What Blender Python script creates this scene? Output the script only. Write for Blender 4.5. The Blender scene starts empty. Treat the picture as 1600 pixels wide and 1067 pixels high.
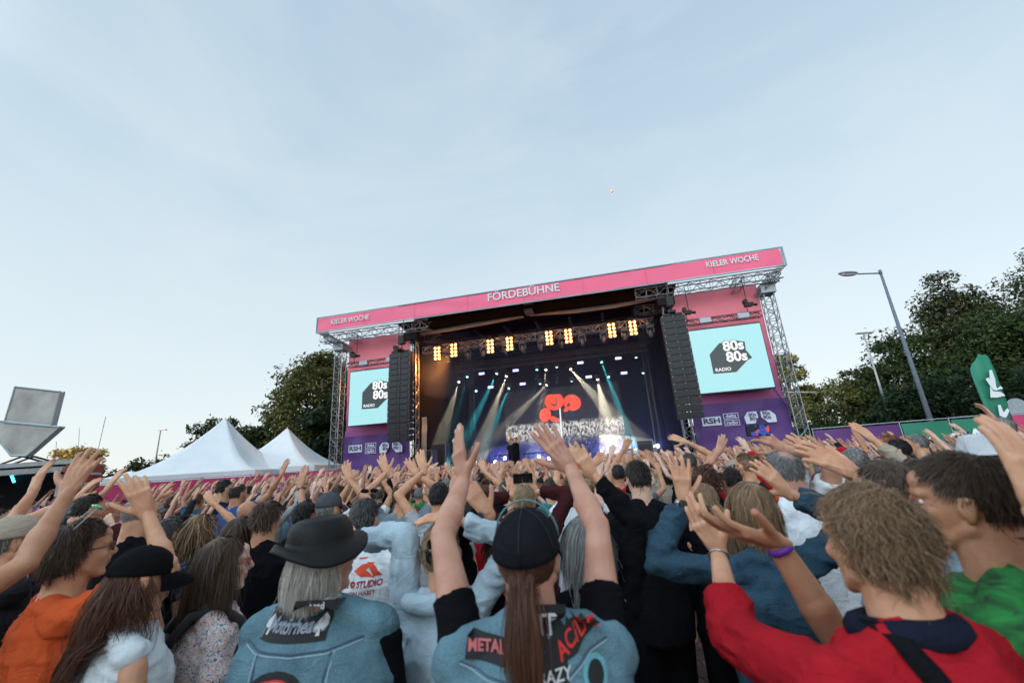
import bpy, bmesh, math, random, os
import numpy as np
from mathutils import Vector, Matrix, Quaternion
random.seed(7); rng = np.random.default_rng(11)
S = bpy.context.scene
COL = S.collection
R = math.radians

# ------------------------------------------------------------------ camera
F, PW, PH = 650.0, 1600.0, 1067.0
PITCH, ROLL, CAMH = R(16.15), R(3.8), 2.0
cam_d = bpy.data.cameras.new('camera'); cam = bpy.data.objects.new('camera', cam_d); COL.objects.link(cam)
S.camera = cam
cam_d.sensor_width = 36.0; cam_d.lens = 36.0 * F / PW
cam_d.clip_start = 0.02; cam_d.clip_end = 4000
_f = Vector((0, math.cos(PITCH), math.sin(PITCH))); _u0 = Vector((0, -math.sin(PITCH), math.cos(PITCH))); _r0 = Vector((1, 0, 0))
_r = _r0 * math.cos(ROLL) - _u0 * math.sin(ROLL); _u = _r0 * math.sin(ROLL) + _u0 * math.cos(ROLL)
M3 = Matrix((( _r.x, _u.x, -_f.x), (_r.y, _u.y, -_f.y), (_r.z, _u.z, -_f.z)))
cam.matrix_world = Matrix.Translation((0, 0, CAMH)) @ M3.to_4x4()
cam_d.dof.use_dof = True; cam_d.dof.focus_distance = 5.0; cam_d.dof.aperture_fstop = 2.2

# ------------------------------------------------------------------ sky and sun
SUN_EL, SUN_AZ = R(15), R(228)           # low evening sun, behind and to the left
W = bpy.data.worlds.new('World'); S.world = W; W.use_nodes = True
nt = W.node_tree; nt.nodes.clear()
out = nt.nodes.new('ShaderNodeOutputWorld'); bg = nt.nodes.new('ShaderNodeBackground')
sky = nt.nodes.new('ShaderNodeTexSky'); sky.sky_type = 'NISHITA'; sky.sun_disc = False
sky.sun_elevation = SUN_EL; sky.sun_rotation = SUN_AZ; sky.altitude = 10; sky.air_density = 0.9; sky.dust_density = 0.8; sky.ozone_density = 1.0
tc = nt.nodes.new('ShaderNodeTexCoord')
mp = nt.nodes.new('ShaderNodeMapping'); mp.inputs['Scale'].default_value = (1.2, 1.2, 3.5); mp.inputs['Rotation'].default_value = (0.1, 0.35, 0.5)
nz = nt.nodes.new('ShaderNodeTexNoise'); nz.inputs['Scale'].default_value = 1.4; nz.inputs['Detail'].default_value = 7; nz.inputs['Roughness'].default_value = 0.55; nz.inputs['Distortion'].default_value = 0.5
rp = nt.nodes.new('ShaderNodeMapRange'); rp.inputs[1].default_value = 0.38; rp.inputs[2].default_value = 0.75; rp.inputs[3].default_value = 0.0; rp.inputs[4].default_value = 0.45
mx = nt.nodes.new('ShaderNodeMix'); mx.data_type = 'RGBA'
mx.inputs['B'].default_value = (3.6, 3.95, 4.1, 1)      # thin high cloud
hs = nt.nodes.new('ShaderNodeHueSaturation'); hs.inputs['Saturation'].default_value = 1.05
# thin high haze: pale at the horizon, clearer blue overhead
sp_ = nt.nodes.new('ShaderNodeSeparateXYZ'); mx2 = nt.nodes.new('ShaderNodeMix'); mx2.data_type = 'RGBA'; mx2.inputs['Factor'].default_value = 0.88
vr = nt.nodes.new('ShaderNodeValToRGB'); ve = vr.color_ramp.elements; ve[0].position = 0.0; ve[0].color = (.402, .418, .405, 1); ve[1].position = 0.92; ve[1].color = (.192, .262, .330, 1)
for p_, c_ in ((.22, (.348, .396, .415, 1)), (.50, (.275, .340, .384, 1))): q_ = ve.new(p_); q_.color = c_
vs_ = nt.nodes.new('ShaderNodeVectorMath'); vs_.operation = 'SCALE'; vs_.inputs['Scale'].default_value = 10.0
L = nt.links.new
L(tc.outputs['Generated'], mp.inputs[0]); L(mp.outputs[0], nz.inputs['Vector']); L(nz.outputs['Fac'], rp.inputs[0])
L(sky.outputs[0], hs.inputs['Color'])
L(tc.outputs['Generated'], sp_.inputs[0]); L(sp_.outputs['Z'], vr.inputs[0]); L(vr.outputs[0], vs_.inputs[0]); L(vs_.outputs[0], mx2.inputs['B'])
L(hs.outputs[0], mx2.inputs['A']); L(mx2.outputs['Result'], mx.inputs['A']); L(rp.outputs[0], mx.inputs['Factor'])
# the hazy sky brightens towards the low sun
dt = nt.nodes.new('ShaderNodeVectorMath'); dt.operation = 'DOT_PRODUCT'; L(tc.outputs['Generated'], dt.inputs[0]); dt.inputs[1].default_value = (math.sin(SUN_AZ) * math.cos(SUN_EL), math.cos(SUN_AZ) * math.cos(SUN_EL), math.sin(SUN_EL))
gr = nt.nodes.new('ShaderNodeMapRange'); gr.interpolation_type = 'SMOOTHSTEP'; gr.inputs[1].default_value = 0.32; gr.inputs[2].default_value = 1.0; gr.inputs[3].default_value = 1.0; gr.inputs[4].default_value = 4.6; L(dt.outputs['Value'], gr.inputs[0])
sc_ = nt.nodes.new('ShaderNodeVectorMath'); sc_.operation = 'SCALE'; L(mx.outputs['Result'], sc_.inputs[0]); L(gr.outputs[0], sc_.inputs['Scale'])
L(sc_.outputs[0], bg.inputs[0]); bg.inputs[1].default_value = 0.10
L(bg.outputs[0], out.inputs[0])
sd = bpy.data.lights.new('sun', 'SUN'); sd.energy = 2.6; sd.angle = R(0.5); sd.color = (1.0, 0.80, 0.55)
sun = bpy.data.objects.new('sun', sd); COL.objects.link(sun)
SUNV = Vector((math.sin(SUN_AZ) * math.cos(SUN_EL), math.cos(SUN_AZ) * math.cos(SUN_EL), math.sin(SUN_EL)))
sun.rotation_euler = SUNV.to_track_quat('Z', 'Y').to_euler()
S.view_settings.view_transform = 'Standard'; S.view_settings.look = 'None'; S.view_settings.gamma = 1; S.view_settings.use_curve_mapping = False
S.view_settings.exposure = 1.2
S.render.engine = 'CYCLES'
S.cycles.max_bounces = 6; S.cycles.diffuse_bounces = 3; S.cycles.glossy_bounces = 2; S.cycles.transparent_max_bounces = 12; S.cycles.volume_bounces = 0

# ------------------------------------------------------------------ placing helpers
def ray(u, v):
    return _f * F + _r * (u - PW / 2) - _u * (v - PH / 2)
def at(u, v, y=None, z=None):
    d = ray(u, v); o = Vector((0, 0, CAMH))
    t = (y / d.y) if y is not None else ((z - CAMH) / d.z)
    return o + d * t
def proj(P):
    q = Vector(P) - Vector((0, 0, CAMH)); w = q.dot(_f)
    return PW / 2 + F * q.dot(_r) / w, PH / 2 - F * q.dot(_u) / w

# ------------------------------------------------------------------ object helpers
def tag(o, label=None, cat=None, group=None, kind=None):
    if label: o['label'] = label
    if cat: o['category'] = cat
    if group: o['group'] = group
    if kind: o['kind'] = kind
    return o
def empty(name, loc=(0, 0, 0), rz=0, parent=None):
    o = bpy.data.objects.new(name, None); COL.objects.link(o); o.location = loc; o.rotation_euler = (0, 0, rz)
    o.empty_display_size = 0.1
    if parent: o.parent = parent
    return o
def link(name, me, mats, parent=None, loc=None, M=None):
    o = bpy.data.objects.new(name, me); COL.objects.link(o)
    if mats is not None:
        if not isinstance(mats, (list, tuple)): mats = [mats]
        if len(me.materials) == 0:
            for m in mats: me.materials.append(m)
        else:
            for i, m in enumerate(mats):
                if me.materials[i] is not m:
                    o.material_slots[i].link = 'OBJECT'; o.material_slots[i].material = m
    if parent: o.parent = parent
    if M is not None: o.matrix_local = M
    elif loc is not None: o.location = loc
    return o

class MB:
    """collects verts / faces / material indices"""
    def __init__(s): s.v = []; s.f = []; s.m = []
    def add(s, vs, fs, mi=0):
        b = len(s.v); s.v.extend([tuple(x) for x in vs]); s.f.extend([tuple(b + i for i in f) for f in fs]); s.m.extend([mi] * len(fs)); return s
    def box(s, c, d, mi=0, rot=None):
        x, y, z = d[0] / 2, d[1] / 2, d[2] / 2
        vs = [Vector(p) for p in ((-x,-y,-z),(x,-y,-z),(x,y,-z),(-x,y,-z),(-x,-y,z),(x,-y,z),(x,y,z),(-x,y,z))]
        if rot is not None: vs = [rot @ p for p in vs]
        c = Vector(c)
        return s.add([p + c for p in vs], [(0,3,2,1),(4,5,6,7),(0,1,5,4),(1,2,6,5),(2,3,7,6),(3,0,4,7)], mi)
    def bbox(s, a, b, mi=0):
        return s.box([(a[i] + b[i]) / 2 for i in range(3)], [abs(b[i] - a[i]) for i in range(3)], mi)
    def tube(s, p0, p1, r0, r1=None, n=8, mi=0, caps=True):
        p0 = Vector(p0); p1 = Vector(p1); r1 = r0 if r1 is None else r1
        d = (p1 - p0)
        if d.length < 1e-9: return s
        q = d.to_track_quat('Z', 'Y'); X = q @ Vector((1,0,0)); Y = q @ Vector((0,1,0))
        vs = []
        for p, r in ((p0, r0), (p1, r1)):
            for k in range(n):
                a = 2 * math.pi * k / n; vs.append(p + X * (r * math.cos(a)) + Y * (r * math.sin(a)))
        fs = [(k, (k + 1) % n, n + (k + 1) % n, n + k) for k in range(n)]
        if caps: fs += [tuple(range(n))[::-1], tuple(range(n, 2 * n))]
        return s.add(vs, fs, mi)
    def path(s, pts, rad, n=6, mi=0):
        pts = [Vector(p) for p in pts]; m = len(pts)
        if not isinstance(rad, (list, tuple)): rad = [rad] * m
        prev = None; vs = []
        for i, p in enumerate(pts):
            t = (pts[min(i + 1, m - 1)] - pts[max(i - 1, 0)]).normalized()
            if prev is None:
                X = t.orthogonal().normalized()
            else:
                X = (prev - t * prev.dot(t)); X = X.normalized() if X.length > 1e-6 else t.orthogonal().normalized()
            prev = X; Y = t.cross(X)
            for k in range(n):
                a = 2 * math.pi * k / n; vs.append(p + (X * math.cos(a) + Y * math.sin(a)) * rad[i])
        fs = []
        for i in range(m - 1):
            for k in range(n):
                a = i * n + k; b = i * n + (k + 1) % n; fs.append((a, b, b + n, a + n))
        fs += [tuple(range(n))[::-1], tuple(range((m - 1) * n, m * n))]
        return s.add(vs, fs, mi)
    def lathe(s, prof, n=24, mi=0, M=None, sx=1, sy=1):
        vs = []
        for (r, z) in prof:
            for k in range(n):
                a = 2 * math.pi * k / n; p = Vector((r * math.cos(a) * sx, r * math.sin(a) * sy, z)); vs.append(M @ p if M is not None else p)
        fs = []
        for i in range(len(prof) - 1):
            for k in range(n):
                a = i * n + k; b = i * n + (k + 1) % n; fs.append((a, b, b + n, a + n))
        if prof[0][0] > 1e-5: fs.append(tuple(range(n))[::-1])
        if prof[-1][0] > 1e-5: fs.append(tuple(range((len(prof) - 1) * n, len(prof) * n)))
        return s.add(vs, fs, mi)
    def ell(s, c, r, n=16, m=10, mi=0, rot=None):
        vs = []; c = Vector(c)
        for i in range(m + 1):
            t = math.pi * i / m
            for k in range(n):
                a = 2 * math.pi * k / n
                p = Vector((r[0] * math.sin(t) * math.cos(a), r[1] * math.sin(t) * math.sin(a), -r[2] * math.cos(t)))
                if rot is not None: p = rot @ p
                vs.append(c + p)
        fs = []
        for i in range(m):
            for k in range(n):
                a = i * n + k; b = i * n + (k + 1) % n; fs.append((a, b, b + n, a + n))
        return s.add(vs, fs, mi)
    def cap(s, p0, p1, r0, r1, flat=1.0, ref=None, n=14, mi=0):
        """tapered capsule; flat squeezes it along ref"""
        p0 = Vector(p0); p1 = Vector(p1); d = p1 - p0; Ln = max(d.length, 1e-6); Z = d / Ln
        if ref is None: Y = Z.orthogonal().normalized()
        else:
            ref = Vector(ref); Y = ref - Z * ref.dot(Z); Y = Y.normalized() if Y.length > 1e-5 else Z.orthogonal().normalized()
        X = Y.cross(Z); rows = []
        for k in range(5): a = -math.pi / 2 + (math.pi / 2) * k / 4; rows.append((r0 * math.sin(a), r0 * math.cos(a)))
        for k in range(5): a = (math.pi / 2) * k / 4; rows.append((Ln + r1 * math.sin(a), r1 * math.cos(a)))
        vs = []
        for (h, r) in rows:
            for k in range(n):
                a = 2 * math.pi * k / n; vs.append(p0 + Z * h + X * (r * math.cos(a)) + Y * (r * flat * math.sin(a)))
        fs = []
        for i in range(len(rows) - 1):
            for k in range(n):
                a = i * n + k; b = i * n + (k + 1) % n; fs.append((a, b, b + n, a + n))
        return s.add(vs, fs, mi)
    def loft(s, rings, n=20, mi=0, power=1.0):
        """rings: (center, rx, ry) with horizontal sections"""
        vs = []
        for (c, rx, ry) in rings:
            for k in range(n):
                a = 2 * math.pi * k / n; ca, sa = math.cos(a), math.sin(a)
                ca = math.copysign(abs(ca) ** power, ca); sa = math.copysign(abs(sa) ** power, sa)
                vs.append((c[0] + rx * ca, c[1] + ry * sa, c[2]))
        fs = []
        for i in range(len(rings) - 1):
            for k in range(n):
                a = i * n + k; b = i * n + (k + 1) % n; fs.append((a, b, b + n, a + n))
        fs += [tuple(range(n))[::-1], tuple(range((len(rings) - 1) * n, len(rings) * n))]
        return s.add(vs, fs, mi)
    def mesh(s, name, smooth=False):
        me = bpy.data.meshes.new(name); me.from_pydata(s.v, [], s.f)
        if s.m and max(s.m) > 0: me.polygons.foreach_set('material_index', s.m)
        if smooth: me.polygons.foreach_set('use_smooth', [True] * len(s.f))
        me.update(); return me
    def build(s, name, mats, parent=None, smooth=False, loc=None, M=None):
        me = s.mesh(name, False)
        if smooth: me.polygons.foreach_set('use_smooth', [True] * len(s.f))
        o = link(name, me, mats, parent, loc, M)
        return o

def hsh(a):
    a = np.sin(a[..., 0] * 127.1 + a[..., 1] * 311.7 + a[..., 2] * 74.7) * 43758.5453
    return a - np.floor(a)
def vnoise(p):
    i = np.floor(p); f = p - i; f = f * f * (3 - 2 * f); r = 0
    for dx in (0, 1):
        for dy in (0, 1):
            for dz in (0, 1):
                w = (f[..., 0] if dx else 1 - f[..., 0]) * (f[..., 1] if dy else 1 - f[..., 1]) * (f[..., 2] if dz else 1 - f[..., 2])
                r = r + w * hsh(i + np.array([dx, dy, dz]))
    return r * 2 - 1
def fbm(p, o=3):
    r = 0; a = 1.0
    for k in range(o): r = r + a * vnoise(p + 17.3 * k); p = p * 2.03; a *= 0.5
    return r
def np_mesh(name, V, Q, smooth=True, T=None):
    me = bpy.data.meshes.new(name); me.vertices.add(len(V)); me.vertices.foreach_set('co', np.asarray(V, np.float32).ravel())
    Q = np.asarray(Q, np.int32).reshape(-1, 4); nq = len(Q); T = np.zeros((0, 3), np.int32) if T is None else np.asarray(T, np.int32).reshape(-1, 3)
    me.loops.add(nq * 4 + len(T) * 3); me.polygons.add(nq + len(T)); me.loops.foreach_set('vertex_index', np.concatenate([Q.ravel(), T.ravel()]))
    me.polygons.foreach_set('loop_start', np.concatenate([np.arange(nq) * 4, nq * 4 + np.arange(len(T)) * 3]).astype(np.int32))
    if smooth: me.polygons.foreach_set('use_smooth', np.ones(nq + len(T), bool))
    me.update(calc_edges=True); return me
def get_co(me):
    a = np.empty(len(me.vertices) * 3, np.float32); me.vertices.foreach_get('co', a); return a.reshape(-1, 3).astype(np.float64)
def set_co(me, a):
    me.vertices.foreach_set('co', a.astype(np.float32).ravel()); me.update()

# ------------------------------------------------------------------ materials
MATS = {}
def nodes(m):
    m.use_nodes = True; return m.node_tree, m.node_tree.nodes['Principled BSDF']
def mat(name, col, rough=0.6, metal=0.0, var=0.12, scale=8.0, bump=0.0, bscale=60.0, emit=None, estr=0.0, spec=0.5, coat=0.0, sheen=0.0, trans=0.0):
    if name in MATS: return MATS[name]
    m = bpy.data.materials.new(name); t, b = nodes(m); N = t.nodes.new; K = t.links.new
    b.inputs['Roughness'].default_value = rough; b.inputs['Metallic'].default_value = metal
    b.inputs['Specular IOR Level'].default_value = spec; b.inputs['Coat Weight'].default_value = coat; b.inputs['Sheen Weight'].default_value = sheen
    b.inputs['Base Color'].default_value = (*col, 1)
    tcn = N('ShaderNodeTexCoord')
    if var > 0:
        n1 = N('ShaderNodeTexNoise'); n1.inputs['Scale'].default_value = scale; n1.inputs['Detail'].default_value = 5
        K(tcn.outputs['Object'], n1.inputs['Vector'])
        r = N('ShaderNodeMapRange'); r.inputs[1].default_value = 0.3; r.inputs[2].default_value = 0.7; r.inputs[3].default_value = 1 - var; r.inputs[4].default_value = 1 + var
        K(n1.outputs['Fac'], r.inputs[0])
        v = N('ShaderNodeVectorMath'); v.operation = 'SCALE'; v.inputs[0].default_value = col; K(r.outputs[0], v.inputs['Scale'])
        K(v.outputs[0], b.inputs['Base Color'])
        r2 = N('ShaderNodeMapRange'); r2.inputs[1].default_value = 0.3; r2.inputs[2].default_value = 0.7; r2.inputs[3].default_value = max(0, rough - 0.08); r2.inputs[4].default_value = min(1, rough + 0.08)
        K(n1.outputs['Fac'], r2.inputs[0]); K(r2.outputs[0], b.inputs['Roughness'])
    if bump > 0:
        n2 = N('ShaderNodeTexNoise'); n2.inputs['Scale'].default_value = bscale; n2.inputs['Detail'].default_value = 3
        K(tcn.outputs['Object'], n2.inputs['Vector'])
        bp = N('ShaderNodeBump'); bp.inputs['Strength'].default_value = bump; bp.inputs['Distance'].default_value = 0.01
        K(n2.outputs['Fac'], bp.inputs['Height']); K(bp.outputs[0], b.inputs['Normal'])
    if emit: b.inputs['Emission Color'].default_value = (*emit, 1); b.inputs['Emission Strength'].default_value = estr
    if trans: b.inputs['Transmission Weight'].default_value = trans
    MATS[name] = m; return m
def fabric(name, col, bump=0.25, var=0.10, rough=.9):
    """woven cloth: weave, creases and slight wear as relief and tone"""
    nm = 'fabric_' + name
    if nm in MATS: return MATS[nm]
    m = bpy.data.materials.new(nm); t, b = nodes(m); N = t.nodes.new; K = t.links.new
    b.inputs['Roughness'].default_value = rough; b.inputs['Specular IOR Level'].default_value = .08
    tcn = N('ShaderNodeTexCoord'); n1 = N('ShaderNodeTexNoise'); n1.inputs['Scale'].default_value = 9; n1.inputs['Detail'].default_value = 6; K(tcn.outputs['Object'], n1.inputs['Vector'])
    r = N('ShaderNodeMapRange'); r.inputs[1].default_value = .3; r.inputs[2].default_value = .7; r.inputs[3].default_value = 1 - var; r.inputs[4].default_value = 1 + var; K(n1.outputs['Fac'], r.inputs[0])
    wv = N('ShaderNodeTexNoise'); wv.inputs['Scale'].default_value = 420; wv.inputs['Detail'].default_value = 2; K(tcn.outputs['Object'], wv.inputs['Vector'])
    r2 = N('ShaderNodeMapRange'); r2.inputs[1].default_value = .3; r2.inputs[2].default_value = .7; r2.inputs[3].default_value = 1 - var * 1.6; r2.inputs[4].default_value = 1 + var * 1.6; K(wv.outputs['Fac'], r2.inputs[0])
    mm = N('ShaderNodeMath'); mm.operation = 'MULTIPLY'; K(r.outputs[0], mm.inputs[0]); K(r2.outputs[0], mm.inputs[1])
    v = N('ShaderNodeVectorMath'); v.operation = 'SCALE'; v.inputs[0].default_value = col; K(mm.outputs[0], v.inputs['Scale']); K(v.outputs[0], b.inputs['Base Color'])
    mpn = N('ShaderNodeMapping'); mpn.inputs['Scale'].default_value = (1, 1, 1.9); mpn.inputs['Rotation'].default_value = (.4, .5, .2); K(tcn.outputs['Object'], mpn.inputs[0])
    cr = N('ShaderNodeTexNoise'); cr.inputs['Scale'].default_value = 6.5; cr.inputs['Detail'].default_value = 3; cr.inputs['Distortion'].default_value = 1.6; K(mpn.outputs[0], cr.inputs['Vector'])
    ab = N('ShaderNodeMath'); ab.operation = 'SUBTRACT'; K(cr.outputs['Fac'], ab.inputs[0]); ab.inputs[1].default_value = .5; a2 = N('ShaderNodeMath'); a2.operation = 'ABSOLUTE'; K(ab.outputs[0], a2.inputs[0])
    a3 = N('ShaderNodeMath'); a3.operation = 'POWER'; K(a2.outputs[0], a3.inputs[0]); a3.inputs[1].default_value = .6
    b1 = N('ShaderNodeBump'); b1.inputs['Strength'].default_value = .6; b1.inputs['Distance'].default_value = .014; b1.invert = True; K(a3.outputs[0], b1.inputs['Height'])
    b2 = N('ShaderNodeBump'); b2.inputs['Strength'].default_value = bump; b2.inputs['Distance'].default_value = .003; K(wv.outputs['Fac'], b2.inputs['Height']); K(b1.outputs[0], b2.inputs['Normal']); K(b2.outputs[0], b.inputs['Normal'])
    MATS[nm] = m; return m

BLACKM = mat('black_metal', (0.012, 0.012, 0.014), 0.5, 0.3, 0.2)
ALU = mat('truss_aluminium', (0.30, 0.32, 0.34), 0.42, 0.75, 0.18, 3)
DTRUSS = mat('dark_truss', (0.10, 0.10, 0.10), 0.5, 0.6, 0.2)
STEEL = mat('galvanised_steel', (0.34, 0.37, 0.40), 0.45, 0.6, 0.15, 5)
WHITE = mat('white_print', (0.80, 0.82, 0.84), 0.7, var=0.03)
WHITEP = mat('white_paint', (0.72, 0.73, 0.74), 0.5, var=0.06)
BLACKC = mat('black_stage_cloth', (0.004, 0.004, 0.0045), 0.98, var=0.3, scale=2, spec=0.05)

def txt(s, size, m, parent, loc, rot=(R(90), 0, 0), bold=0.0, sx=1.0, align='CENTER', name='lettering', ext=0.004, shear=0.0):
    c = bpy.data.curves.new('t', 'FONT'); c.body = s; c.size = size; c.align_x = align; c.align_y = 'CENTER'; c.offset = bold * size; c.extrude = ext; c.shear = shear; c.resolution_u = 3
    o = bpy.data.objects.new('t', c); COL.objects.link(o)
    me = bpy.data.meshes.new_from_object(o.evaluated_get(bpy.context.evaluated_depsgraph_get()))
    bpy.data.objects.remove(o); bpy.data.curves.remove(c)
    me.materials.clear()
    o = link(name, me, m, parent)
    o.matrix_local = Matrix.Translation(loc) @ (Matrix.Rotation(rot[2], 4, 'Z') @ Matrix.Rotation(rot[1], 4, 'Y') @ Matrix.Rotation(rot[0], 4, 'X')) @ Matrix.Diagonal((sx, 1, 1, 1))
    return o
# ------------------------------------------------------------------ ground
def ground_mat():
    m = bpy.data.materials.new('asphalt'); t, b = nodes(m); N = t.nodes.new; K = t.links.new
    tcn = N('ShaderNodeTexCoord'); n = N('ShaderNodeTexNoise'); n.inputs['Scale'].default_value = 0.6; n.inputs['Detail'].default_value = 8; K(tcn.outputs['Object'], n.inputs['Vector'])
    r = N('ShaderNodeValToRGB'); r.color_ramp.elements[0].color = (0.035, 0.033, 0.034, 1); r.color_ramp.elements[1].color = (0.075, 0.068, 0.066, 1)
    K(n.outputs['Fac'], r.inputs[0]); K(r.outputs[0], b.inputs['Base Color']); b.inputs['Roughness'].default_value = 0.9
    return m
g = MB(); g.box((0, 600, -0.06), (4000, 3000, 0.1)); g.build('ground', ground_mat(), None)['kind'] = 'structure'
# clinker paving square: bedding plus individual pavers in the gap that the photograph shows
pv = MB(); pv.box((2, 12, 0.0), (44, 30, 0.02)); paving = pv.build('paving', None, None); paving['kind'] = 'structure'
def paver_mat(name, tiled):
    m = bpy.data.materials.new(name); t, b = nodes(m); N = t.nodes.new; K = t.links.new
    tcn = N('ShaderNodeTexCoord')
    r = N('ShaderNodeValToRGB'); r.color_ramp.elements[0].color = (0.075, 0.040, 0.032, 1); r.color_ramp.elements[1].color = (0.16, 0.095, 0.075, 1)
    if tiled:
        br = N('ShaderNodeTexBrick'); br.inputs['Scale'].default_value = 1.0; br.inputs['Brick Width'].default_value = 0.21; br.inputs['Row Height'].default_value = 0.105; br.inputs['Mortar Size'].default_value = 0.006
        br.inputs['Color1'].default_value = (0.10, 0.055, 0.043, 1); br.inputs['Color2'].default_value = (0.145, 0.085, 0.068, 1); br.inputs['Mortar'].default_value = (0.03, 0.027, 0.025, 1)
        K(tcn.outputs['Object'], br.inputs['Vector']); K(br.outputs['Color'], b.inputs['Base Color'])
    else:
        oi = N('ShaderNodeObjectInfo'); K(oi.outputs['Random'], r.inputs[0])
        n = N('ShaderNodeTexNoise'); n.inputs['Scale'].default_value = 30; K(tcn.outputs['Object'], n.inputs['Vector'])
        mm = N('ShaderNodeMix'); mm.data_type = 'RGBA'; mm.blend_type = 'MULTIPLY'; mm.inputs['Factor'].default_value = 0.5; K(r.outputs[0], mm.inputs['A']); K(n.outputs['Fac'], mm.inputs['B']); K(mm.outputs['Result'], b.inputs['Base Color'])
        bp = N('ShaderNodeBump'); bp.inputs['Strength'].default_value = 0.4; bp.inputs['Distance'].default_value = 0.004; K(n.outputs['Fac'], bp.inputs['Height']); K(bp.outputs[0], b.inputs['Normal'])
    b.inputs['Roughness'].default_value = 0.85
    return m
paving.data.materials.append(paver_mat('clinker_far', True))
PAVM = paver_mat('clinker', False)
pm = MB(); a_, b_, h_ = 0.102, 0.049, 0.03
pm.add([(-a_,-b_,0),(a_,-b_,0),(a_,b_,0),(-a_,b_,0),(-a_,-b_,h_-.004),(a_,-b_,h_-.004),(a_,b_,h_-.004),(-a_,b_,h_-.004),(-a_+.005,-b_+.005,h_),(a_-.005,-b_+.005,h_),(a_-.005,b_-.005,h_),(-a_+.005,b_-.005,h_)],
       [(0,1,5,4),(1,2,6,5),(2,3,7,6),(3,0,4,7),(4,5,9,8),(5,6,10,9),(6,7,11,10),(7,4,8,11),(8,9,10,11)])
pme = pm.mesh('paver'); pme.materials.append(PAVM)
n_ = 0
for j in range(34):
    yy = 1.55 + j * 0.106
    for i in range(-3, 16):
        xx = 0.45 + i * 0.212 + (0.106 if j % 2 else 0)
        u, v = proj((xx, yy, 0))
        if 1030 < u < 1160 and 850 < v < 1110 and n_ < 300:
            o = link('paver', pme, None, paving); n_ += 1
            o.location = (xx, yy, 0.010 + random.uniform(-.002, .002)); o.rotation_euler = (random.uniform(-.01, .01), random.uniform(-.01, .01), random.uniform(-.012, .012))

# ------------------------------------------------------------------ unseen block of flats, added behind the camera to throw shade over the square
def flats(loc, rz, w, d, h, label):
    e = empty('shade_block', loc, rz); tag(e, label, 'building')
    m = MB(); m.bbox((-w/2, -d/2, 0), (w/2, d/2, h)); m.build('wall', mat('plaster', (0.42, 0.38, 0.33), 0.9), e)
    m = MB(); m.bbox((-w/2-.3, -d/2-.3, h), (w/2+.3, d/2+.3, h+.5)); m.build('roof', mat('roof_felt', (0.06, 0.06, 0.065), 0.9), e)
    wm = MB(); wm.box((0,0,0), (1.5, .12, 1.5)); me = wm.mesh('window'); me.materials.append(mat('window_glass', (0.05, 0.07, 0.09), 0.1, var=0))
    for r_ in range(int(h // 4)):
        for c in range(int(w // 6)):
            o = link('window', me, None, e); o.location = (-w/2 + 3 + c * 6, d/2 + .02, 2.2 + r_ * 4)
flats((-48, -30, 0), R(-38), 66, 12, 31, 'unseen plaster block of flats added behind the crowd to shade it')

# ------------------------------------------------------------------ trees
def leaf_mat(name, c0, c1):
    m = bpy.data.materials.new(name); t, b = nodes(m); N = t.nodes.new; K = t.links.new
    gm = N('ShaderNodeNewGeometry'); r = N('ShaderNodeValToRGB'); r.color_ramp.elements[0].color = (*c0, 1); r.color_ramp.elements[1].color = (*c1, 1)
    K(gm.outputs['Random Per Island'], r.inputs[0]); K(r.outputs[0], b.inputs['Base Color'])
    b.inputs['Roughness'].default_value = 0.6; b.inputs['Specular IOR Level'].default_value = 0.25
    tr = N('ShaderNodeBsdfTranslucent'); K(r.outputs[0], tr.inputs[0]); ms = N('ShaderNodeMixShader'); ms.inputs[0].default_value = 0.28
    K(b.outputs[0], ms.inputs[1]); K(tr.outputs[0], ms.inputs[2]); K(ms.outputs[0], t.nodes['Material Output'].inputs[0])
    return m
LEAFD = leaf_mat('leaves_dark_green', (0.005, 0.015, 0.005), (0.022, 0.043, 0.012))
LEAFG = leaf_mat('leaves_green', (0.014, 0.026, 0.007), (0.075, 0.085, 0.022))
LEAFC = leaf_mat('leaves_copper', (0.007, 0.013, 0.005), (0.026, 0.036, 0.013))
LEAFY = leaf_mat('leaves_sun_gold', (0.16, 0.12, 0.03), (0.40, 0.28, 0.07))  # low sun's gold put into the leaf colour
LEAFM = leaf_mat('leaves_green_sun_gilt', (0.030, 0.042, 0.012), (0.17, 0.155, 0.038))  # green leaves with the evening sun's gold mixed into their colour
BARK = mat('bark', (0.07, 0.055, 0.045), 0.95, var=0.35, scale=6, bump=0.6, bscale=12)
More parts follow.
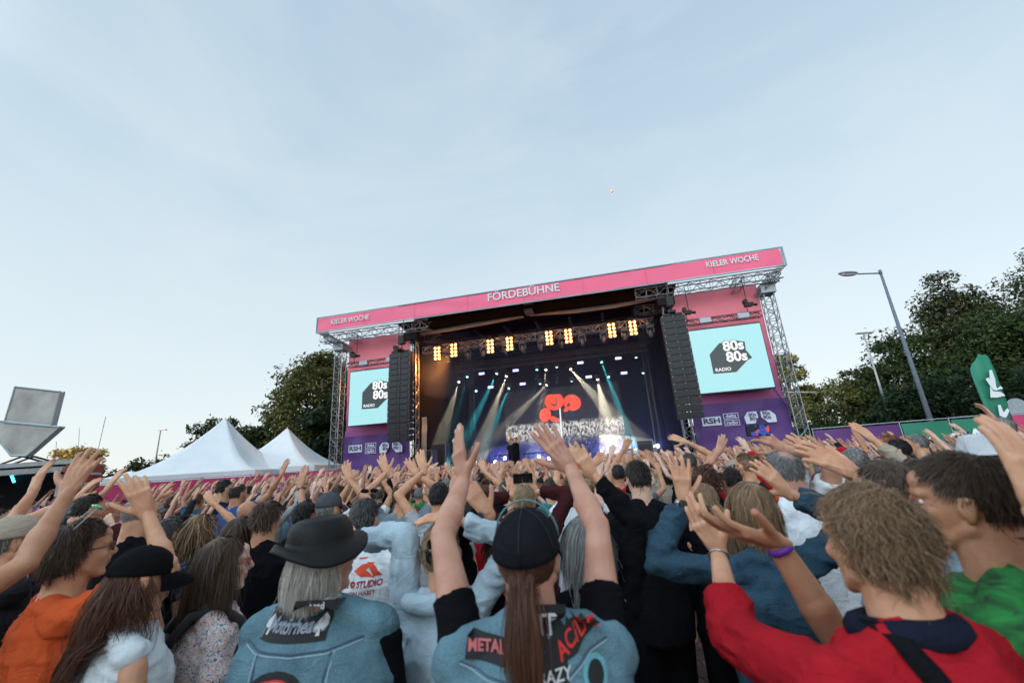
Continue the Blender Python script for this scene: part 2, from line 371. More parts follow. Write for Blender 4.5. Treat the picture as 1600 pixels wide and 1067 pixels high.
def tree(name, label, base, h, rx, ry, crown_lo, leaf, n=9000, ls=0.26, clumps=60, seed=1, group=None, cat='tree', lean=0):
    rg = np.random.default_rng(seed)
    e = empty(name, base); tag(e, label, cat, group)
    tr = MB(); c0 = crown_lo * h; k = max(0.10, h * 0.022)
    tr.path([(0, 0, -.1), (0.02*h, 0, h*.2), (-.01*h, .01*h, h*.45), (.01*h, 0, h*.75), (0, 0, h*.93)], [k*1.5, k*1.1, k*.9, k*.5, k*.15], 8)
    tr.build('trunk', BARK, e, True)
    # clumps through the crown's volume
    cz = (c0 + h) / 2; rz = (h - c0) / 2
    P = rg.normal(size=(clumps * 3, 3)); P /= np.linalg.norm(P, axis=1)[:, None]
    rad = rg.uniform(0.35, 1.0, (clumps * 3, 1)) ** 0.55
    C = (P * rad)[:clumps]
    C = C * (1 + 0.22 * vnoise(C * 2.1 + seed)[:, None])
    C = C * np.array([rx, ry, rz]) + np.array([lean, 0, cz])
    lm = MB()
    for i in range(min(14, clumps)):
        p = C[i]; z0 = min(max(c0 * .9, p[2] * .55), h * .8)
        lm.path([(0, 0, z0), (p[0]*.45, p[1]*.45, (z0 + p[2]) / 2 + .03*h), tuple(p)], [k*.4, k*.22, k*.06], 5)
    lm.build('limb', BARK, e, True)['kind'] = 'stuff'
    sz = rg.uniform(0.14, 0.30, clumps) * min(rx, rz) * 1.35
    idx = rg.integers(0, clumps, n); D = rg.normal(size=(n, 3)); D /= np.linalg.norm(D, axis=1)[:, None]
    rr = rg.uniform(0.3, 1.15, (n, 1)) ** 0.6
    Q = C[idx] + D * rr * sz[idx][:, None] * np.array([1.25, 1.25, .75])
    # stray twigs out of the outline
    k2 = rg.random(n) < 0.03; Q[k2] += D[k2] * sz[idx][k2][:, None] * rg.uniform(0.2, .7, (k2.sum(), 1))
    nrm = D * 0.6 + rg.normal(size=(n, 3)) * 0.6 + np.array([0, 0, .5]); nrm /= np.linalg.norm(nrm, axis=1)[:, None]
    t = np.cross(nrm, rg.normal(size=(n, 3))); t /= np.linalg.norm(t, axis=1)[:, None]; bt = np.cross(nrm, t)
    s = ls * rg.uniform(0.55, 1.25, (n, 1))
    V = np.stack([Q - t * s, Q + bt * s * .45 + nrm * s * .12, Q + t * s, Q - bt * s * .45 + nrm * s * .12], 1).reshape(-1, 3)
    me = bpy.data.meshes.new('crown'); me.vertices.add(4 * n); set_co(me, V); me.loops.add(4 * n); me.polygons.add(n)
    me.loops.foreach_set('vertex_index', np.arange(4 * n, dtype=np.int32)); me.polygons.foreach_set('loop_start', np.arange(0, 4 * n, 4, dtype=np.int32))
    me.update(calc_edges=True)
    link('crown', me, leaf, e)
    return e
def tree_px(label, u, vtop, D, wpx, leaf, lo=0.25, n=9000, ls=0.26, seed=1, name='broadleaf_tree', clumps=60, group='trees around the square', ry=None):
    p = at(u, vtop, y=D); h = p.z; rx = wpx / F * D / 2
    return tree(name, label, (p.x, D, 0), h, rx, ry or rx, lo, leaf, n, ls, clumps, seed, group)
tree_px('tall green tree with gilded leaves behind the left stage tower', 500, 548, 36, 122, LEAFM, 0.12, 22000, .20, 3, clumps=110)
tree_px('dark green tree at the stage wing, between the tents and the stage', 535, 610, 33, 100, LEAFD, 0.05, 7000, .26, 31)
tree_px('dark tree behind the peak of the left tent', 352, 655, 52, 82, LEAFD, 0.2, 7000, .28, 5)
tree_px('dark tree rising in the gap between the two tents', 402, 664, 50, 84, LEAFD, 0.15, 7000, .28, 6)
tree_px('small golden sunlit tree behind the food truck', 130, 688, 55, 66, LEAFY, 0.3, 4500, .30, 7, clumps=36)
tree_px('low scrubby tree left of the left tent', 235, 716, 60, 110, LEAFG, 0.1, 3500, .28, 8, clumps=46, ry=4)
tree_px('tall sun-gilded green tree just behind the right stage tower', 1218, 552, 52, 58, LEAFM, 0.2, 9000, .22, 9, clumps=44)
tree_px('small golden topped tree at the right end of the stage', 1258, 598, 60, 50, LEAFG, 0.15, 4000, .30, 91, clumps=44)
tree_px('round green tree nearest the right stage tower', 1310, 597, 42, 110, LEAFG, 0.03, 13000, .19, 10, clumps=70)
tree_px('small copper tree between two green trees', 1332, 575, 58, 60, LEAFC, 0.2, 5000, .26, 11)
tree_px('bushy dark green tree under the shorter street lamp', 1392, 528, 38, 130, LEAFD, 0.02, 20000, .19, 12, clumps=110)
tree_px('large copper beech left of the green giant', 1478, 436, 40, 118, LEAFC, 0.06, 26000, .20, 13, clumps=190)
tree_px('broad dark green tree filling the right side', 1556, 474, 34, 150, LEAFD, 0.02, 28000, .19, 14, clumps=150)
tree_px('tall copper tree cut by the right edge of the photo', 1645, 388, 42, 160, LEAFC, 0.1, 26000, .21, 15, clumps=190)
tree_px('low dark green tree behind the green fence banner', 1470, 590, 30, 180, LEAFD, 0.02, 16000, .18, 16, clumps=100)
tree_px('shady tree behind the feather flag', 1660, 560, 26, 200, LEAFD, 0.02, 12000, .17, 17, clumps=90)
# hedge masses low behind the fences
def hedge(label, a, b, h, leaf, n, seed):
    rg = np.random.default_rng(seed); a = np.array(a); b = np.array(b)
    t = rg.random((n, 1)); Q = a + (b - a) * t + rg.normal(size=(n, 3)) * np.array([.8, .8, 0]); Q[:, 2] = rg.random(n) ** .8 * h * (0.85 + .3 * vnoise(Q * .35))
    nrm = rg.normal(size=(n, 3)); nrm /= np.linalg.norm(nrm, axis=1)[:, None]; tt = np.cross(nrm, rg.normal(size=(n, 3))); tt /= np.linalg.norm(tt, axis=1)[:, None]; bt = np.cross(nrm, tt)
    s = rg.uniform(.15, .32, (n, 1)); V = np.stack([Q - tt*s, Q + bt*s*.5, Q + tt*s, Q - bt*s*.5], 1).reshape(-1, 3)
    me = bpy.data.meshes.new('hedge'); me.vertices.add(4*n); set_co(me, V); me.loops.add(4*n); me.polygons.add(n)
    me.loops.foreach_set('vertex_index', np.arange(4*n, dtype=np.int32)); me.polygons.foreach_set('loop_start', np.arange(0, 4*n, 4, dtype=np.int32)); me.update(calc_edges=True)
    o = link('hedge', me, leaf); tag(o, label, 'hedge', kind='stuff')
hedge('dark hedge behind the right fence', (14, 44, 0), (70, 22, 0), 4.6, LEAFD, 14000, 5)
hedge('dark undergrowth below the trees beside the stage', (-30, 60, 0), (-8, 36, 0), 3.4, LEAFD, 7000, 6)

# ------------------------------------------------------------------ street furniture
def lamp(name, label, top, base_uv, D, arm_uv=None, r=0.09, head=0.75):
    tp = at(*top, y=D); e = empty(name, (tp.x, D, 0)); tag(e, label, 'street lamp', 'street lamps around the square')
    m = MB(); m.path([(0, 0, 0), (0, 0, tp.z * .5), (0, 0, tp.z)], [r * 1.15, r * .9, r * .55], 12); m.tube((0,0,0),(0,0,.9),r*1.5,n=12); m.build('pole', mat('lamp_pole', (0.13, 0.16, 0.19), 0.7, 0.1, .15), e, True)
    if arm_uv:
        ap = at(*arm_uv, y=D) - Vector((tp.x, D, 0)); d = Vector((ap.x, 0, ap.z - tp.z)); ad = d.normalized()
        m = MB(); m.tube((0,0,tp.z-.05), (0,0,tp.z+.18), r*.7, n=10); m.tube((0, 0, tp.z), Vector((0,0,tp.z)) + d * .55, r * .4, n=8); m.build('arm', MATS['lamp_pole'], e, True)
        c = Vector((0,0,tp.z)) + d * .78; rot = Matrix.Rotation(-math.atan2(ad.z, ad.x), 3, 'Y')
        m = MB(); m.ell(c + Vector((0,0,.05)), (d.length*.24, .16, .10), 16, 8, 0, rot); o = m.build('lamp_head', mat('lamp_head', (0.16, 0.18, 0.20), 0.5, .3), e, True)
        m = MB(); m.ell(c + Vector((0,0,-.02)), (d.length*.20, .13, .09), 16, 8, 0, rot); m.build('lamp_glass', mat('lamp_glass', (0.45, 0.48, 0.5), 0.15, 0, 0), o, True)
    else:
        m = MB(); m.box((.12, 0, tp.z + .03), (head, .3, .10)); m.build('lamp_head', mat('lamp_head', (0.16, 0.18, 0.20), 0.5, .3), e)
lamp('street_lamp', 'tall grey street lamp with a long side arm, near the right stage tower', (1376, 427), None, 20, (1311, 429), .10)
lamp('street_lamp', 'short grey street lamp with a flat head, before the dark tree', (1349, 521), None, 35, None, .10, 1.4)
lamp('street_lamp', 'small far street lamp left of the white tents', (251, 672), None, 50, None, .10, 1.1)
for (a, b, D, lab) in (((165, 651), (150, 714), 75, 'slender leaning boat mast beside the golden tree'), ((124, 668), (121, 716), 95, 'faint far boat mast left of the leaning one'), ((88, 690), (86, 716), 95, 'short far mast beside the roof sign')):
    p = at(*a, y=D); q = at(*b, y=D); d = (p - q); q0 = q - d * (q.z / d.z)
    m = MB(); m.tube((0,0,0), p - q0, .13, .07, 8); o = m.build('boat_mast', mat('mast', (0.30, 0.34, 0.38), .4, .4), None, True, loc=q0); tag(o, lab, 'mast')
p = at(1286, 609, y=48); q = at(1226, 609, y=48)
e = empty('sign_gantry', (p.x, 48, 0)); tag(e, 'thin horizontal road gantry beside the right stage tower', 'gantry')
m = MB(); m.tube((0,0,0), (0,0,p.z-.4), .12, n=8); m.build('post', STEEL, e); m = MB(); m.tube((0.3,0,p.z-.3), (q.x-p.x,0,q.z-.3), .09, n=8); m.build('beam', STEEL, e)

# ------------------------------------------------------------------ tents
PVC = mat('tent_pvc', (0.70, 0.72, 0.73), 0.45, var=0.05, scale=1.5, bump=.15, bscale=2)
def tent(label, u, v, D, half, eave, rz):
    p = at(u, v, y=D); e = empty('pagoda_tent', (p.x, D, 0), rz); tag(e, label, 'tent', 'white pagoda tents')
    H = p.z; m = MB(); n = 14; sides = 4; vs = []; per = 40
    for i in range(n + 1):
        t = i / n; r = half * (1 - t) ** 1.0; z = eave + (H - eave) * (t ** 1.75 if t < 1 else 1)
        r = half * (1 - t) + 0.06
        for k in range(per):
            a = k / per * 4; s = int(a); f = a - s
            cs = [(-1,-1),(1,-1),(1,1),(-1,1)]; a0 = cs[s]; a1 = cs[(s + 1) % 4]
            sag = 1 - .06 * math.sin(math.pi * f) * math.sin(math.pi * t)
            vs.append(((a0[0] + (a1[0]-a0[0])*f) * r * sag, (a0[1] + (a1[1]-a0[1])*f) * r * sag, z))
    fs = [(i*per+k, i*per+(k+1) % per, (i+1)*per+(k+1) % per, (i+1)*per+k) for i in range(n) for k in range(per)]
    m.add(vs, fs); m.build('roof', PVC, e, True)
    m = MB()
    for (x, y, dx, dy) in ((0,-half,2*half,.03),(0,half,2*half,.03),(-half,0,.03,2*half),(half,0,.03,2*half)): m.box((x, y, eave-.15), (dx+.1, dy+.1, .34))
    m.build('valance', PVC, e)
    lg = MB(); lg.box((0,0,eave/2-.1), (.1,.1,eave-.22)); me = lg.mesh('leg'); me.materials.append(ALU)
    for sx in (-1,1):
        for sy in (-1,1): link('leg', me, None, e, (sx*(half-.1), sy*(half-.1), 0))
    m = MB(); m.box((0, half*.9, eave/2-.1), (half*1.9, .03, eave-.3)); m.build('side_wall', PVC, e)
    m = MB(); m.tube((0,0,H-.35), (0,0,H+.12), .05, .02); m.build('finial', WHITEP, e)
tent('larger white pagoda tent, left of the pair', 352, 655, 24, 3.3, 2.45, R(8))
tent('smaller white pagoda tent, next to the stage tower', 449, 670, 27, 3.0, 2.55, R(4))
tent('low white tent roof further left behind the red barrier', 205, 736, 30, 2.6, 2.35, R(5))

# ------------------------------------------------------------------ barrier fences with printed cloth
def cloth_mesh(w, h, nx, nz, amp=.03, seed=0, sag=0):
    xs = np.linspace(0, w, nx + 1); zs = np.linspace(0, h, nz + 1); X, Z = np.meshgrid(xs, zs)
    Y = amp * fbm(np.stack([X * 1.3 + seed, Z * 1.6, X * 0 + seed], -1), 3) + amp * .7 * np.sin((X * .8 + Z * 1.7) * 2 + 3 * vnoise(np.stack([X, Z, X * 0], -1)))
    V = np.stack([X, Y, Z - sag * np.sin(np.pi * X / w) * (Z > h * .99)], -1).reshape(-1, 3)
    fs = [(j*(nx+1)+i, j*(nx+1)+i+1, (j+1)*(nx+1)+i+1, (j+1)*(nx+1)+i) for j in range(nz) for i in range(nx)]
    me = bpy.data.meshes.new('cloth'); me.from_pydata(V.tolist(), [], fs); me.polygons.foreach_set('use_smooth', [True]*len(fs)); me.update(); return me
MAGENTA = mat('magenta_cloth', (0.50, 0.03, 0.12), 0.6, var=.15, scale=2)
GREENC = mat('green_cloth', (0.015, 0.19, 0.11), 0.6, var=.12, scale=2)
PURPLE = mat('purple_cloth', (0.10, 0.025, 0.15), 0.6, var=.12, scale=2)
def fence(label, a, b, h, cols, group):
    a = Vector(a); b = Vector(b); d = b - a; e = empty('barrier_fence', a, math.atan2(d.y, d.x)); tag(e, label, 'fence', group)
    Ln = d.length; n = len(cols); w = Ln / n
    pm_ = MB(); pm_.tube((0,.04,0),(0,.04,h+.05),.022,n=6); me = pm_.mesh('post'); me.materials.append(STEEL)
    rm = MB(); rm.tube((0.03,.04,h+.02),(w-.03,.04,h+.02),.02,n=6); rme = rm.mesh('rail'); rme.materials.append(STEEL)
    out = []
    for i, c in enumerate(cols):
        link('post', me, None, e, (i*w, 0, 0)); link('rail', rme, None, e, (i*w, 0, 0))
        o = link('banner', cloth_mesh(w-.08, h-.15, max(6, int(w*5)), 10, .025, i*3), c, e, (i*w+.04, 0, .1)); out.append(o)
    link('post', me, None, e, (Ln, 0, 0)); return e, out, w
p0 = at(150, 751, y=19); p1 = at(534, 741, y=21.5)
fence('magenta cloth barrier in front of the white tents', (p0.x, 19, 0), (p1.x, 21.5, 0), 2.22, [MAGENTA]*5, 'cloth covered barriers')
fe, bans, fw = fence('barrier with purple and green banners right of the stage', (11.9, 17.4, 0), (18.8, 13.2, 0), 2.5, [PURPLE, PURPLE, GREENC, GREENC, MAGENTA, MAGENTA], 'cloth covered barriers')
txt('NA', .62, WHITE, bans[2], (.45, -.06, 1.62), ext=.003, bold=.02)
txt('CH', .62, WHITE, bans[2], (1.55, -.06, 1.66), ext=.003, bold=.02)
txt('AN', .62, WHITE, bans[3], (.75, -.06, 1.75), ext=.003, bold=.02)

# feather flag with white emblem
fl = at(1583, 668, y=12.4); e = empty('feather_flag', (fl.x, 12.4, 0)); tag(e, 'tall green feather flag with white marks, at the right fence', 'flag')
def fp(u, v): q = at(u, v, y=12.4); return (q.x - fl.x, q.z)
out_ = [(1517,578),(1528,553),(1541,556),(1548,574),(1563,610),(1578,645),(1592,682),(1597,720),(1560,712),(1549,680),(1543,655),(1538,620),(1534,600),(1530,585)]
pts = [fp(*q) for q in out_]
m = MB(); n = len(pts)
bm = bmesh.new(); vs = [bm.verts.new((x, 0, z)) for x, z in pts]; bm.faces.new(vs); bmesh.ops.triangulate(bm, faces=bm.faces[:]); bmesh.ops.subdivide_edges(bm, edges=bm.edges[:], cuts=4, use_grid_fill=True)
me = bpy.data.meshes.new('flag_cloth'); bm.to_mesh(me); bm.free(); co = get_co(me); co[:, 1] += .09 * fbm(co * np.array([2.2, 1, 1.0]) + 3, 3); set_co(me, co); me.polygons.foreach_set('use_smooth', [True]*len(me.polygons))
o = link('flag_cloth', me, GREENC, e); sm = o.modifiers.new('s', 'SOLIDIFY'); sm.thickness = .01
def decal(parent, pts, m, y, name='emblem', th=.004):
    mm = MB(); n = len(pts); mm.add([(x, y, z) for x, z in pts] + [(x, y + th, z) for x, z in pts], [tuple(range(n)), tuple(range(n, 2*n))[::-1]] + [(i, n+i, n+(i+1) % n, (i+1) % n) for i in range(n)]); return mm.build(name, m, parent)
decal(e, [fp(*q) for q in ((1539,580),(1543,579),(1548,594),(1550,608),(1546,607),(1540,592))], WHITE, -.12)
decal(e, [fp(*q) for q in ((1533,593),(1538,591),(1551,608),(1556,604),(1560,608),(1549,611),(1545,610),(1536,598))], WHITE, -.125)
decal(e, [fp(*q) for q in ((1540,604),(1545,612),(1557,613),(1564,619),(1551,622),(1541,622))], WHITE, -.12)
decal(e, [fp(*q) for q in ((1552,634),(1556,633),(1561,645),(1567,638),(1570,642),(1564,656),(1560,652),(1555,650))], WHITE, -.12)
m = MB(); c = [fp(*q) for q in ((1597,720),(1592,682),(1578,645),(1563,610),(1548,574),(1541,556))]; m.path([(c[0][0], .02, 0)] + [(x+.015, .02, z) for x, z in c], .018, 6); m.build('pole', BLACKM, e, True)
q = at(1592, 641, y=15); e = empty('parking_sign', (q.x, 15, 0)); tag(e, 'round grey sign disc at the right edge behind the flag', 'sign')
m = MB(); m.tube((0,-.02,q.z),(0,.02,q.z),.42,n=24); m.build('disc', mat('sign_grey',(.3,.34,.36),.5), e); m = MB(); m.tube((0,.05,0),(0,.05,q.z+.3),.04); m.build('post', STEEL, e)

# ------------------------------------------------------------------ food truck with funnel sign, far left
D = 12.0; a = at(-60, 712, y=D); b = at(118, 717, y=D); tw = b.x - a.x + 1.6; zt = b.z
e = empty('sales_trailer', (b.x, D, 0)); tag(e, 'black sales trailer with silver roof edge and turquoise neon tube', 'trailer')
z1 = at(118, 735, y=D).z
def part(name, boxes, m, par=e):
    mm = MB()
    for bx in boxes: mm.bbox(*bx)
    return mm.build(name, m, par)
SILV = mat('brushed_silver', (0.55, 0.57, 0.58), 0.35, 0.6, .08)
part('roof', [((-tw, 0, zt-.12), (.05, .5, zt))], SILV)
part('fascia', [((-tw, -.02, z1+.12), (0, .05, zt-.12))], mat('black_panel', (.008,.008,.010), .9, spec=.1))
part('awning_rail', [((-tw, -.35, z1-.02), (.05, -.05, z1+.12))], SILV)
part('back_wall', [((-tw, .4, .4), (0, .5, zt-.13))], MATS['black_panel'])
part('side_wall', [((-.08, .06, .4), (0, .39, zt-.13))], MATS['black_panel'])
part('counter', [((-tw, -.1, 1.0), (-.1, .38, 1.1)), ((-tw, .0, .4), (-.1, .06, .99))], MATS['black_panel'])
part('floor', [((-tw, .07, .3), (0, .39, .38))], MATS['black_panel'])
for x in (-1.0, -3.4):
    mm = MB(); mm.tube((x, .1, .32), (x, .32, .32), .3, n=20); mm.build('wheel', mat('rubber', (.02,.02,.02), .8), e)
NEON = mat('turquoise_neon', (0.1, 0.7, 0.8), .5, var=0, emit=(.08, .75, .9), estr=1.6)
p = at(12, 739, y=D+.3); q = at(84, 737, y=D+.3); mm = MB(); mm.tube((p.x-b.x, .3, p.z), (q.x-b.x, .3, q.z), .018); mm.build('neon_tube', NEON, e)
p = at(17, 740, y=D+.28); q = at(22, 753, y=D+.28); mm = MB(); mm.tube((p.x-b.x, .28, p.z), (q.x-b.x, .28, q.z), .03); mm.build('neon_tube', NEON, e)
part('price_board', [((-.75, .34, 1.9), (-.2, .38, 2.5))], WHITEP)
# the funnel: a square plate over an inverted triangle, both with depth and a steel rim
RUSTY = mat('weathered_steel', (0.50, 0.465, 0.42), 0.65, .2, .28, 1.6, .3, 6)
RIM = mat('rim_steel', (0.30, 0.36, 0.38), .5, .5)
fe2 = empty('funnel_sign', (b.x, D+.8, zt)); tag(fe2, 'weathered steel sign, square plate over an inverted triangle, on trailer roof', 'sign')
def slab(pxs, th, name):
    pp = [at(u, v, y=D+.8) - Vector((b.x, D+.8, zt)) for u, v in pxs]; pp = [(p.x, p.z) for p in pp]
    o = decal(fe2, pp, RUSTY, 0, name, th); rim = MB()
    for i in range(len(pp)):
        A, B = pp[i], pp[(i+1) % len(pp)]
        for yy in (0, th): rim.tube((A[0], yy, A[1]), (B[0], yy, B[1]), .03, n=6)
    rim.build('rim', RIM, o); return pp
slab([(7, 660), (24, 604), (94, 612), (80, 666)], .12, 'square_plate')
tp_ = slab([(-28, 655), (94, 667), (42, 712), (18, 712)], .12, 'triangle_plate')
mm = MB(); 
for sx in (-1, 1): mm.tube(((tp_[2][0]+tp_[3][0])/2, .1, .25), ((tp_[2][0]+tp_[3][0])/2 + sx*.75, .1, .02), .03); mm.tube(((tp_[2][0]+tp_[3][0])/2, .4, .25), ((tp_[2][0]+tp_[3][0])/2 + sx*.75, .4, .02), .03)
mm.build('strut', BLACKM, fe2)
# red-brown board with a printed T-shirt
c0 = at(108, 727, y=11.4); c1 = at(162, 726, y=12.6); e = empty('merchandise_board', (c0.x, 11.4, 0), math.atan2(1.2, c1.x-c0.x)); tag(e, 'red brown board printed with a teal T-shirt, beside the trailer', 'board')
bw = math.hypot(1.2, c1.x-c0.x); zt2 = c1.z
mm = MB(); mm.bbox((0, 0, .3), (bw, .08, zt2)); mm.build('panel', mat('red_brown_board', (.27, .045, .02), .6), e)
mm = MB(); mm.bbox((.1, -.06, zt2-.28), (bw-.12, -.003, zt2-.22)); mm.build('strip', SILV, e)
mm = MB(); mm.bbox((.22, -.012, zt2-.62), (bw-.35, -.002, zt2-.48)); mm.build('label_strip', mat('cream', (.6,.55,.42), .7), e)
txt('T-SHIRT + 30', .13, BLACKM, e, ((bw-.13)/2, -.016, zt2-.55))
x0, zc = bw*.5, zt2-1.15
decal(e, [(x0-.2,zc-.5),(x0+.2,zc-.5),(x0+.2,zc+.05),(x0+.38,zc-.05),(x0+.48,zc+.12),(x0+.2,zc+.33),(x0+.08,zc+.36),(x0,zc+.31),(x0-.08,zc+.36),(x0-.2,zc+.33),(x0-.48,zc+.12),(x0-.38,zc-.05),(x0-.2,zc+.05)], mat('teal_print', (.02,.27,.22), .6), -.014, 'printed_shirt')
for x in (0, bw): mm = MB(); mm.tube((x,.04,0),(x,.04,.3),.04); mm.build('foot', BLACKM, e)

c = at(956, 299, y=60); e = empty('balloon', c); tag(e, 'tiny orange balloon high in the sky above the stage', 'balloon')
m = MB(); m.ell((0,0,0), (.22,.22,.29), 16, 12); m.build('balloon_skin', mat('orange_balloon', (.8,.30,.06), .35, var=0), e, True); m = MB(); m.tube((0,0,-.29),(.02,0,-.75),.012,n=5); m.build('string', WHITEP, e)
# ================================================================== STAGE
SA = R(-12.11); SO = Vector((-11.52, 23.30, 0))
SM = Matrix.Translation(SO) @ Matrix.Rotation(SA, 4, 'Z'); SMI = SM.inverted()
def sp(u, v, yl=0.0):
    """stage-frame point seen at a pixel, on the plane yl metres behind the front banner"""
    o = SMI @ Vector((0, 0, CAMH)); d = SMI.to_3x3() @ ray(u, v); t = (yl - o.y) / d.y; return o + d * t
SW = 25.18
stage = empty('concert_stage', SO, SA); tag(stage, 'festival stage of trusses and black cloth under a long pink banner', 'stage')
def sb(name, boxes, m, par=None):
    mm = MB()
    for bx in boxes: mm.bbox(*bx)
    return mm.build(name, m, par or stage)
def truss(name, p0, p1, w, m, par, bay=None, r=.025, up=(0,0,1)):
    p0 = Vector(p0); p1 = Vector(p1); d = (p1-p0).normalized(); up = Vector(up); X = d.cross(up)
    X = X.normalized() if X.length > .1 else Vector((1,0,0)); Y = X.cross(d).normalized(); L_ = (p1-p0).length
    cs = [(X*sx + Y*sy) * w/2 for sx, sy in ((-1,-1),(1,-1),(1,1),(-1,1))]
    cm = MB(); cm.tube((0,0,0), d*L_, r, n=6); cme = cm.mesh('chord'); cme.materials.append(m)
    root = empty(name, p0, 0, par) if par is not None else empty(name, p0)
    for c in cs: link('chord', cme, None, root, c)
    n = max(2, int(round(L_ / (bay or w)))); mm = MB()
    for i in range(n):
        a = d * (L_*i/n); b = d * (L_*(i+1)/n)
        for k in range(4):
            c0, c1 = cs[k], cs[(k+1) % 4]
            if i % 2: c0, c1 = c1, c0
            mm.tube(a + c0, b + c1, r*.6, n=4, caps=False); mm.tube(a + c0, a + c1, r*.55, n=4, caps=False)
    br = mm.build('brace', m, root); br['kind'] = 'stuff'
    return root
# base / deck
DECK = 1.5; xi0, xi1 = sp(647, 620, 1.6).x + .15, 19.7
WOODB = mat('black_plywood', (.02,.02,.022), .6)
sb('deck', [((xi0, 1.2, DECK-.12), (xi1, 10.5, DECK))], WOODB)
sb('skirt', [((xi0, 1.15, 0.02), (xi1, 1.2, DECK-.13))], BLACKC)
sb('back_wall', [((xi0-.2, 10.5, DECK+.01), (xi1+.2, 10.6, 11.0))], BLACKC)
sb('side_curtain', [((xi0-.25, 1.75, DECK+.01), (xi0-.15, 10.49, 10.7))], BLACKC)
sb('side_curtain', [((xi1+.15, 1.75, DECK+.01), (xi1+.25, 10.49, 10.7))], BLACKC)
SOFF = mat('roof_canvas', (.009,.009,.010), .95, spec=0, var=.2, scale=1.2, bump=.3, bscale=3)
sb('roof', [((xi0-.5, .25, 10.98), (xi1+.6, 11.2, 11.1))], SOFF)
# sloping dark soffit cloth behind the banner and the beige rolled canvas under it
mm = MB(); mm.add([(xi0-.6,.35,10.05),(xi1+.6,.35,10.05),(xi1+.6,2.4,9.75),(xi0-.6,2.4,9.75)], [(0,1,2,3)]); mm.build('soffit', SOFF, stage)
def poly_path(px, yl): return [sp(u, v, yl) for u, v in px]
BEIGE = mat('rolled_canvas', (.26,.25,.25), .8, var=.15, scale=2, bump=.3, bscale=4)
mm = MB(); mm.path(poly_path([(652,522),(700,515),(760,504),(818,493)], 1.6), .13, 8); mm.build('canvas_roll', BEIGE, stage, True)
mm = MB(); mm.path(poly_path([(828,491),(900,486),(960,478),(1028,465)], 1.6), .12, 8); mm.build('canvas_roll', BEIGE, stage, True)
mm = MB(); c = sp(826, 478, 1.0); mm.box(c, (.45,.6,.9)); mm.build('roof_bracket', DTRUSS, stage)
for x in (8.5, 10.5, 12.5, 14.6, 16.6, 18.4):
    sb('rafter', [((x-.06, 2.4, 10.2), (x+.06, 10.4, 10.4))], DTRUSS)
for y in (4.5, 7.0, 9.3): truss('roof_truss', (xi0, y, 9.7), (xi1, y, 9.7), .4, DTRUSS, stage, .6)
# front banner (fascia)
PINK = mat('pink_banner', (.86, .13, .24), .55, var=.05, scale=.8, bump=.12, bscale=3)
def gridcloth(name, x0, x1, z0, z1, y, m, par, nx=60, nz=12, amp=.02, seed=0):
    me = cloth_mesh(x1-x0, z1-z0, nx, nz, amp, seed); return link(name, me, m, par, (x0, y, z0))
zb, zt_ = 10.06, 11.0
fb = gridcloth('front_banner', .05, SW-.12, zb+.05, zt_-.05, 0, PINK, stage, 200, 8, .012)
TEALM = mat('teal_frame', (.22,.36,.38), .5, .4)
mm = MB()
for z in (zb, zt_): mm.box((SW/2, .0, z), (SW+.06, .07, .045))
for x in (-.01, SW+.01): mm.box((x, 0, (zb+zt_)/2), (.05, .065, zt_-zb+.04))
mm.build('banner_frame', TEALM, stage)
sb('end_panel', [((SW-.02, .05, zb), (SW+.02, 1.1, zt_))], WHITEP); sb('end_panel', [((-.02, .05, zb), (.02, 1.1, zt_))], WHITEP)
for i in range(1, 8):
    sb('seam', [((SW*i/8-.008, -.035, zb+.05), (SW*i/8+.008, -.03, zt_-.05))], mat('seam_pink', (.55,.06,.14), .6), fb).location = (-.05, 0, -zb-.05)
LETTER = mat('grey_white_letters', (.66,.72,.72), .7, var=.02)
def on_fascia(s, u, v, size, wpx, bold):
    c = sp(u, v, 0); a = sp(u-wpx/2, v, 0); b = sp(u+wpx/2, v, 0)
    o = txt(s, size, LETTER, fb, (c.x-.05, -.045, c.z-zb-.05), bold=bold); w = max(q.co.x for q in o.data.vertices) - min(q.co.x for q in o.data.vertices)
    k = (b.x-a.x) / w; o.matrix_local = Matrix.Translation((c.x-.05, -.045, c.z-zb-.05)) @ Matrix.Rotation(R(90), 4, 'X') @ Matrix.Diagonal((k, 1, 1, 1))
on_fascia('FÖRDEBÜHNE', 817, 458, .62, 113, .012); on_fascia('KIELER WOCHE', 547, 500, .42, 58, .014); on_fascia('KIELER WOCHE', 1143, 409, .42, 84, .014)
# outrigger trusses under the banner, outer towers, inner towers
truss('wing_truss', (0.1, .45, 9.78), (7.0, .45, 9.78), .46, ALU, stage, .5, .028)
truss('wing_truss', (18.3, .45, 9.78), (SW-.15, .45, 9.78), .46, ALU, stage, .5, .028)
truss('wing_truss', (1.3, 2.2, 9.5), (7.0, 2.2, 9.5), .42, ALU, stage, .5, .024)
truss('wing_truss', (18.3, 2.2, 9.5), (24.2, 2.2, 9.5), .42, ALU, stage, .5, .024)
for x in (.5, 2.0, 23.2, SW-.45): truss('roof_outrigger', (x, .3, 9.75), (x, 3.0, 9.6), .36, ALU, stage, .45, .022)
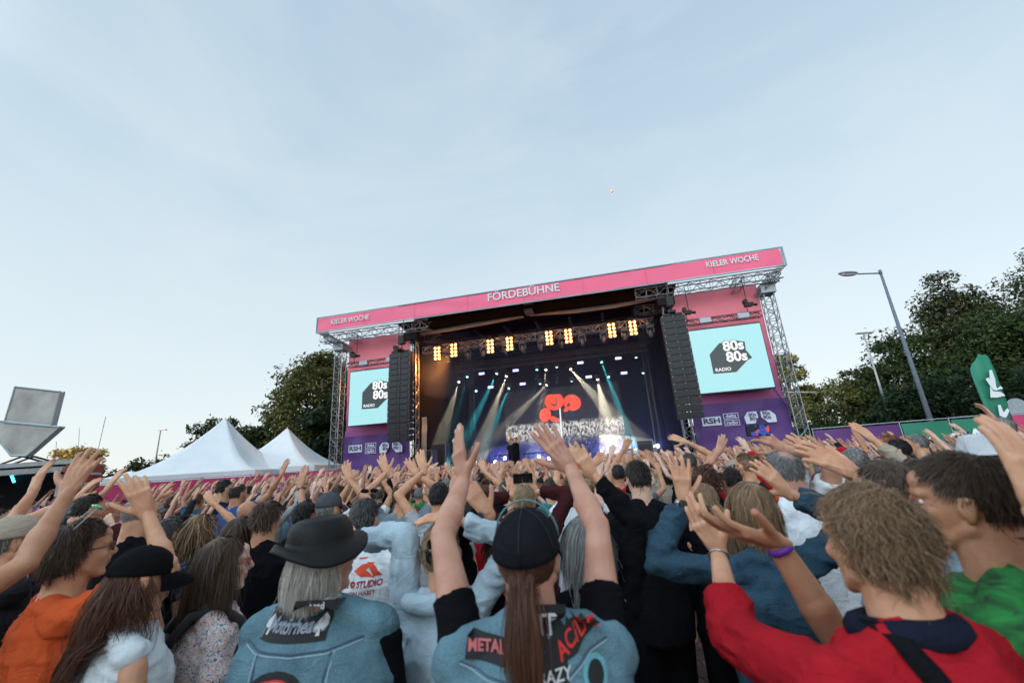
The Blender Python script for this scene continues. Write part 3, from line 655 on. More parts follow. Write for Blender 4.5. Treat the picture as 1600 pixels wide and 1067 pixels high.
# knee braces at both roof ends
truss('knee_brace', (SW-.2, .5, 10.0), (24.0, 1.1, 9.0), .26, ALU, stage, .3, .02); truss('knee_brace', (.2, .5, 10.0), (1.6, 1.1, 9.1), .26, ALU, stage, .3, .02)
xo0 = sp(528, 640, 1.1).x; xo1 = sp(1222, 555, 1.1).x
for x in (xo0, xo1):
    truss('outer_tower', (x, 1.1, 0.1), (x, 1.1, 9.5), .46, ALU, stage, .42, .028)
    sb('tower_head', [((x-.33, .75, 9.1), (x+.33, 1.45, 9.55))], STEEL); sb('tower_foot', [((x-.6, .6, .02), (x+.6, 1.6, .1))], STEEL)
xn0 = sp(647, 620, 1.6).x; xn1 = sp(1062, 600, 1.6).x
for x in (xn0, xn1):
    truss('inner_tower', (x, 1.6, 0.1), (x, 1.6, 10.0), .40, ALU, stage, .40, .026)
    sb('tower_head', [((x-.45, 1.1, 9.3), (x+.4, 2.1, 9.75))], BLACKM)
xr = sp(1030, 700, 5).x; truss('rear_tower', (xr, 5.0, DECK), (xr, 5.0, 9.5), .3, DTRUSS, stage, .35, .02)
xr = sp(738, 640, 6).x; truss('rear_tower', (xr, 6.0, DECK), (xr, 6.0, 9.0), .26, DTRUSS, stage, .35, .02)
# wing banners: printed vertical fade from pink to purple, with a darker cloth laced over the foot
def fade(name, z0, z1, stops):
    m = bpy.data.materials.new(name); t, b = nodes(m); N = t.nodes.new; K = t.links.new
    tcn = N('ShaderNodeTexCoord'); s = N('ShaderNodeSeparateXYZ'); K(tcn.outputs['Object'], s.inputs[0]); r = N('ShaderNodeMapRange'); r.inputs[1].default_value = z0; r.inputs[2].default_value = z1; K(s.outputs['Z'], r.inputs[0])
    c = N('ShaderNodeValToRGB'); K(r.outputs[0], c.inputs[0]); el = c.color_ramp.elements; el[0].position = stops[0][0]; el[0].color = (*stops[0][1], 1); el[1].position = stops[-1][0]; el[1].color = (*stops[-1][1], 1)
    for p_, col in stops[1:-1]: q = el.new(p_); q.color = (*col, 1)
    K(c.outputs[0], b.inputs['Base Color']); b.inputs['Roughness'].default_value = .6; return m
FADE = fade('fade_banner', 0, 9.3, [(0,(.09,.03,.20)), (.25,(.12,.035,.22)), (.45,(.36,.08,.25)), (.66,(.72,.17,.27)), (.8,(.88,.21,.27)), (1,(.90,.23,.29))])
DPURP = mat('dark_purple_cloth', (.085,.03,.17), .6, var=.12, scale=1.2)
LOGOM = mat('pale_logo_print', (.62,.66,.76), .7, var=.03); DLOGO = mat('dark_logo_print', (.045,.03,.09), .7, var=0)
def wing(uA, uB, px, uL, uR, seed):
    yb = 1.35; x0 = sp(*uA, yb).x; x1 = sp(*uB, yb).x
    b_ = gridcloth('wing_banner', x0, x1, .25, 9.76, yb, FADE, stage, 40, 60, .03, seed)
    zl = sp((uL[0]+uR[0])/2, (uL[1]+uR[1])/2, yb-.1).z
    f = gridcloth('foot_banner', x0-.02, x1+.05, .3, zl, yb-.1, DPURP, stage, 40, 26, .05, seed+4)
    return b_, f, x0, x1, yb-.17
def loc_on(par, u, v, yb): c = sp(u, v, yb); return Vector((c.x, c.y, c.z)) - par.location
def poly(par, pts, m, name='logo_shape', y=0, th=.004):
    return decal(par, pts, m, y, name, th)
def logo_set(par, px, yb):
    for kind, u, v in px:
        c = loc_on(par, u, v, yb); y = c.y
        def P(l, m, dy=0, nm='logo_shape'): return poly(par, [(c.x+a, c.z+b) for a, b in l], m, nm, y-dy)
        if kind == 'rsh':
            P([(-.42,-.20),(.42,-.20),(.42,.20),(-.42,.20)], LOGOM); txt('RSH', .34, DLOGO, par, (c.x, y-.012, c.z), bold=.035, sx=1.25)
        elif kind == 'delta':
            for dz in (.155, -.155):
                for bx in ([(-.33,-.13),(.33,-.13),(.33,-.105),(-.33,-.105)], [(-.33,.105),(.33,.105),(.33,.13),(-.33,.13)], [(-.33,-.13),(-.305,-.13),(-.305,.13),(-.33,.13)], [(.305,-.13),(.33,-.13),(.33,.13),(.305,.13)]): P([(a, b+dz) for a, b in bx], LOGOM)
            txt('delta', .23, LOGOM, par, (c.x, y-.012, c.z+.155), bold=.02); txt('radio', .23, LOGOM, par, (c.x, y-.012, c.z-.155), bold=.02)
        elif kind == '80':
            P([(-.30,.03),(-.12,.26),(.25,.26),(.30,.02),(.12,-.28),(-.26,-.28)], LOGOM); txt('80s', .24, DLOGO, par, (c.x+.06, y-.012, c.z+.12), bold=.015); txt('80s', .24, DLOGO, par, (c.x+.08, y-.012, c.z-.07), bold=.015)
        else:
            P([(-.28,.24),(.12,.26),(.32,.05),(.32,-.28),(-.05,-.28),(-.28,-.02)], LOGOM); txt('90s', .24, DLOGO, par, (c.x-.06, y-.012, c.z+.14), bold=.02); txt('90s', .24, DLOGO, par, (c.x-.05, y-.012, c.z-.05), bold=.02)
bl, fl_, *_ , yl_ = wing((543,600),(640,600), None, (540,684),(648,672), 1)
logo_set(fl_, [('rsh',555,701),('delta',579,700),('80',600,699),('90',620,698)], yl_)
br_, fr_, *_ , yr_ = wing((1072,600),(1219,600), None, (1090,632),(1222,622), 9)
logo_set(fr_, [('rsh',1112,658),('delta',1143,655),('80',1174,652),('90',1200,650)], yr_)
# guy ropes over the foot of each wing
mm = MB()
for a, b in (((1203,600),(1240,652)), ((1205,598),(1232,640)), ((1080,560),(1098,690)), ((543,664),(528,706)), ((625,690),(625,722))): mm.tube(sp(*a, 1.0), sp(*b, 1.0), .014, n=5)
mm.build('rope', BLACKM, stage)

# ---------------------------------------------------------------- LED side screens
SCR = mat('screen_cyan', (.02,.02,.02), .4, var=0, emit=(.36,.70,.74), estr=.50)
SDK = mat('screen_dark', (.02,.02,.02), .4, var=0, emit=(.035,.05,.055), estr=.4); SWH = mat('screen_white', (.02,.02,.02), .4, var=0, emit=(.9,.92,.9), estr=.5)
ys = .55; z_t = sp(1133, 511, ys).z; z_b = sp(1148, 610, ys).z; xR0, xR1 = sp(1082, 567, ys).x, sp(1199, 555, ys).x; swd = xR1-xR0
xL0 = sp(546, 622, ys).x
def screen(label, x0):
    e = empty('video_screen', SM @ Vector((x0, ys, z_b)), SA); tag(e, label, 'video screen', 'side screens of the stage'); h = z_t - z_b
    mm = MB(); mm.bbox((-.03, .01, -.05), (swd+.03, .28, h+.06)); mm.build('casing', BLACKM, e)
    # LED tiles, each a panel of its own
    nx, nz = 7, 6; tm = MB(); tm.box((0,0,0), (swd/nx-.004, .02, h/nz-.004)); me = tm.mesh('led_panel'); me.materials.append(SCR)
    for i in range(nx):
        for k in range(nz): link('led_panel', me, None, e, (swd*(i+.5)/nx, 0, h*(k+.5)/nz))
    def Q(a, b): return (a*swd, h-b*h)
    decal(e, [Q(*p) for p in ((.251,.411),(.251,.72),(.555,.725),(.732,.563),(.80,.53),(.74,.40),(.75,.27),(.64,.235),(.407,.25))], SDK, -.022, 'logo_shape')
    for s_, a, b in (('80s', .585, .315), ('80s', .60, .49)):
        txt(s_, .66, SDK, e, (*[Q(a, b)[0]], -.03, Q(a, b)[1]), bold=.07); txt(s_, .66, SWH, e, (Q(a, b)[0], -.045, Q(a, b)[1]), bold=.028)
    txt('RADIO', .225, SWH, e, (Q(.39,.668)[0], -.04, Q(.39,.668)[1]), bold=.012)
    # hanging truss with small fixtures over the screen
    t_ = truss('screen_truss', (-.2, .1, h+.45), (swd+.2, .1, h+.45), .26, DTRUSS, e, .3, .02)
    for x in (.9, 2.6):
        mm = MB(); mm.box((x, -.1, h+.42), (.5,.2,.24)); mm.build('floodlight', STEEL, e)
    for x in (.15, swd-.35):
        mm = MB(); mm.tube((x, .1, h+.5), (x, .1, h+1.2), .02); mm.box((x+.05, -.05, h+.95), (.35,.3,.16)); mm.box((x-.08, -.05, h+1.12), (.16,.3,.16)); mm.tube((x+.2,-.05,h+.95),(x+.42,-.05,h+.9),.07); mm.build('camera_head', BLACKM, e)
    for x in (.3, swd-.3): mm = MB(); mm.tube((x,.1,h+1.1),(x,.1,h+2.3),.02,n=5); mm.build('chain', BLACKM, e)
screen('cyan video screen with dark 80s80s logo on the right wing', xR0)
screen('cyan video screen with dark 80s80s logo on the left wing, partly behind speakers', xL0)

# ---------------------------------------------------------------- line arrays
def line_array(label, ut, ub, wpx, n, side):
    yy = -.35; t = sp(*ut, yy); b = sp(*ub, yy); w = abs(sp(ut[0]+wpx/2, ut[1], yy).x - sp(ut[0]-wpx/2, ut[1], yy).x)
    e = empty('line_array_speaker', SM @ Vector((t.x, yy, t.z)), SA); tag(e, label, 'loudspeaker', 'hanging line arrays')
    Ht = t.z - b.z; h = Ht / n; cm = MB(); cm.add([(-w/2,-.3,-h/2+.008),(w/2,-.3,-h/2+.008),(w/2*.86,.35,-h/2+.04),(-w/2*.86,.35,-h/2+.04),(-w/2,-.3,h/2-.008),(w/2,-.3,h/2-.008),(w/2*.86,.35,h/2-.04),(-w/2*.86,.35,h/2-.04)], [(0,3,2,1),(4,5,6,7),(0,1,5,4),(1,2,6,5),(2,3,7,6),(3,0,4,7)])
    cm.box((-w*.25,-.31,0),(w*.30,.02,h*.72)); cm.box((w*.25,-.31,0),(w*.30,.02,h*.72)); cm.box((0,-.315,0),(w*.10,.02,h*.8))
    for sx in (-1,1): cm.box((sx*(w/2-.02), -.1, h*.0),(.06,.12,h*.96))
    cm.tube((-w*.46,-.33,h*.4),(-w*.46,-.30,h*.4),.015,n=6,mi=1); cm.tube((w*.46,-.33,h*.4),(w*.46,-.30,h*.4),.015,n=6,mi=1); cm.tube((-.0,-.33,h*.42),(0,-.30,h*.42),.014,n=6,mi=1)
    me = cm.mesh('cabinet'); me.materials.append(mat('speaker_black', (.016,.016,.018), .55, var=.15)); me.materials.append(mat('bolt_silver', (.5,.5,.5), .3, .8, 0))
    ang = 0; z = 0; y = 0
    for i in range(n):
        f = i/(n-1); ang = R(-2 + 22*max(0, f-.45)**1.6 * 1.0); o = link('cabinet', me, None, e, (0, y, z - h/2)); o.rotation_euler = (ang, 0, 0); z -= h*math.cos(ang); y += h*math.sin(ang)
    mm = MB(); mm.bbox((-w*.4,-.3,.02),(w*.4,.35,.12)); mm.bbox((-w*.12,-.5,.12),(w*.12,.5,.22)); mm.build('fly_bar', BLACKM, e)
    mm = MB(); mm.tube((0,-.1,.2),(0,-.1,1.2),.03); mm.box((0,-.1,.75),(.3,.3,.45)); mm.tube((0,-.1,1.2),(0,.1,10-t.z),.02); mm.build('hoist', BLACKM, e)
line_array('curved black line array hanging left of the stage opening', (629,553), (632,690), 33, 15, -1)
line_array('larger looking black line array hanging right of the stage opening', (1050,496), (1073,655), 38, 15, 1)

# ---------------------------------------------------------------- lighting rig
y1 = 2.0; ta = sp(662,546,y1); tb = sp(1022,505,y1); zz = (ta.z+tb.z)/2
t1 = truss('front_light_truss', SM @ Vector((ta.x, y1, zz)), SM @ Vector((tb.x, y1, zz)), .36, ALU, None, .36, .026); tag(t1, 'silver light truss nearest the front with the orange lamps', 'truss')
y2 = 5.0; tc_ = sp(712,577,y2); td = sp(1012,543,y2); zz2 = (tc_.z+td.z)/2
t2 = truss('rear_light_truss', SM @ Vector((tc_.x, y2, zz2)), SM @ Vector((td.x, y2, zz2)), .34, mat('bronze_truss', (.20,.17,.14), .45, .7, .1), None, .34, .024); tag(t2, 'dimmer bare truss hanging behind the lamp truss', 'truss')
BULB = mat('orange_lamp', (.9,.4,.1), .3, var=0, emit=(1.0, .31, .07), estr=6.5)
bme = None; ords = ['first', 'second', 'third', 'fourth', 'fifth', 'sixth', 'seventh', 'eighth']
for i, (u, v) in enumerate(((683,552),(709,547),(766,541),(796,537),(858,528),(888,525),(956,516),(989,512))):
    c = sp(u, v, y1-.3); e = empty('blinder_lamp', SM @ c, SA); tag(e, f'orange blinder light of eight bulbs, {ords[i]} from the left on the lit truss', 'stage light', 'orange blinder lamps')
    if bme is None:
        m_ = MB(); m_.box((0,.1,0),(.44,.16,.86)); m_.box((0,.0,.46),(.5,.12,.03)); m_.tube((-.26,.1,.2),(-.26,.3,.5),.02); m_.tube((.26,.1,.2),(.26,.3,.5),.02); bme = m_.mesh('housing'); bme.materials.append(BLACKM)
        m_ = MB(); m_.ell((0,0,0),(.072,.05,.072),10,6); lme = m_.mesh('bulb', True); lme.materials.append(BULB)
    ld = bpy.data.lights.new('lamp_glow', 'POINT'); ld.energy = 9; ld.color = (1,.30,.06); ld.shadow_soft_size = .12; lo = bpy.data.objects.new('lamp_glow', ld); COL.objects.link(lo); lo.location = SM @ (c + Vector((0, -.22, -.1)))
    link('housing', bme, None, e)
    for a in (-.115,.115):
        for k in range(4): link('bulb', lme, None, e, (a, 0, -.315+.21*k))
# moving heads hanging from the front truss
def mover_mesh():
    a = MB(); a.box((0,0,-.06),(.34,.26,.14)); y = MB(); y.box((-.17,0,-.28),(.05,.16,.34)); y.box((.17,0,-.28),(.05,.16,.34)); y.box((0,0,-.125),(.39,.15,.05)); h = MB()
    h.lathe([(.0,-.66),(.10,-.66),(.115,-.6),(.13,-.45),(.13,-.32),(.09,-.22),(0,-.22)],12); return a.mesh('base'), y.mesh('yoke'), h.mesh('lamp_body', True)
mb_, my_, mh_ = mover_mesh(); GREYM = mat('fixture_grey', (.035,.035,.04), .45)
for q in (mb_, my_, mh_): q.materials.append(GREYM)
for i, u in enumerate((701,731,757,790,816,846,878,909,943,976,1015)):
    c = sp(u, 546+(u-701)*(-.125)+6, y1); e = empty('moving_head_light', SM @ Vector((c.x, y1, zz-.2)), SA); tag(e, f'grey unlit spotlight hanging under the lamp truss, number {["one","two","three","four","five","six","seven","eight","nine","ten","eleven"][i]} from the left', 'stage light', 'unlit moving heads')
    link('base', mb_, None, e); o = link('yoke', my_, None, e); link('lamp_body', mh_, None, o); e.rotation_euler = (random.uniform(-.2,.2), random.uniform(-.08,.08), SA)
# back rig: blue strobe panels, beam lights
BLUE = mat('blue_panel', (.2,.2,.3), .4, var=0, emit=(.42,.45,1.0), estr=1.6)
pm2 = MB(); pm2.box((0,0,0),(.46,.14,.20)); pme2 = pm2.mesh('housing'); pme2.materials.append(BLACKM); lm2 = MB(); lm2.box((0,-.08,0),(.40,.02,.15)); lme2 = lm2.mesh('panel'); lme2.materials.append(BLUE)
PL = [(753,584),(806,579),(767,605),(817,600),(907,567),(966,560),(920,589),(975,583)]
for i, (u, v) in enumerate(PL):
    c = sp(u, v, 8.0); e = empty('strobe_light', SM @ c, SA); tag(e, f'small glowing blue-white strobe panel in the back rig, {ords[i]} of the eight', 'stage light', 'blue strobe panels'); link('housing', pme2, None, e); link('panel', lme2, None, e)
def beam(u, v, yl, u2, v2, yl2, col, power, ang, lens_col, name='beam_light', lens=.07):
    a = SM @ sp(u, v, yl); b = SM @ sp(u2, v2, yl2); d = (b-a).normalized()
    q = d.to_track_quat('Z', 'Y').to_matrix().to_4x4()
    e = empty(name, a); hm = MB(); hm.tube((0,0,-.34),(0,0,-.02),.10,.13,12); o = hm.build('lamp_body', GREYM, e, True, M=q)
    lm_ = MB(); lm_.tube((0,0,-.015),(0,0,.005),lens,n=14); lm_.build('lens', lens_col, e, M=q); ym = MB(); ym.box((0,0,.24),(.3,.2,.1)); ym.tube((-.13,0,.2),(-.13,0,0),.02); ym.tube((.13,0,.2),(.13,0,0),.02); ym.build('yoke', GREYM, e)
    if power:
        ld = bpy.data.lights.new('spot', 'SPOT'); ld.energy = power; ld.color = col; ld.spot_size = R(ang); ld.spot_blend = .35; ld.shadow_soft_size = .05
        lo = bpy.data.objects.new('spot', ld); COL.objects.link(lo); lo.location = a + d*.06; lo.rotation_euler = (-d).to_track_quat('Z', 'Y').to_euler()
    return e
LT = mat('teal_lens', (.1,.4,.4), .3, var=0, emit=(.30,.85,.85), estr=4); LW = mat('warm_lens', (.5,.5,.4), .3, var=0, emit=(1,.93,.75), estr=6)
TEAL = (.05,.75,.80); WARM = (1.0,.88,.62); BLU = (.05,.08,1.0)
BP = 6.0
BE = [ # u v depth  target  colour power angle lens label
 (776,584,7,735,668,5.5,TEAL,2600,9,LT,'teal beam aimed low left, left half of the rig'),
 (791,588,7,757,680,5.5,WARM,2200,12,LW,'white beam aimed steeply down left, beside a teal one'),
 (795,607,7.5,750,715,5,TEAL,1400,10,LT,'teal beam below the white one, left half of the rig'),
 (717,597,7.5,702,645,6,WARM,1100,13,LW,'faint white beam furthest left on stage'),
 (730,589,7.5,712,650,6,TEAL,500,7,LT,'dim teal beam near the left curtain'),
 (853,578,8,846,640,7,WARM,700,12,LW,'dim warm beam just left of the centre teal beam'),
 (870,574,8,870,625,8.3,TEAL,900,8,LT,'teal beam pointing straight down above the red discs'),
 (893,596,8,895,650,8.4,TEAL,600,8,LT,'teal beam pointing straight down behind the red discs'),
 (892,577,8,935,625,7,WARM,2200,15,LW,'white beam crossing down right from the centre'),
 (854,602,8,810,645,7,WARM,1300,13,LW,'white beam slanting left below the rig centre'),
 (934,593,7.5,946,650,7,WARM,2200,22,LW,'broad white beam straight down in the right half'),
 (940,566,7,972,650,6,TEAL,2600,8,LT,'long teal beam slanting down right'),
 (951,589,7.8,978,665,7,TEAL,1300,8,LT,'teal beam just below the long slanting one'),
 (839,578,8.2,836,620,8,TEAL,220,7,LT,'dim teal spot left of the rig centre'),
 (844,600,8.2,842,640,8,TEAL,180,7,LT,'dim teal spot low in the rig centre'),
 (994,559,8,997,600,8,TEAL,150,7,LT,'dim teal spot high at the right of the rig'),
 (1005,583,8.2,1006,620,8,TEAL,120,7,LT,'dim teal spot furthest right in the rig'),
 (744,611,8,742,650,7,TEAL,150,7,LT,'small teal spot low at the left of the rig')]
for (u,v,y,u2,v2,y2_,c,pw,an,lc,lab) in BE:
    e = beam(u,v,y,u2,v2,y2_,c,pw*BP,an,lc); tag(e, lab, 'stage light', 'beam lights in the back rig')
for (u, v, x2, v2, pw) in ((753,585,752,640,700),(817,601,810,660,900),(907,568,905,620,900),(920,590,925,640,500),(966,561,966,600,500)):
    a = SM @ sp(u, v, 7.8); d = ((SM @ sp(x2, v2, 7.2)) - a).normalized(); ld = bpy.data.lights.new('strobe_glow', 'SPOT'); ld.energy = pw*.07; ld.color = BLU; ld.spot_size = R(38); ld.spot_blend = 1; lo = bpy.data.objects.new('strobe_glow', ld); COL.objects.link(lo); lo.location = a; lo.rotation_euler = (-d).to_track_quat('Z','Y').to_euler()
# the lamps throw warm light forward and onto the left curtain
for (u, v, pw, tx) in ((700,556,700,-3.5),(781,545,120,0),(873,533,120,0),(972,520,140,0)):
    a = SM @ sp(u, v, y1-.62); d = (SM.to_3x3() @ Vector((tx, -1.5 if tx == 0 else .6, -2.2))).normalized(); ld = bpy.data.lights.new('blinder_glow', 'SPOT'); ld.energy = pw; ld.color = (1,.34,.08); ld.shadow_soft_size = .2; ld.spot_size = R(105); ld.spot_blend = .9; lo = bpy.data.objects.new('blinder_glow', ld); COL.objects.link(lo); lo.location = a; lo.rotation_euler = (-d).to_track_quat('Z','Y').to_euler()
# stage fog
fm = bpy.data.materials.new('stage_fog'); fm.use_nodes = True; t_ = fm.node_tree; t_.nodes.remove(t_.nodes['Principled BSDF']); pvn = t_.nodes.new('ShaderNodeVolumePrincipled')
pvn.inputs['Color'].default_value = (.85,.88,.92,1); pvn.inputs['Density'].default_value = 0.018; pvn.inputs['Anisotropy'].default_value = 0.2; t_.links.new(pvn.outputs[0], t_.nodes['Material Output'].inputs['Volume'])
mm = MB(); mm.bbox((xi0-.1, 1.4, DECK+.02), (xi1+.1, 10.42, 9.45)); fo = mm.build('stage_fog', fm, None); fo.matrix_world = SM; tag(fo, 'thin fog filling the stage box', 'fog', kind='stuff')

def smoke(label, c, r, dens):
    m_ = fm.copy(); m_.name = 'smoke'; m_.node_tree.nodes['Principled Volume'].inputs['Density'].default_value = dens
    mm = MB(); mm.ell(c, r, 20, 14); o = mm.build('smoke', m_, None, True); o.matrix_world = SM; tag(o, label, 'smoke', kind='stuff')
smoke('amber lit smoke round the two leftmost lamps', sp(694, 562, 2.9), (2.6, 1.4, 2.4), .075)
smoke('blue lit smoke lying over the stage floor', (13.2, 6.8, DECK+.95), (5.8, 2.4, .95), .08)

# ---------------------------------------------------------------- rear video wall
def wall_mat():
    m = bpy.data.materials.new('video_crowd'); t, b = nodes(m); N = t.nodes.new; K = t.links.new
    tcn = N('ShaderNodeTexCoord'); sxyz = N('ShaderNodeSeparateXYZ'); K(tcn.outputs['Object'], sxyz.inputs[0])
    mpn = N('ShaderNodeMapping'); mpn.inputs['Scale'].default_value = (7.0, 1, 3.6); K(tcn.outputs['Object'], mpn.inputs[0])
    n = N('ShaderNodeTexNoise'); n.inputs['Scale'].default_value = 1.0; n.inputs['Detail'].default_value = 3; n.inputs['Distortion'].default_value = 1.2; K(mpn.outputs[0], n.inputs['Vector'])
    r = N('ShaderNodeMapRange'); r.inputs[1].default_value = .42; r.inputs[2].default_value = .60; K(n.outputs['Fac'], r.inputs[0])
    # crowd band low down, sparse confetti above
    v = N('ShaderNodeTexVoronoi'); v.inputs['Scale'].default_value = 5.5; K(tcn.outputs['Object'], v.inputs['Vector'])
    vr_ = N('ShaderNodeMapRange'); vr_.inputs[1].default_value = .22; vr_.inputs[2].default_value = .14; K(v.outputs['Distance'], vr_.inputs[0])
    zr = N('ShaderNodeMapRange'); zr.inputs[1].default_value = 1.75; zr.inputs[2].default_value = 1.35; zr.interpolation_type = 'SMOOTHSTEP'; K(sxyz.outputs['Z'], zr.inputs[0])
    zr2 = N('ShaderNodeMapRange'); zr2.inputs[1].default_value = .1; zr2.inputs[2].default_value = .7; K(sxyz.outputs['Z'], zr2.inputs[0])
    m1 = N('ShaderNodeMath'); m1.operation = 'MULTIPLY'; K(r.outputs[0], m1.inputs[0]); K(zr.outputs[0], m1.inputs[1])
    m1b = N('ShaderNodeMath'); m1b.operation = 'MULTIPLY'; K(m1.outputs[0], m1b.inputs[0]); K(zr2.outputs[0], m1b.inputs[1])
    m2 = N('ShaderNodeMath'); m2.operation = 'MULTIPLY'; K(vr_.outputs[0], m2.inputs[0]); m2.inputs[1].default_value = .22
    m3 = N('ShaderNodeMath'); m3.operation = 'MAXIMUM'; K(m1b.outputs[0], m3.inputs[0]); K(m2.outputs[0], m3.inputs[1])
    m4 = N('ShaderNodeMath'); m4.operation = 'MULTIPLY_ADD'; K(m3.outputs[0], m4.inputs[0]); m4.inputs[1].default_value = .42; m4.inputs[2].default_value = .004
    b.inputs['Base Color'].default_value = (.01,.01,.01,1); b.inputs['Emission Color'].default_value = (.95,.90,.84,1); K(m4.outputs[0], b.inputs['Emission Strength']); return m
yw = 10.0; xa = sp(789,650,yw).x; xb = sp(973,650,yw).x; za = sp(880,694,yw).z; zc_ = sp(880,604,yw).z
vw = empty('rear_video_wall', SM @ Vector((xa, yw, za)), SA); tag(vw, 'wide video wall at the back of stage showing a crowd', 'video screen')
W_, H_ = xb-xa, zc_-za
mm = MB(); c_ = .55
pts_ = [(c_,0),(W_-c_,0),(W_-c_*.35,c_*.25),(W_,c_),(W_,H_),(0,H_),(0,c_),(c_*.3,c_*.25)]
decal(vw, pts_, wall_mat(), 0, 'picture', .02); mm = MB(); mm.bbox((0,.06,.6),(W_,.3,H_)); mm.build('casing', BLACKM, vw)
RED = mat('screen_red', (.02,.01,.01), .4, var=0, emit=(1.0,.09,.035), estr=.5); DR = mat('screen_darkred', (.02,.01,.01), .4, var=0, emit=(.10,.01,.01), estr=1)
def wp(u, v): q = sp(u, v, yw); return (q.x - xa, q.z - za)
def disc(cx, cy, rx, ry, rot=0, cut=None):
    pts = []
    for k in range(28):
        a = 2*math.pi*k/28; x, y = rx*math.cos(a), ry*math.sin(a)
        if cut and y < -cut: y = -cut
        pts.append(wp(cx + x*math.cos(rot)-y*math.sin(rot), cy + x*math.sin(rot)+y*math.cos(rot)))
    decal(vw, pts[::-1], RED, -.03, 'red_disc')
disc(866, 627, 15, 14, -.05, 11); disc(894, 629, 14, 12.5, .3); disc(852, 648, 9, 11, .2); disc(864, 654, 5, 4); disc(870, 656, 6, 3); disc(885, 640, 5, 3, -.5)
decal(vw, [wp(*p) for p in ((861,629),(862,633),(867,635),(871,631),(870,622),(868,622),(869,630),(866,632),(864,631))], DR, -.06, 'mark'); decal(vw, [wp(*p) for p in ((885,633),(889,629),(892,632),(888,636))], DR, -.06, 'mark')
decal(vw, [wp(*p) for p in ((874,638),(876,638),(880,694),(877,694))], SWH, -.05, 'white_stick')

# ---------------------------------------------------------------- things on the deck
def st(u, y): return sp(u, 715, y).x
CHROME = mat('chrome', (.6,.6,.62), .2, .9, 0); SHELL = mat('drum_shell', (.05,.06,.09), .3, .2)
dr = empty('drum_kit', SM @ Vector((st(932,8.6), 8.2, DECK+.5)), SA); tag(dr, 'drum kit with cymbals on a riser at the back of the stage', 'drum kit')
mm = MB(); mm.bbox((-2.2,-1.2,-.49),(2.2,1.3,0)); mm.build('riser', BLACKM, dr)
mm = MB(); mm.tube((0,-.7,.32),(0,-.3,.32),.3,n=24); mm.build('bass_drum', SHELL, dr, True)
for x, y, z, r_, h_ in ((-.3,-.35,.72,.17,.2),(.3,-.35,.72,.17,.2),(.75,.1,.35,.22,.4),(-.6,.1,.55,.19,.15)):
    mm = MB(); mm.tube((x,y,z),(x,y,z+h_),r_,n=20); o = mm.build('drum', SHELL, dr); mm = MB(); mm.tube((x,y,z+h_-.03),(x,y,z+h_),r_+.01,n=20); mm.build('hoop', CHROME, o); mm = MB(); mm.tube((x,y+.1,0),(x,y+.1,z),.015); mm.build('stand', CHROME, o)
for x, y, z in ((-1.0,-.2,1.15),(1.05,-.2,1.2),(-.5,-.6,1.3),(.55,-.6,1.3),(1.5,.1,1.0),(-1.5,.1,1.0)):
    mm = MB(); mm.lathe([(0,.03),(.03,.02),(.24,-.01),(.245,-.015)], 24, 0, Matrix.Translation((x,y,z)) @ Matrix.Rotation(.35*(-1 if x>0 else 1),4,'Y') @ Matrix.Rotation(.25,4,'X')); o = mm.build('cymbal', mat('brass', (.6,.42,.16), .3, .9), dr); mm = MB(); mm.tube((x,y+.05,0),(x,y,z),.014); mm.build('stand', CHROME, o)
# curved chrome rack hoops around the kit
for x in (-1.9,-1.6,1.7,2.0):
    mm = MB(); mm.path([(x,-.9,0),(x,-.9,1.0),(x*.93,-.85,1.3),(x*.75,-.8,1.42)], .022, 6); mm.build('rack_tube', CHROME, dr, True)
def stand(name, label, u, y, h, cat, mic=True):
    e = empty(name, SM @ Vector((st(u, y), y, DECK)), SA); tag(e, label, cat)
    mm = MB(); mm.tube((0,0,0),(0,0,.03),.13,n=16); mm.build('base', BLACKM, e); mm = MB(); mm.tube((0,0,.03),(0,0,h),.013); mm.build('pole', BLACKM, e)
    if mic: mm = MB(); mm.cap((0,0,h),(-.05,-.12,h+.08),.014,.026); mm.build('microphone', BLACKM, e, True)
stand('microphone_stand', 'thin microphone stand left of the singer', 765, 2.2, 1.6, 'microphone stand'); stand('microphone_stand', 'microphone stand between drummer and right curtain', 990, 2.4, 1.4, 'microphone stand')
for u, y, lab in ((790,5.5,'left'),(835,5.5,'right')):
    e = empty('keyboard_rack', SM @ Vector((st(u,y), y, DECK)), SA); tag(e, f'chrome tube keyboard stand, {lab} of the singer', 'keyboard stand')
    for x in (-.5,-.2,.25,.55): mm = MB(); mm.path([(x,0,0),(x,0,.9),(x+.06,.1,1.1),(x+.2,.15,1.15)], .018, 6); mm.build('tube', CHROME, e, True)
    mm = MB(); mm.bbox((-.65,-.2,.9),(.75,.15,.99)); mm.build('keyboard', BLACKM, e)
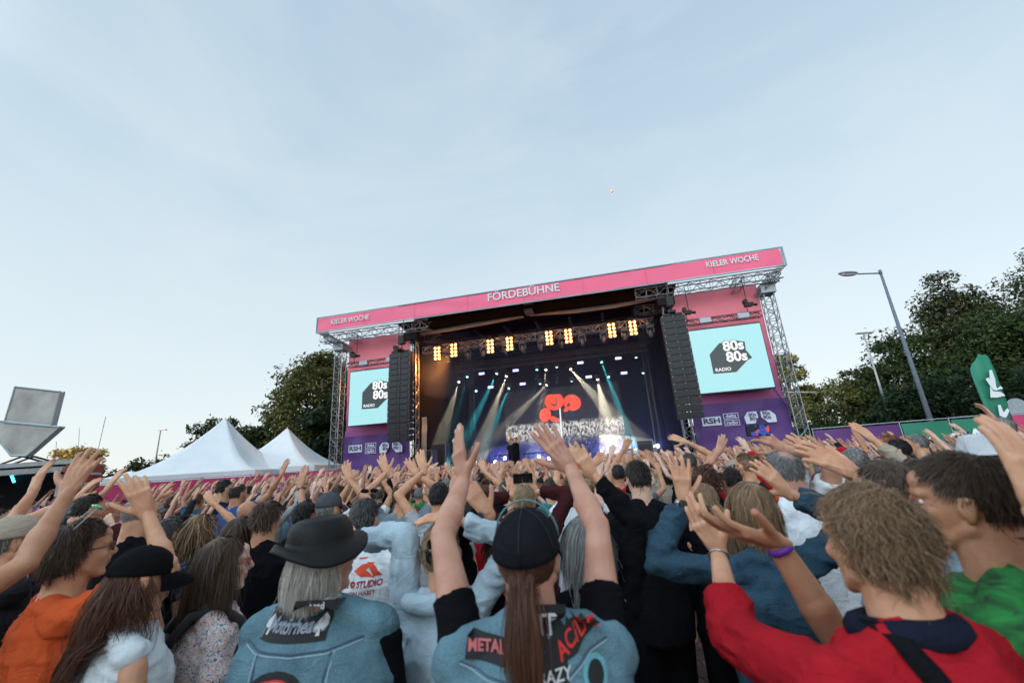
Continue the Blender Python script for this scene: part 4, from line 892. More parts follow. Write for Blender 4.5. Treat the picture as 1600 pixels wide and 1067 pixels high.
# amplifiers, flight cases and side fill, left wing of the deck
for i, (u, y, w, d_, h, lab) in enumerate(((668,3.2,.9,.8,1.5,'tall black speaker stack at the left edge of the deck'),(688,4.6,1.0,.8,1.9,'dark flight case behind the left speaker stack'),(712,6.0,.9,.7,1.1,'low dark flight case left of the microphone stand'),(1010,3.4,.8,.7,1.2,'black speaker stack at the right edge of the deck'))):
    e = empty('flight_case', SM @ Vector((st(u,y), y, DECK)), SA); tag(e, lab, 'flight case')
    mm = MB(); mm.bbox((-w/2,-d_/2,0.05),(w/2,d_/2,h)); mm.build('body', mat('case_black', (.025,.025,.03), .5), e)
    mm = MB()
    for sx in (-1,1):
        for z in (.08,h-.03): mm.box((0,-d_/2*sx,z),(w+.02,.03,.04))
        mm.box((sx*w/2,-d_/2,h/2),(.03,.03,h))
    mm.build('edge_trim', STEEL, e)
    mm = MB(); mm.bbox((-w*.36,-d_/2-.01,h*.25),(w*.36,-d_/2-.003,h*.8)); mm.build('grille', BLACKM, e)
for k in range(6):
    u = 788 + k*30 if k < 3 else 925 + (k-3)*24; y = 1.8
    e = empty('monitor_wedge', SM @ Vector((st(u,y), y, DECK)), SA); tag(e, f'black floor monitor at the stage edge, {ords[k]} from the left', 'monitor', 'floor monitors')
    mm = MB(); mm.add([(-.3,-.2,0),(.3,-.2,0),(.3,.25,0),(-.3,.25,0),(-.3,-.2,.32),(.3,-.2,.32),(.3,.25,.08),(-.3,.25,.08)], [(0,3,2,1),(4,5,6,7),(0,1,5,4),(1,2,6,5),(2,3,7,6),(3,0,4,7)]); mm.build('cabinet', WOODB, e)
# blue-white floor lights
BF = mat('floor_blue_lens', (.1,.1,.2), .3, var=0, emit=(.35,.42,1.0), estr=16)
for i, (u, v, pw) in enumerate(((774,722,160),(789,716,220),(842,714,300),(858,716,120),(940,706,160),(972,706,300),(1028,697,240))):
    c = sp(u, v, 6.5); e = empty('floor_light', SM @ Vector((c.x, 6.5, max(DECK, c.z-.15))), SA); tag(e, f'blue white floor light shining at the crowd, {ords[i]} from the left', 'stage light', 'blue floor lights')
    mm = MB(); mm.box((0,.1,.15),(.34,.2,.28)); mm.build('housing', BLACKM, e); mm = MB(); mm.tube((0,-.02,.16),(0,-.005,.16),.10,n=14); mm.build('lens', BF, e)
    ld = bpy.data.lights.new('floor_glow', 'POINT'); ld.energy = pw*.13; ld.color = (.10,.14,1.0); ld.shadow_soft_size = .1; lo = bpy.data.objects.new('floor_glow', ld); COL.objects.link(lo); lo.location = SM @ (Vector((c.x, 6.2, max(DECK, c.z-.15)+.3)))
mm = MB(); a = sp(992,702,5.5); b = sp(1027,696,4.5); mm.tube(a, b, .03); o = mm.build('light_tube', mat('white_tube', (.6,.6,.7), .4, var=0, emit=(.6,.65,1), estr=5), None); o.matrix_world = SM; tag(o, 'bright slanting white light tube low at the right of the stage', 'stage light')
# pale tarpaulin edge by the left curtain
q = sp(656, 672, 3.0); o = link('tarpaulin', cloth_mesh(.75, 2.6, 8, 16, .06, 3), mat('pale_tarp', (.30,.36,.37), .7), stage, (q.x-.15, 2.6, q.z-1.9))
# ================================================================== PEOPLE
def skin_mat(name, col):
    m = bpy.data.materials.new('skin_' + name); t, b = nodes(m); N = t.nodes.new; K = t.links.new
    tcn = N('ShaderNodeTexCoord'); n = N('ShaderNodeTexNoise'); n.inputs['Scale'].default_value = 14; n.inputs['Detail'].default_value = 6; K(tcn.outputs['Object'], n.inputs['Vector'])
    r = N('ShaderNodeValToRGB'); e = r.color_ramp.elements; e[0].position = .3; e[1].position = .72
    e[0].color = (col[0]*.80, col[1]*.66, col[2]*.62, 1); e[1].color = (min(1,col[0]*1.02), col[1]*1.06, col[2]*1.06, 1); K(n.outputs['Fac'], r.inputs[0]); K(r.outputs[0], b.inputs['Base Color'])
    n2 = N('ShaderNodeTexNoise'); n2.inputs['Scale'].default_value = 60; n2.inputs['Detail'].default_value = 6; K(tcn.outputs['Object'], n2.inputs['Vector']); bp = N('ShaderNodeBump'); bp.inputs['Strength'].default_value = .5; bp.inputs['Distance'].default_value = .004
    K(n2.outputs['Fac'], bp.inputs['Height']); K(bp.outputs[0], b.inputs['Normal']); b.inputs['Roughness'].default_value = .52; b.inputs['Specular IOR Level'].default_value = .35
    b.inputs['Subsurface Weight'].default_value = .0; return m
SKIN = {'brown': skin_mat('brown', (.33,.165,.095)), 'ruddy': skin_mat('ruddy', (.43,.215,.135)), 'fair': skin_mat('fair', (.66,.355,.215)), 'tan': skin_mat('tan', (.52,.265,.155)), 'red': skin_mat('red', (.55,.29,.205)), 'pale': skin_mat('pale', (.66,.43,.33))}
def hair_mat(name, c0, c1, rough=.5):
    m = bpy.data.materials.new('hair_' + name); t, b = nodes(m); N = t.nodes.new; K = t.links.new
    gm = N('ShaderNodeNewGeometry'); r = N('ShaderNodeValToRGB'); r.color_ramp.elements[0].color = (*c0, 1); r.color_ramp.elements[1].color = (*c1, 1); K(gm.outputs['Random Per Island'], r.inputs[0]); K(r.outputs[0], b.inputs['Base Color'])
    b.inputs['Roughness'].default_value = rough; b.inputs['Specular IOR Level'].default_value = .35; b.inputs['Sheen Weight'].default_value = .05; return m
HAIR = {'dark brown': hair_mat('dark_brown', (.010,.006,.004), (.026,.015,.009)), 'black': hair_mat('black', (.005,.004,.004), (.011,.009,.008)), 'brown': hair_mat('brown', (.032,.017,.009), (.085,.045,.023)),
  'auburn': hair_mat('auburn', (.042,.014,.006), (.115,.038,.015)), 'blond': hair_mat('blond', (.17,.11,.055), (.36,.25,.14)), 'dark blond': hair_mat('dark_blond', (.10,.055,.027), (.34,.205,.11)),
  'grey': hair_mat('grey', (.11,.105,.10), (.25,.24,.23)), 'white': hair_mat('white', (.30,.27,.23), (.56,.52,.46)), 'ginger': hair_mat('ginger', (.16,.04,.012), (.40,.12,.03)), 'salt and pepper': hair_mat('salt_pepper', (.022,.019,.018), (.12,.115,.11))}
EYEW = mat('eye_white', (.7,.68,.65), .25, var=0); EYED = mat('eye_iris', (.03,.025,.02), .15, var=0); LIPM = mat('lips', (.34,.12,.09), .5, var=.05); NAIL = mat('nail', (.62,.40,.32), .3, var=0); SHOE = mat('shoe', (.03,.03,.035), .6); SHOEW = mat('shoe_white', (.6,.6,.6), .6)
CL = {'black': (.0045,.0045,.006), 'navy': (.009,.013,.032), 'white': (.68,.70,.72), 'light grey': (.36,.38,.40), 'grey': (.11,.12,.13), 'orange': (.62,.10,.03), 'red': (.38,.012,.02), 'light blue': (.26,.38,.48), 'blue': (.05,.12,.28),
  'green': (.03,.22,.06), 'maroon': (.05,.012,.014), 'olive': (.04,.045,.025), 'teal': (.05,.17,.18), 'beige': (.38,.32,.25), 'pink': (.50,.20,.22), 'charcoal': (.018,.019,.022), 'denim blue': (.07,.13,.20), 'light denim': (.17,.27,.34), 'dark denim': (.014,.026,.05), 'cream': (.55,.50,.42)}
FAB = {k: fabric(k.replace(' ', '_'), v) for k, v in CL.items()}
def denim(name, c):
    return fabric(name, c, .6, .22)
FAB['light denim'] = denim('denim_light', (.115,.205,.245)); FAB['dark denim'] = denim('denim_dark', (.013,.024,.046)); FAB['denim blue'] = denim('denim_mid', (.038,.078,.115))

WORK = bpy.data.scenes.new('work')          # small side scene for evaluating modifiers, removed at the end
def eval_mesh(o):
    WORK.collection.objects.link(o)
    with bpy.context.temp_override(scene=WORK, view_layer=WORK.view_layers[0]):
        dg = bpy.context.evaluated_depsgraph_get(); out = bpy.data.meshes.new_from_object(o.evaluated_get(dg))
    return out
def remesh(me, vox, smooth_it=4, dec=None, smf=.5):
    o = bpy.data.objects.new('tmp', me)
    m = o.modifiers.new('r', 'REMESH'); m.mode = 'VOXEL'; m.voxel_size = vox; m.use_smooth_shade = True
    if smooth_it: s = o.modifiers.new('s', 'SMOOTH'); s.iterations = smooth_it; s.factor = smf
    if dec: d = o.modifiers.new('d', 'DECIMATE'); d.ratio = dec
    out = eval_mesh(o)
    bpy.data.objects.remove(o); bpy.data.meshes.remove(me)
    out.polygons.foreach_set('use_smooth', [True] * len(out.polygons)); return out

def hand_prims(m, wrist, fdir, palm, right, k=1.0, spread=1.0, curl=.25, thumb=1.0, rg=random, fine=False):
    """wrist point, finger direction, palm normal; thumb side follows handedness"""
    Z = Vector(fdir).normalized(); Y = Vector(palm); Y = (Y - Z * Y.dot(Z)).normalized(); X = Z.cross(Y)   # thumb side of a right hand
    if not right: X = -X
    def P(x, y, z): return Vector(wrist) + (X * x + Y * y + Z * z) * k
    # palm
    m.cap(P(.004, 0, -.012), P(.004, 0, .03), .026*k, .032*k, .66, Y)
    m.cap(P(.016, 0, .022), P(.024, -.002, .084), .021*k, .0165*k, .75, Y); m.cap(P(0, 0, .02), P(.004, -.003, .088), .020*k, .0165*k, .75, Y); m.cap(P(-.012, 0, .022), P(-.022, -.001, .080), .019*k, .0155*k, .75, Y)
    m.cap(P(.022, .006, .018), P(.032, .008, .045), .017*k, .012*k)
    nails = []
    if fine:                                                # tendons, knuckles on the back of the hand
        for x in (.030, .0105, -.0105, -.028): m.cap(P(x*.35, -.0165, .012), P(x, -.0135, .082), .0032*k, .0036*k); m.cap(P(x, -.0105, .088), P(x, -.0100, .094), .0082*k, .0080*k)
    fin = [(.0315, .092, .9, (.042,.026,.021), .0103), (.0105, .097, .25, (.046,.030,.023), .0105), (-.0105, .093, -.35, (.043,.028,.022), .0100), (-.029, .083, -1.1, (.034,.021,.019), .0090)]
    for x, z, sp_a, seg, r_ in fin:
        a = sp_a * .115 * spread + rg.uniform(-.04, .04); c = curl * rg.uniform(.6, 1.4); th = c * .35
        p = P(x, 0, z); d = (Z * math.cos(a) + X * math.sin(a)); rr = r_ * k
        m.cap(P(x*.8, -.001, z-.025), p, rr*1.25, rr*1.1)
        for L_ in seg:
            dd = d * math.cos(th) + Y * math.sin(th); q = p + dd * L_ * k; m.cap(p, q, rr * 1.0, rr * .93, n=10); p = q; rr *= .95; th += c
        if fine: nails.append((p - dd*.006*k - Y*rr*.80*math.cos(th), dd, rr))
    a = .80 * thumb; p = P(.026, .006, .022); th = .25
    for L_, r_ in ((.042, .0150), (.034, .0125), (.027, .0112)):
        d = Z * math.cos(a) + X * math.sin(a); d = d * math.cos(th) + Y * math.sin(th); q = p + d * L_ * k; m.cap(p, q, r_ * k, r_ * k * .88, n=10); p = q; a -= .16; th += .05
    return nails

def ik(sh, hand, hint, l1, l2):
    d = hand - sh; D_ = d.length
    if D_ > (l1 + l2) * .985: hand = sh + d.normalized() * (l1 + l2) * .985; d = hand - sh; D_ = d.length
    if D_ < abs(l1 - l2) + .03: D_ = abs(l1 - l2) + .03
    a = (l1*l1 - l2*l2 + D_*D_) / (2*D_); h = math.sqrt(max(l1*l1 - a*a, 0)); n = d.normalized()
    b = hint - sh; b = b - n * b.dot(n); b = b.normalized() if b.length > 1e-4 else n.orthogonal().normalized()
    return sh + n * a + b * h, hand

def build_body(P, vox, dec, dress):
    """P: pose dict in the person's frame (facing +Y). Returns meshes: body, top, bottoms; plus the head matrix"""
    s = P['h'] / 1.75; g = P.get('girth', 1.0); fem = P.get('fem', False); rg = random.Random(P.get('seed', 1))
    def V(x, y, z): return Vector((x, y, z)) * s
    lean = P.get('lean', 0.0)
    def T(v):                                         # forward lean of the upper body about the hips
        v = Vector(v); z0 = .95 * s
        if v.z <= z0: return v
        return Vector((v.x + P.get('side', 0) * (v.z - z0), v.y + math.sin(lean) * (v.z - z0), v.z))
    sw = (.155 if fem else .178) * (1 + (g-1)*.4)
    head_c = T(V(0, .02, 1.635)) + Vector(P.get('head_off', (0, 0, 0)))
    HM = Matrix.Translation(head_c) @ Matrix.Rotation(P.get('hyaw', 0), 4, 'Z') @ Matrix.Rotation(P.get('hpitch', 0), 4, 'X') @ Matrix.Rotation(P.get('hroll', 0), 4, 'Y') @ Matrix.Scale(min(max(s, .94), 1.0)*.965, 4)
    b = MB()
    def H(x, y, z): return HM @ Vector((x, y, z))
    rot = HM.to_3x3(); hs_ = rot.col[0].length; rotn = rot.normalized() if hasattr(rot, 'normalized') else rot
    def E(c, r, e=None):
        rr = rotn if e is None else rotn @ e
        b.ell(H(*c), [q * hs_ for q in r], 16, 12, 0, rr)
    # head
    E((0, -.012, .022), (.0765, .096, .098)); E((0, .012, -.015), (.070, .080, .085)); E((0, .034, -.050), (.056, .054, .064)); E((0, .070, -.098), (.022, .020, .018))
    for sx in (-1, 1):
        E((sx*.036, .062, -.022), (.026, .026, .024)); b.cap(H(sx*.012, .088, .028), H(sx*.046, .070, .026), .0125*hs_, .0115*hs_); b.cap(H(sx*.058, -.002, -.055), H(sx*.022, .062, -.097), .020*hs_, .017*hs_)
        E((sx*.079, -.008, -.008), (.008, .019, .031), Matrix.Rotation(sx*-.35, 3, 'Z')); b.cap(H(sx*.083, .002, .016), H(sx*.085, -.022, .014), .0055*hs_, .0055*hs_); b.cap(H(sx*.085,-.024,.010), H(sx*.081,-.010,-.036), .0052*hs_, .0058*hs_)
    b.cap(H(0, .090, .020), H(0, .113, -.020), .0085*hs_, .0125*hs_); E((0, .104, -.026), (.0165, .012, .009)); E((0, .088, -.052), (.024, .014, .0075)); E((0, .086, -.064), (.020, .013, .008)); E((0, .072, .055), (.048, .026, .030))
    # neck, trunk core
    nb = T(V(0, -.015, 1.44)); nr = (.050 if fem else .060) * s * (1 + (g-1)*.5)
    b.cap(nb, H(0, -.018, -.055), nr*1.12, nr*.92); b.cap(T(V(0,-.01,1.42)), H(0,-.035,-.03), nr, nr*.85)
    for sx in (-1, 1): b.cap(T(V(sx*.03, -.03, 1.49)), T(V(sx*(sw-.03), -.01, 1.425)), .036*s, .036*s)
    chest = [(.86, .155, .105), (.95, .160, .110), (1.08, .135, .095), (1.22, .150, .103), (1.33, .160, .103), (1.41, .135, .085), (1.45, .07, .06)]
    def ringsf(lst, inf, gg=1.0):
        out = []
        for z, rx, ry in lst:
            c = T(V(0, 0, z)); k = (.92 if fem else 1) if z > 1.1 else (1.03 if fem and z < 1.0 else 1); out.append((c, (rx * k * gg + inf) * s, (ry * gg + inf + (.02 if fem and 1.2 < z < 1.36 else 0)) * s))
        return out
    b.loft(ringsf(chest, 0, g))
    # legs
    stance = P.get('stance', .09); feet = []
    for sx in (-1, 1):
        hp = V(sx*.09, 0, .88); kn = V(sx*stance, .02 + .02*sx, .49); an = V(sx*(stance+.01), -.01, .085)
        b.cap(hp, kn, .080*s, .052*s); b.cap(kn, an, .052*s, .036*s); b.cap(an, an + V(0, .0, -.04), .036*s, .036*s); b.cap(an + V(0,-.02,-.045), an + V(sx*.02, .15, -.052), .038*s, .034*s); feet.append(an)
    # arms
    arms = []; hands = []
    l1, l2 = .285*s, .255*s
    for side, key in ((1, 'R'), (-1, 'L')):
        A = P.get(key) or {'hand': V(side*.27, .08, .82), 'hint': V(side*.45, -.3, 1.1)}
        hand = Vector(A['hand']); up = max(0, min(1, (hand.z - 1.4*s) / (.35*s)))
        sh = T(V(side*(sw - .02*up), 0, 1.395 + .045*up)) + Vector(P.get('sh_off', (0,0,0)))
        el, wr = ik(sh, hand, Vector(A['hint']), l1, l2)
        fem_k = .86 if fem else 1.0; gk = 1 + (g-1)*.6; k = s*fem_k*gk*.90
        dl = (el-sh).normalized(); fd = (wr-el).normalized()
        b.cap(sh, sh + (el-sh)*.45, .051*k, .050*k); b.cap(sh + (el-sh)*.4, el, .049*k, .036*k)
        b.cap(el, el + (wr-el)*.38, .036*k, .042*k); b.cap(el + (wr-el)*.33, wr, .041*k, .0265*k, .85, None)
        b.cap(el - dl*.01, el + dl*.006, .037*k, .037*k)
        fdir = Vector(A['fdir']) if 'fdir' in A else (fd * 1.0 + Vector(A.get('fbend', (0, 0, .12))))
        palm = Vector(A.get('palm', (0, 1, -.25) if up > .3 else (-side, .2, 0)))
        hp_m = MB(); nl = hand_prims(hp_m, wr, fdir, palm, side > 0, s * (.88 if fem else .97), A.get('spread', 1.0), A.get('curl', .22), A.get('thumb', 1.0), rg, P.get('hvox', 1) < .0055)
        hands.append(remesh(hp_m.mesh('hand'), P.get('hvox', .005), 2, P.get('hdec', .5)))
        if nl:
            nm = MB()
            for c_, d_, r_ in nl: nm.ell(c_, (r_*.72, r_*.30, r_*.95), 8, 5, 4, d_.to_track_quat('Z', 'Y').to_matrix())
            hands.append(nm.mesh('nails'))
        bend = (el - (sh + wr) / 2); bend = bend.normalized() if bend.length > .01 else Vector((0, 0, -1)); b.cap(el + bend*.008*k, el + bend*.016*k + fd*.012, .029*k, .026*k)
        arms.append((sh, el, wr, fdir.normalized(), k, palm))
    body = remesh(b.mesh('body'), vox, P.get('smi', 2), dec)
    bm = bmesh.new(); bm.from_mesh(body)
    for hm_ in hands: bm.from_mesh(hm_); bpy.data.meshes.remove(hm_)
    bm.to_mesh(body); bm.free(); body.polygons.foreach_set('use_smooth', [True] * len(body.polygons))
    # eyes and lips as regions of the same skin surface
    co = get_co(body); Hi = np.array(HM.inverted()); hc = co @ Hi[:3, :3].T + Hi[:3, 3]
    pc = np.array([hc[list(p.vertices)].mean(0) for p in body.polygons]) if P.get('face') else None
    mi = None
    if pc is not None:
        mi = np.zeros(len(pc), int); body.polygons.foreach_get('material_index', mi) if False else None; mi[-1:] = 0; old = np.zeros(len(pc), np.int32); body.polygons.foreach_get('material_index', old); mi = old.astype(int)
        mi[(np.abs(pc[:, 0]) < .023) & (pc[:, 1] > .085) & (pc[:, 2] < -.047) & (pc[:, 2] > -.070)] = 1
        body.polygons.foreach_set('material_index', mi)
        # eyeballs
        e = MB()
        for sx in (-1, 1):
            e.ell((sx*.031, .0735, .004), (.0115, .0105, .0085), 12, 8, 2); e.ell((sx*.031, .0805, .004), (.0048, .0045, .0048), 10, 6, 3)
        bm = bmesh.new(); bm.from_mesh(body); em = e.mesh('e'); em.transform(HM); bm.from_mesh(em); bm.to_mesh(body); bm.free(); bpy.data.meshes.remove(em)
        body.polygons.foreach_set('use_smooth', [True]*len(body.polygons))
    # ---- top garment
    t = MB(); inf = dress.get('loose', .016); sl = dress.get('sleeve', 'short'); L0 = dress.get('hem', .86)
    shirt = [(L0, .168, .120), (.95, .172, .122), (1.08, .160 if not fem else .142, .112), (1.22, .163, .112), (1.33, .172, .112), (1.405, .152, .094), (1.447, .092, .076), (1.482, .070, .064)]
    if dress.get('coat'): shirt[0] = (.78, .185, .135)
    rr_ = ringsf(shirt, inf, g); t.loft(rr_, 24)
    for sx in (-1, 1): t.cap(T(V(sx*.040, -.028, 1.476)), T(V(sx*(sw-.030), -.008, 1.424)), (.038 + inf*.6)*s, (.042 + inf*.6)*s)
    for (sh, el, wr, fd, k, palm), side in zip(arms, (1, -1)):
        raised = el.z > sh.z - .02
        if sl == 'none': t.cap(sh + Vector((-side*.03*s, 0, 0)), sh + Vector((-side*.01*s, 0, .0)), .050*k, .048*k); continue
        d = (el - sh); fr = {'cap': .32, 'short': .62, 'half': .85}.get(sl, 1.0) * (.72 if raised and sl in ('short', 'half') else 1); r_ = inf*.8*s
        q = sh + d * fr
        t.tube(sh - d.normalized()*.02, q, (.052*k + r_*.9), (.0455*k + r_*.95) if fr < 1 else (.040*k + r_), n=18); t.ell(sh, [.055*k + r_]*3, 14, 10)
        if sl in ('long', '3/4', 'pushed'):
            fr2 = {'long': .86, '3/4': .45, 'pushed': .44}[sl]; t.ell(el, [.040*k + r_]*3, 12, 8); t.tube(el, el + (wr-el)*.4, .040*k + r_, .043*k + r_*.9, n=16); 
            if fr2 > .4: t.tube(el + (wr-el)*.38, el + (wr-el)*fr2, .043*k + r_*.9, (.031*k + r_*.8), n=16)
    tv = max(vox*1.15, .009); top = remesh(t.mesh('top'), tv, 2, P.get('tdec', .4 if vox < .01 else .35))
    co = get_co(top); nrm = np.empty(len(top.vertices)*3, np.float32); top.vertices.foreach_get('normal', nrm); nrm = nrm.reshape(-1, 3)
    sd_ = P.get('seed', 1) * 3.7
    fz = np.stack([co[:, 0]*7 + sd_, co[:, 1]*7, co[:, 2]*13 + 4*co[:, 0]], -1)
    f1 = 1 - np.abs(fbm(fz * 1.25, 3)) * 2.6; f1 = np.sign(f1) * np.abs(f1) ** 1.3; f2 = fbm(co * 26 + sd_, 2)
    amp = dress.get('fold', .012); co = co + nrm * (np.clip(f1, -.28, 1.2)[:, None] * amp * .85 + f2[:, None] * amp * .12)
    # keep the chest cloth out of the neck and give the hem its flare
    set_co(top, co)
    # ---- sleeveless vest over the top
    vm = None
    if dress.get('vest'):
        w = MB(); ring = ringsf([(.90, .172, .124), (1.0, .176, .126), (1.08, .172, .122), (1.22, .176, .122), (1.33, .186, .124), (1.41, .170, .104), (1.45, .112, .084), (1.485, .074, .068)], inf + .020, g); w.loft(ring, 28)
        for sx in (-1, 1): w.cap(T(V(sx*.045, -.02, 1.478)), T(V(sx*(sw-.015), -.005, 1.432)), (.040 + inf*.6 + .012)*s, (.050 + inf*.6 + .010)*s); w.cap(T(V(sx*(sw-.02), 0, 1.40)), T(V(sx*(sw-.035), 0, 1.25)), .062*s, .05*s)
        # standing collar
        cpts = [T(V(.078*math.cos(a), -.012 + .074*math.sin(a), 1.497 + .006*math.sin(a))) for a in [math.pi*(.85 + 1.3*k/12) for k in range(13)]]; w.path(cpts, [.016*s]*13, 8)
        vm = remesh(w.mesh('vest'), .008, 1, .6); co = get_co(vm); nrm = np.empty(len(vm.vertices)*3, np.float32); vm.vertices.foreach_get('normal', nrm); nrm = nrm.reshape(-1, 3)
        ff = np.stack([co[:, 0]*9 + sd_, co[:, 1]*6, co[:, 2]*7 + 3*co[:, 0]], -1); co = co + nrm * ((1 - np.abs(fbm(ff, 3)) * 2.0)[:, None] * .006 + fbm(co*40, 2)[:, None]*.0012); set_co(vm, co)
    P['vest_mesh'] = vm
    # ---- trousers
    p = MB()
    for sx, an in zip((-1, 1), feet):
        hp = V(sx*.088, 0, .87); kn = V(sx*stance, .02 + .02*sx, .49); w = .012*s
        p.tube(hp + V(0,0,.06), kn, .098*s, .068*s + w, n=16); p.ell(kn, [.068*s+w]*3, 12, 8); p.tube(kn, an + V(0, 0, -.01), .068*s + w, .056*s + w, n=16)
    p.loft([(V(0,-.005,.78), .150*s*g, .115*s*g), (V(0,0,.88), .180*s*g, .128*s*g), (V(0,0,.98), .165*s*g, .118*s*g)], 20)
    bot = remesh(p.mesh('trousers'), max(vox*1.6, .014), 2, .28)
    co = get_co(bot); nrm = np.empty(len(bot.vertices)*3, np.float32); bot.vertices.foreach_get('normal', nrm); nrm = nrm.reshape(-1, 3)
    co = co + nrm * (1 - np.abs(fbm(np.stack([co[:,0]*6, co[:,1]*6, co[:,2]*10], -1) + sd_, 2)) * 2)[:, None] * .006; set_co(bot, co)
    return body, top, bot, HM, arms, feet

# ---------------------------------------------------------------- hair, in head coordinates
def hair_mesh(style, n, seed=1, width=.003, grav=Vector((0,0,-1)), L=None, K=None, hat=False):
    rg = np.random.default_rng(seed)
    C = np.array([0, -.012, .022]); A = np.array([.0785, .098, .100])
    m = n * 3; D = rg.normal(size=(m, 3)); D /= np.linalg.norm(D, axis=1)[:, None]; p = C + D * A
    x, y, z = p.T
    line = np.where(y > .03, .070 - .25*np.abs(x)*0, np.where(y > -.01, .018 + (y + .01) * .9, -.055 + (y+.06)*.9)); line = np.where(y < -.055, -.072, line)
    if style in ('bald',): line = np.where(y > -.03, .03 - .0*y, line); top_ok = (z < .045)
    elif style == 'receding': top_ok = ~((z > .075) & (y > -.02) & (rg.random(m) < .8))
    elif style == 'crown bald': top_ok = ~(((x/.045)**2 + ((y+.04)/.05)**2 < 1) & (z > .05) & (rg.random(m) < .9))
    else: top_ok = np.ones(m, bool)
    if hat: top_ok = top_ok & (z < .035)
    if style in ('short', 'cropped', 'messy', 'receding', 'crown bald', 'bald'): top_ok = top_ok & ~((np.abs(x) > .058) & (y > -.042) & (y < .035) & (z < .026))
    ok = (z > line + rg.normal(size=m)*.004) & top_ok; D = D[ok][:n]; p = p[ok][:n]; n = len(p)
    nr = D / A; nr /= np.linalg.norm(nr, axis=1)[:, None]
    crown = np.array([.01, -.045, .11]); fl = p - crown; fl -= nr * (fl * nr).sum(1)[:, None]; fl /= np.linalg.norm(fl, axis=1)[:, None] + 1e-6
    g = np.array(grav)
    longish = style in ('layered','medium','bob','long','wavy long','white long','curly')
    if longish:                                            # front hair is combed to the sides and back
        fr = np.clip((p[:, 1] + .01) / .05, 0, 1)[:, None]; sdv = np.stack([np.sign(p[:, 0] + .012) * 1.0, np.full(n, -.75), np.full(n, .25)], -1)
        fl = fl * (1 - fr) + sdv * fr; fl /= np.linalg.norm(fl, axis=1)[:, None]
    cfg = {'layered': (.065, 9, .20, .12, .010, 1.0), 'short': (.030, 5, .32, .05, .004, .05), 'cropped': (.012, 3, .8, .0, .001, 0), 'bald': (.010, 3, .7, .02, .001, 0), 'receding': (.022, 4, .6, .05, .002, 0), 'crown bald': (.026, 4, .5, .06, .003, 0), 'medium': (.075, 7, .45, .16, .012, .25),
           'messy': (.055, 6, .38, .10, .009, .4), 'curly': (.085, 12, .6, .12, .014, 1.3), 'bob': (.16, 9, .16, .28, .007, .18), 'long': (.33, 12, .14, .32, .006, .20), 'wavy long': (.31, 14, .18, .28, .009, .7), 'ponytail': (.13, 7, .1, .0, .003, .05), 'bun': (.12, 7, .1, .0, .003, .05), 'white long': (.27, 12, .2, .28, .010, .35)}[style]
    Ln, K0, nk, gk, lay, wob = cfg; Ln = L or Ln; K0 = K or K0
    Li = Ln * rg.uniform(.72, 1.1, n); seg = (Li / K0)[:, None]
    d = fl + nr * nk + rg.normal(size=(n, 3)) * .12; d /= np.linalg.norm(d, axis=1)[:, None]
    layer = 1.0 + rg.random(n)[:, None] * lay / .09
    tie = np.array([0, -.125, -.02]) if style == 'ponytail' else np.array([0, -.105, .06])
    pts = [p.copy()]; q = p.copy(); ph = rg.uniform(0, 6.28, (n, 3)); clump = fbm(p * 45 + seed, 1)[:, None]
    for k in range(K0):
        if style in ('ponytail', 'bun'):
            to = tie - q; dist = np.linalg.norm(to, axis=1)[:, None]; d = d * .3 + to / (dist + 1e-6) * .9; st_ = np.minimum(seg, dist * .55)
        else:
            tgt = g[None, :] + fl * .0
            d = d * (1 - gk) + tgt * gk + wob * .30 * np.stack([np.sin(ph[:, 0] * (.3 if wob > 1 else 1) + k * (1.1 if wob > 1 else .7) + 9*clump[:, 0]), np.cos(ph[:, 1]*(.3 if wob > 1 else 1) + k*(1.2 if wob > 1 else .6) + 7*clump[:, 0]), .4*np.sin(ph[:, 2] + k * .8)], -1); st_ = seg
        d /= np.linalg.norm(d, axis=1)[:, None] + 1e-9
        q = q + d * st_
        # stay outside the skull, face and neck
        e = (q - C) / (A * layer * 1.015); r_ = np.linalg.norm(e, axis=1)[:, None]; ins = (r_ < 1)[:, 0]
        q[ins] = C + (e[ins] / r_[ins]) * (A * layer[ins] * 1.015)
        if longish:
            fc = (q[:, 2] < .055) & (q[:, 1] > -.005) & (np.abs(q[:, 0]) < .088); q[fc, 1] = np.where(np.abs(q[fc, 0]) > .066, np.minimum(q[fc, 1], .035), np.minimum(q[fc, 1], q[fc, 1])); ff = fc & (np.abs(q[:, 0]) <= .070) & (q[:, 1] > .04); q[ff, 0] = np.sign(q[ff, 0] + .012) * .076; q[ff, 1] = .035
        if style not in ('ponytail', 'bun'):
            # neck / upper back as a cylinder, shoulders as a slab
            nk_ = (q[:, 2] < -.07); c2 = np.array([0, -.02]); dxy = q[:, :2] - c2; rr = np.linalg.norm(dxy, axis=1); rad = .062 + np.clip((-.15 - q[:, 2]) * .9, 0, .16)
            rady = np.clip(rad, 0, .115); inside = nk_ & (np.abs(dxy[:, 0]) < rad*1.15) & (np.abs(dxy[:, 1]) < rady) & (q[:, 1] < .03)
            q[inside, 1] = c2[1] - rady[inside]
        if hat: hz_ = (q[:, 2] > .05); q[hz_, 2] = .05
        pts.append(q.copy())
    Pn = np.stack(pts, 1)
    if n > 300:
        fw = rg.random(n) < .045; ramp = (np.linspace(0, 1, Pn.shape[1]) ** 1.6)[None, :, None]; dv = rg.normal(size=(n, 1, 3)) * .020 + (p / (np.linalg.norm(p, axis=1)[:, None] + 1e-6))[:, None, :] * .012; Pn[fw] += (dv * ramp)[fw]
    _ = 0                                       # n, K+1, 3
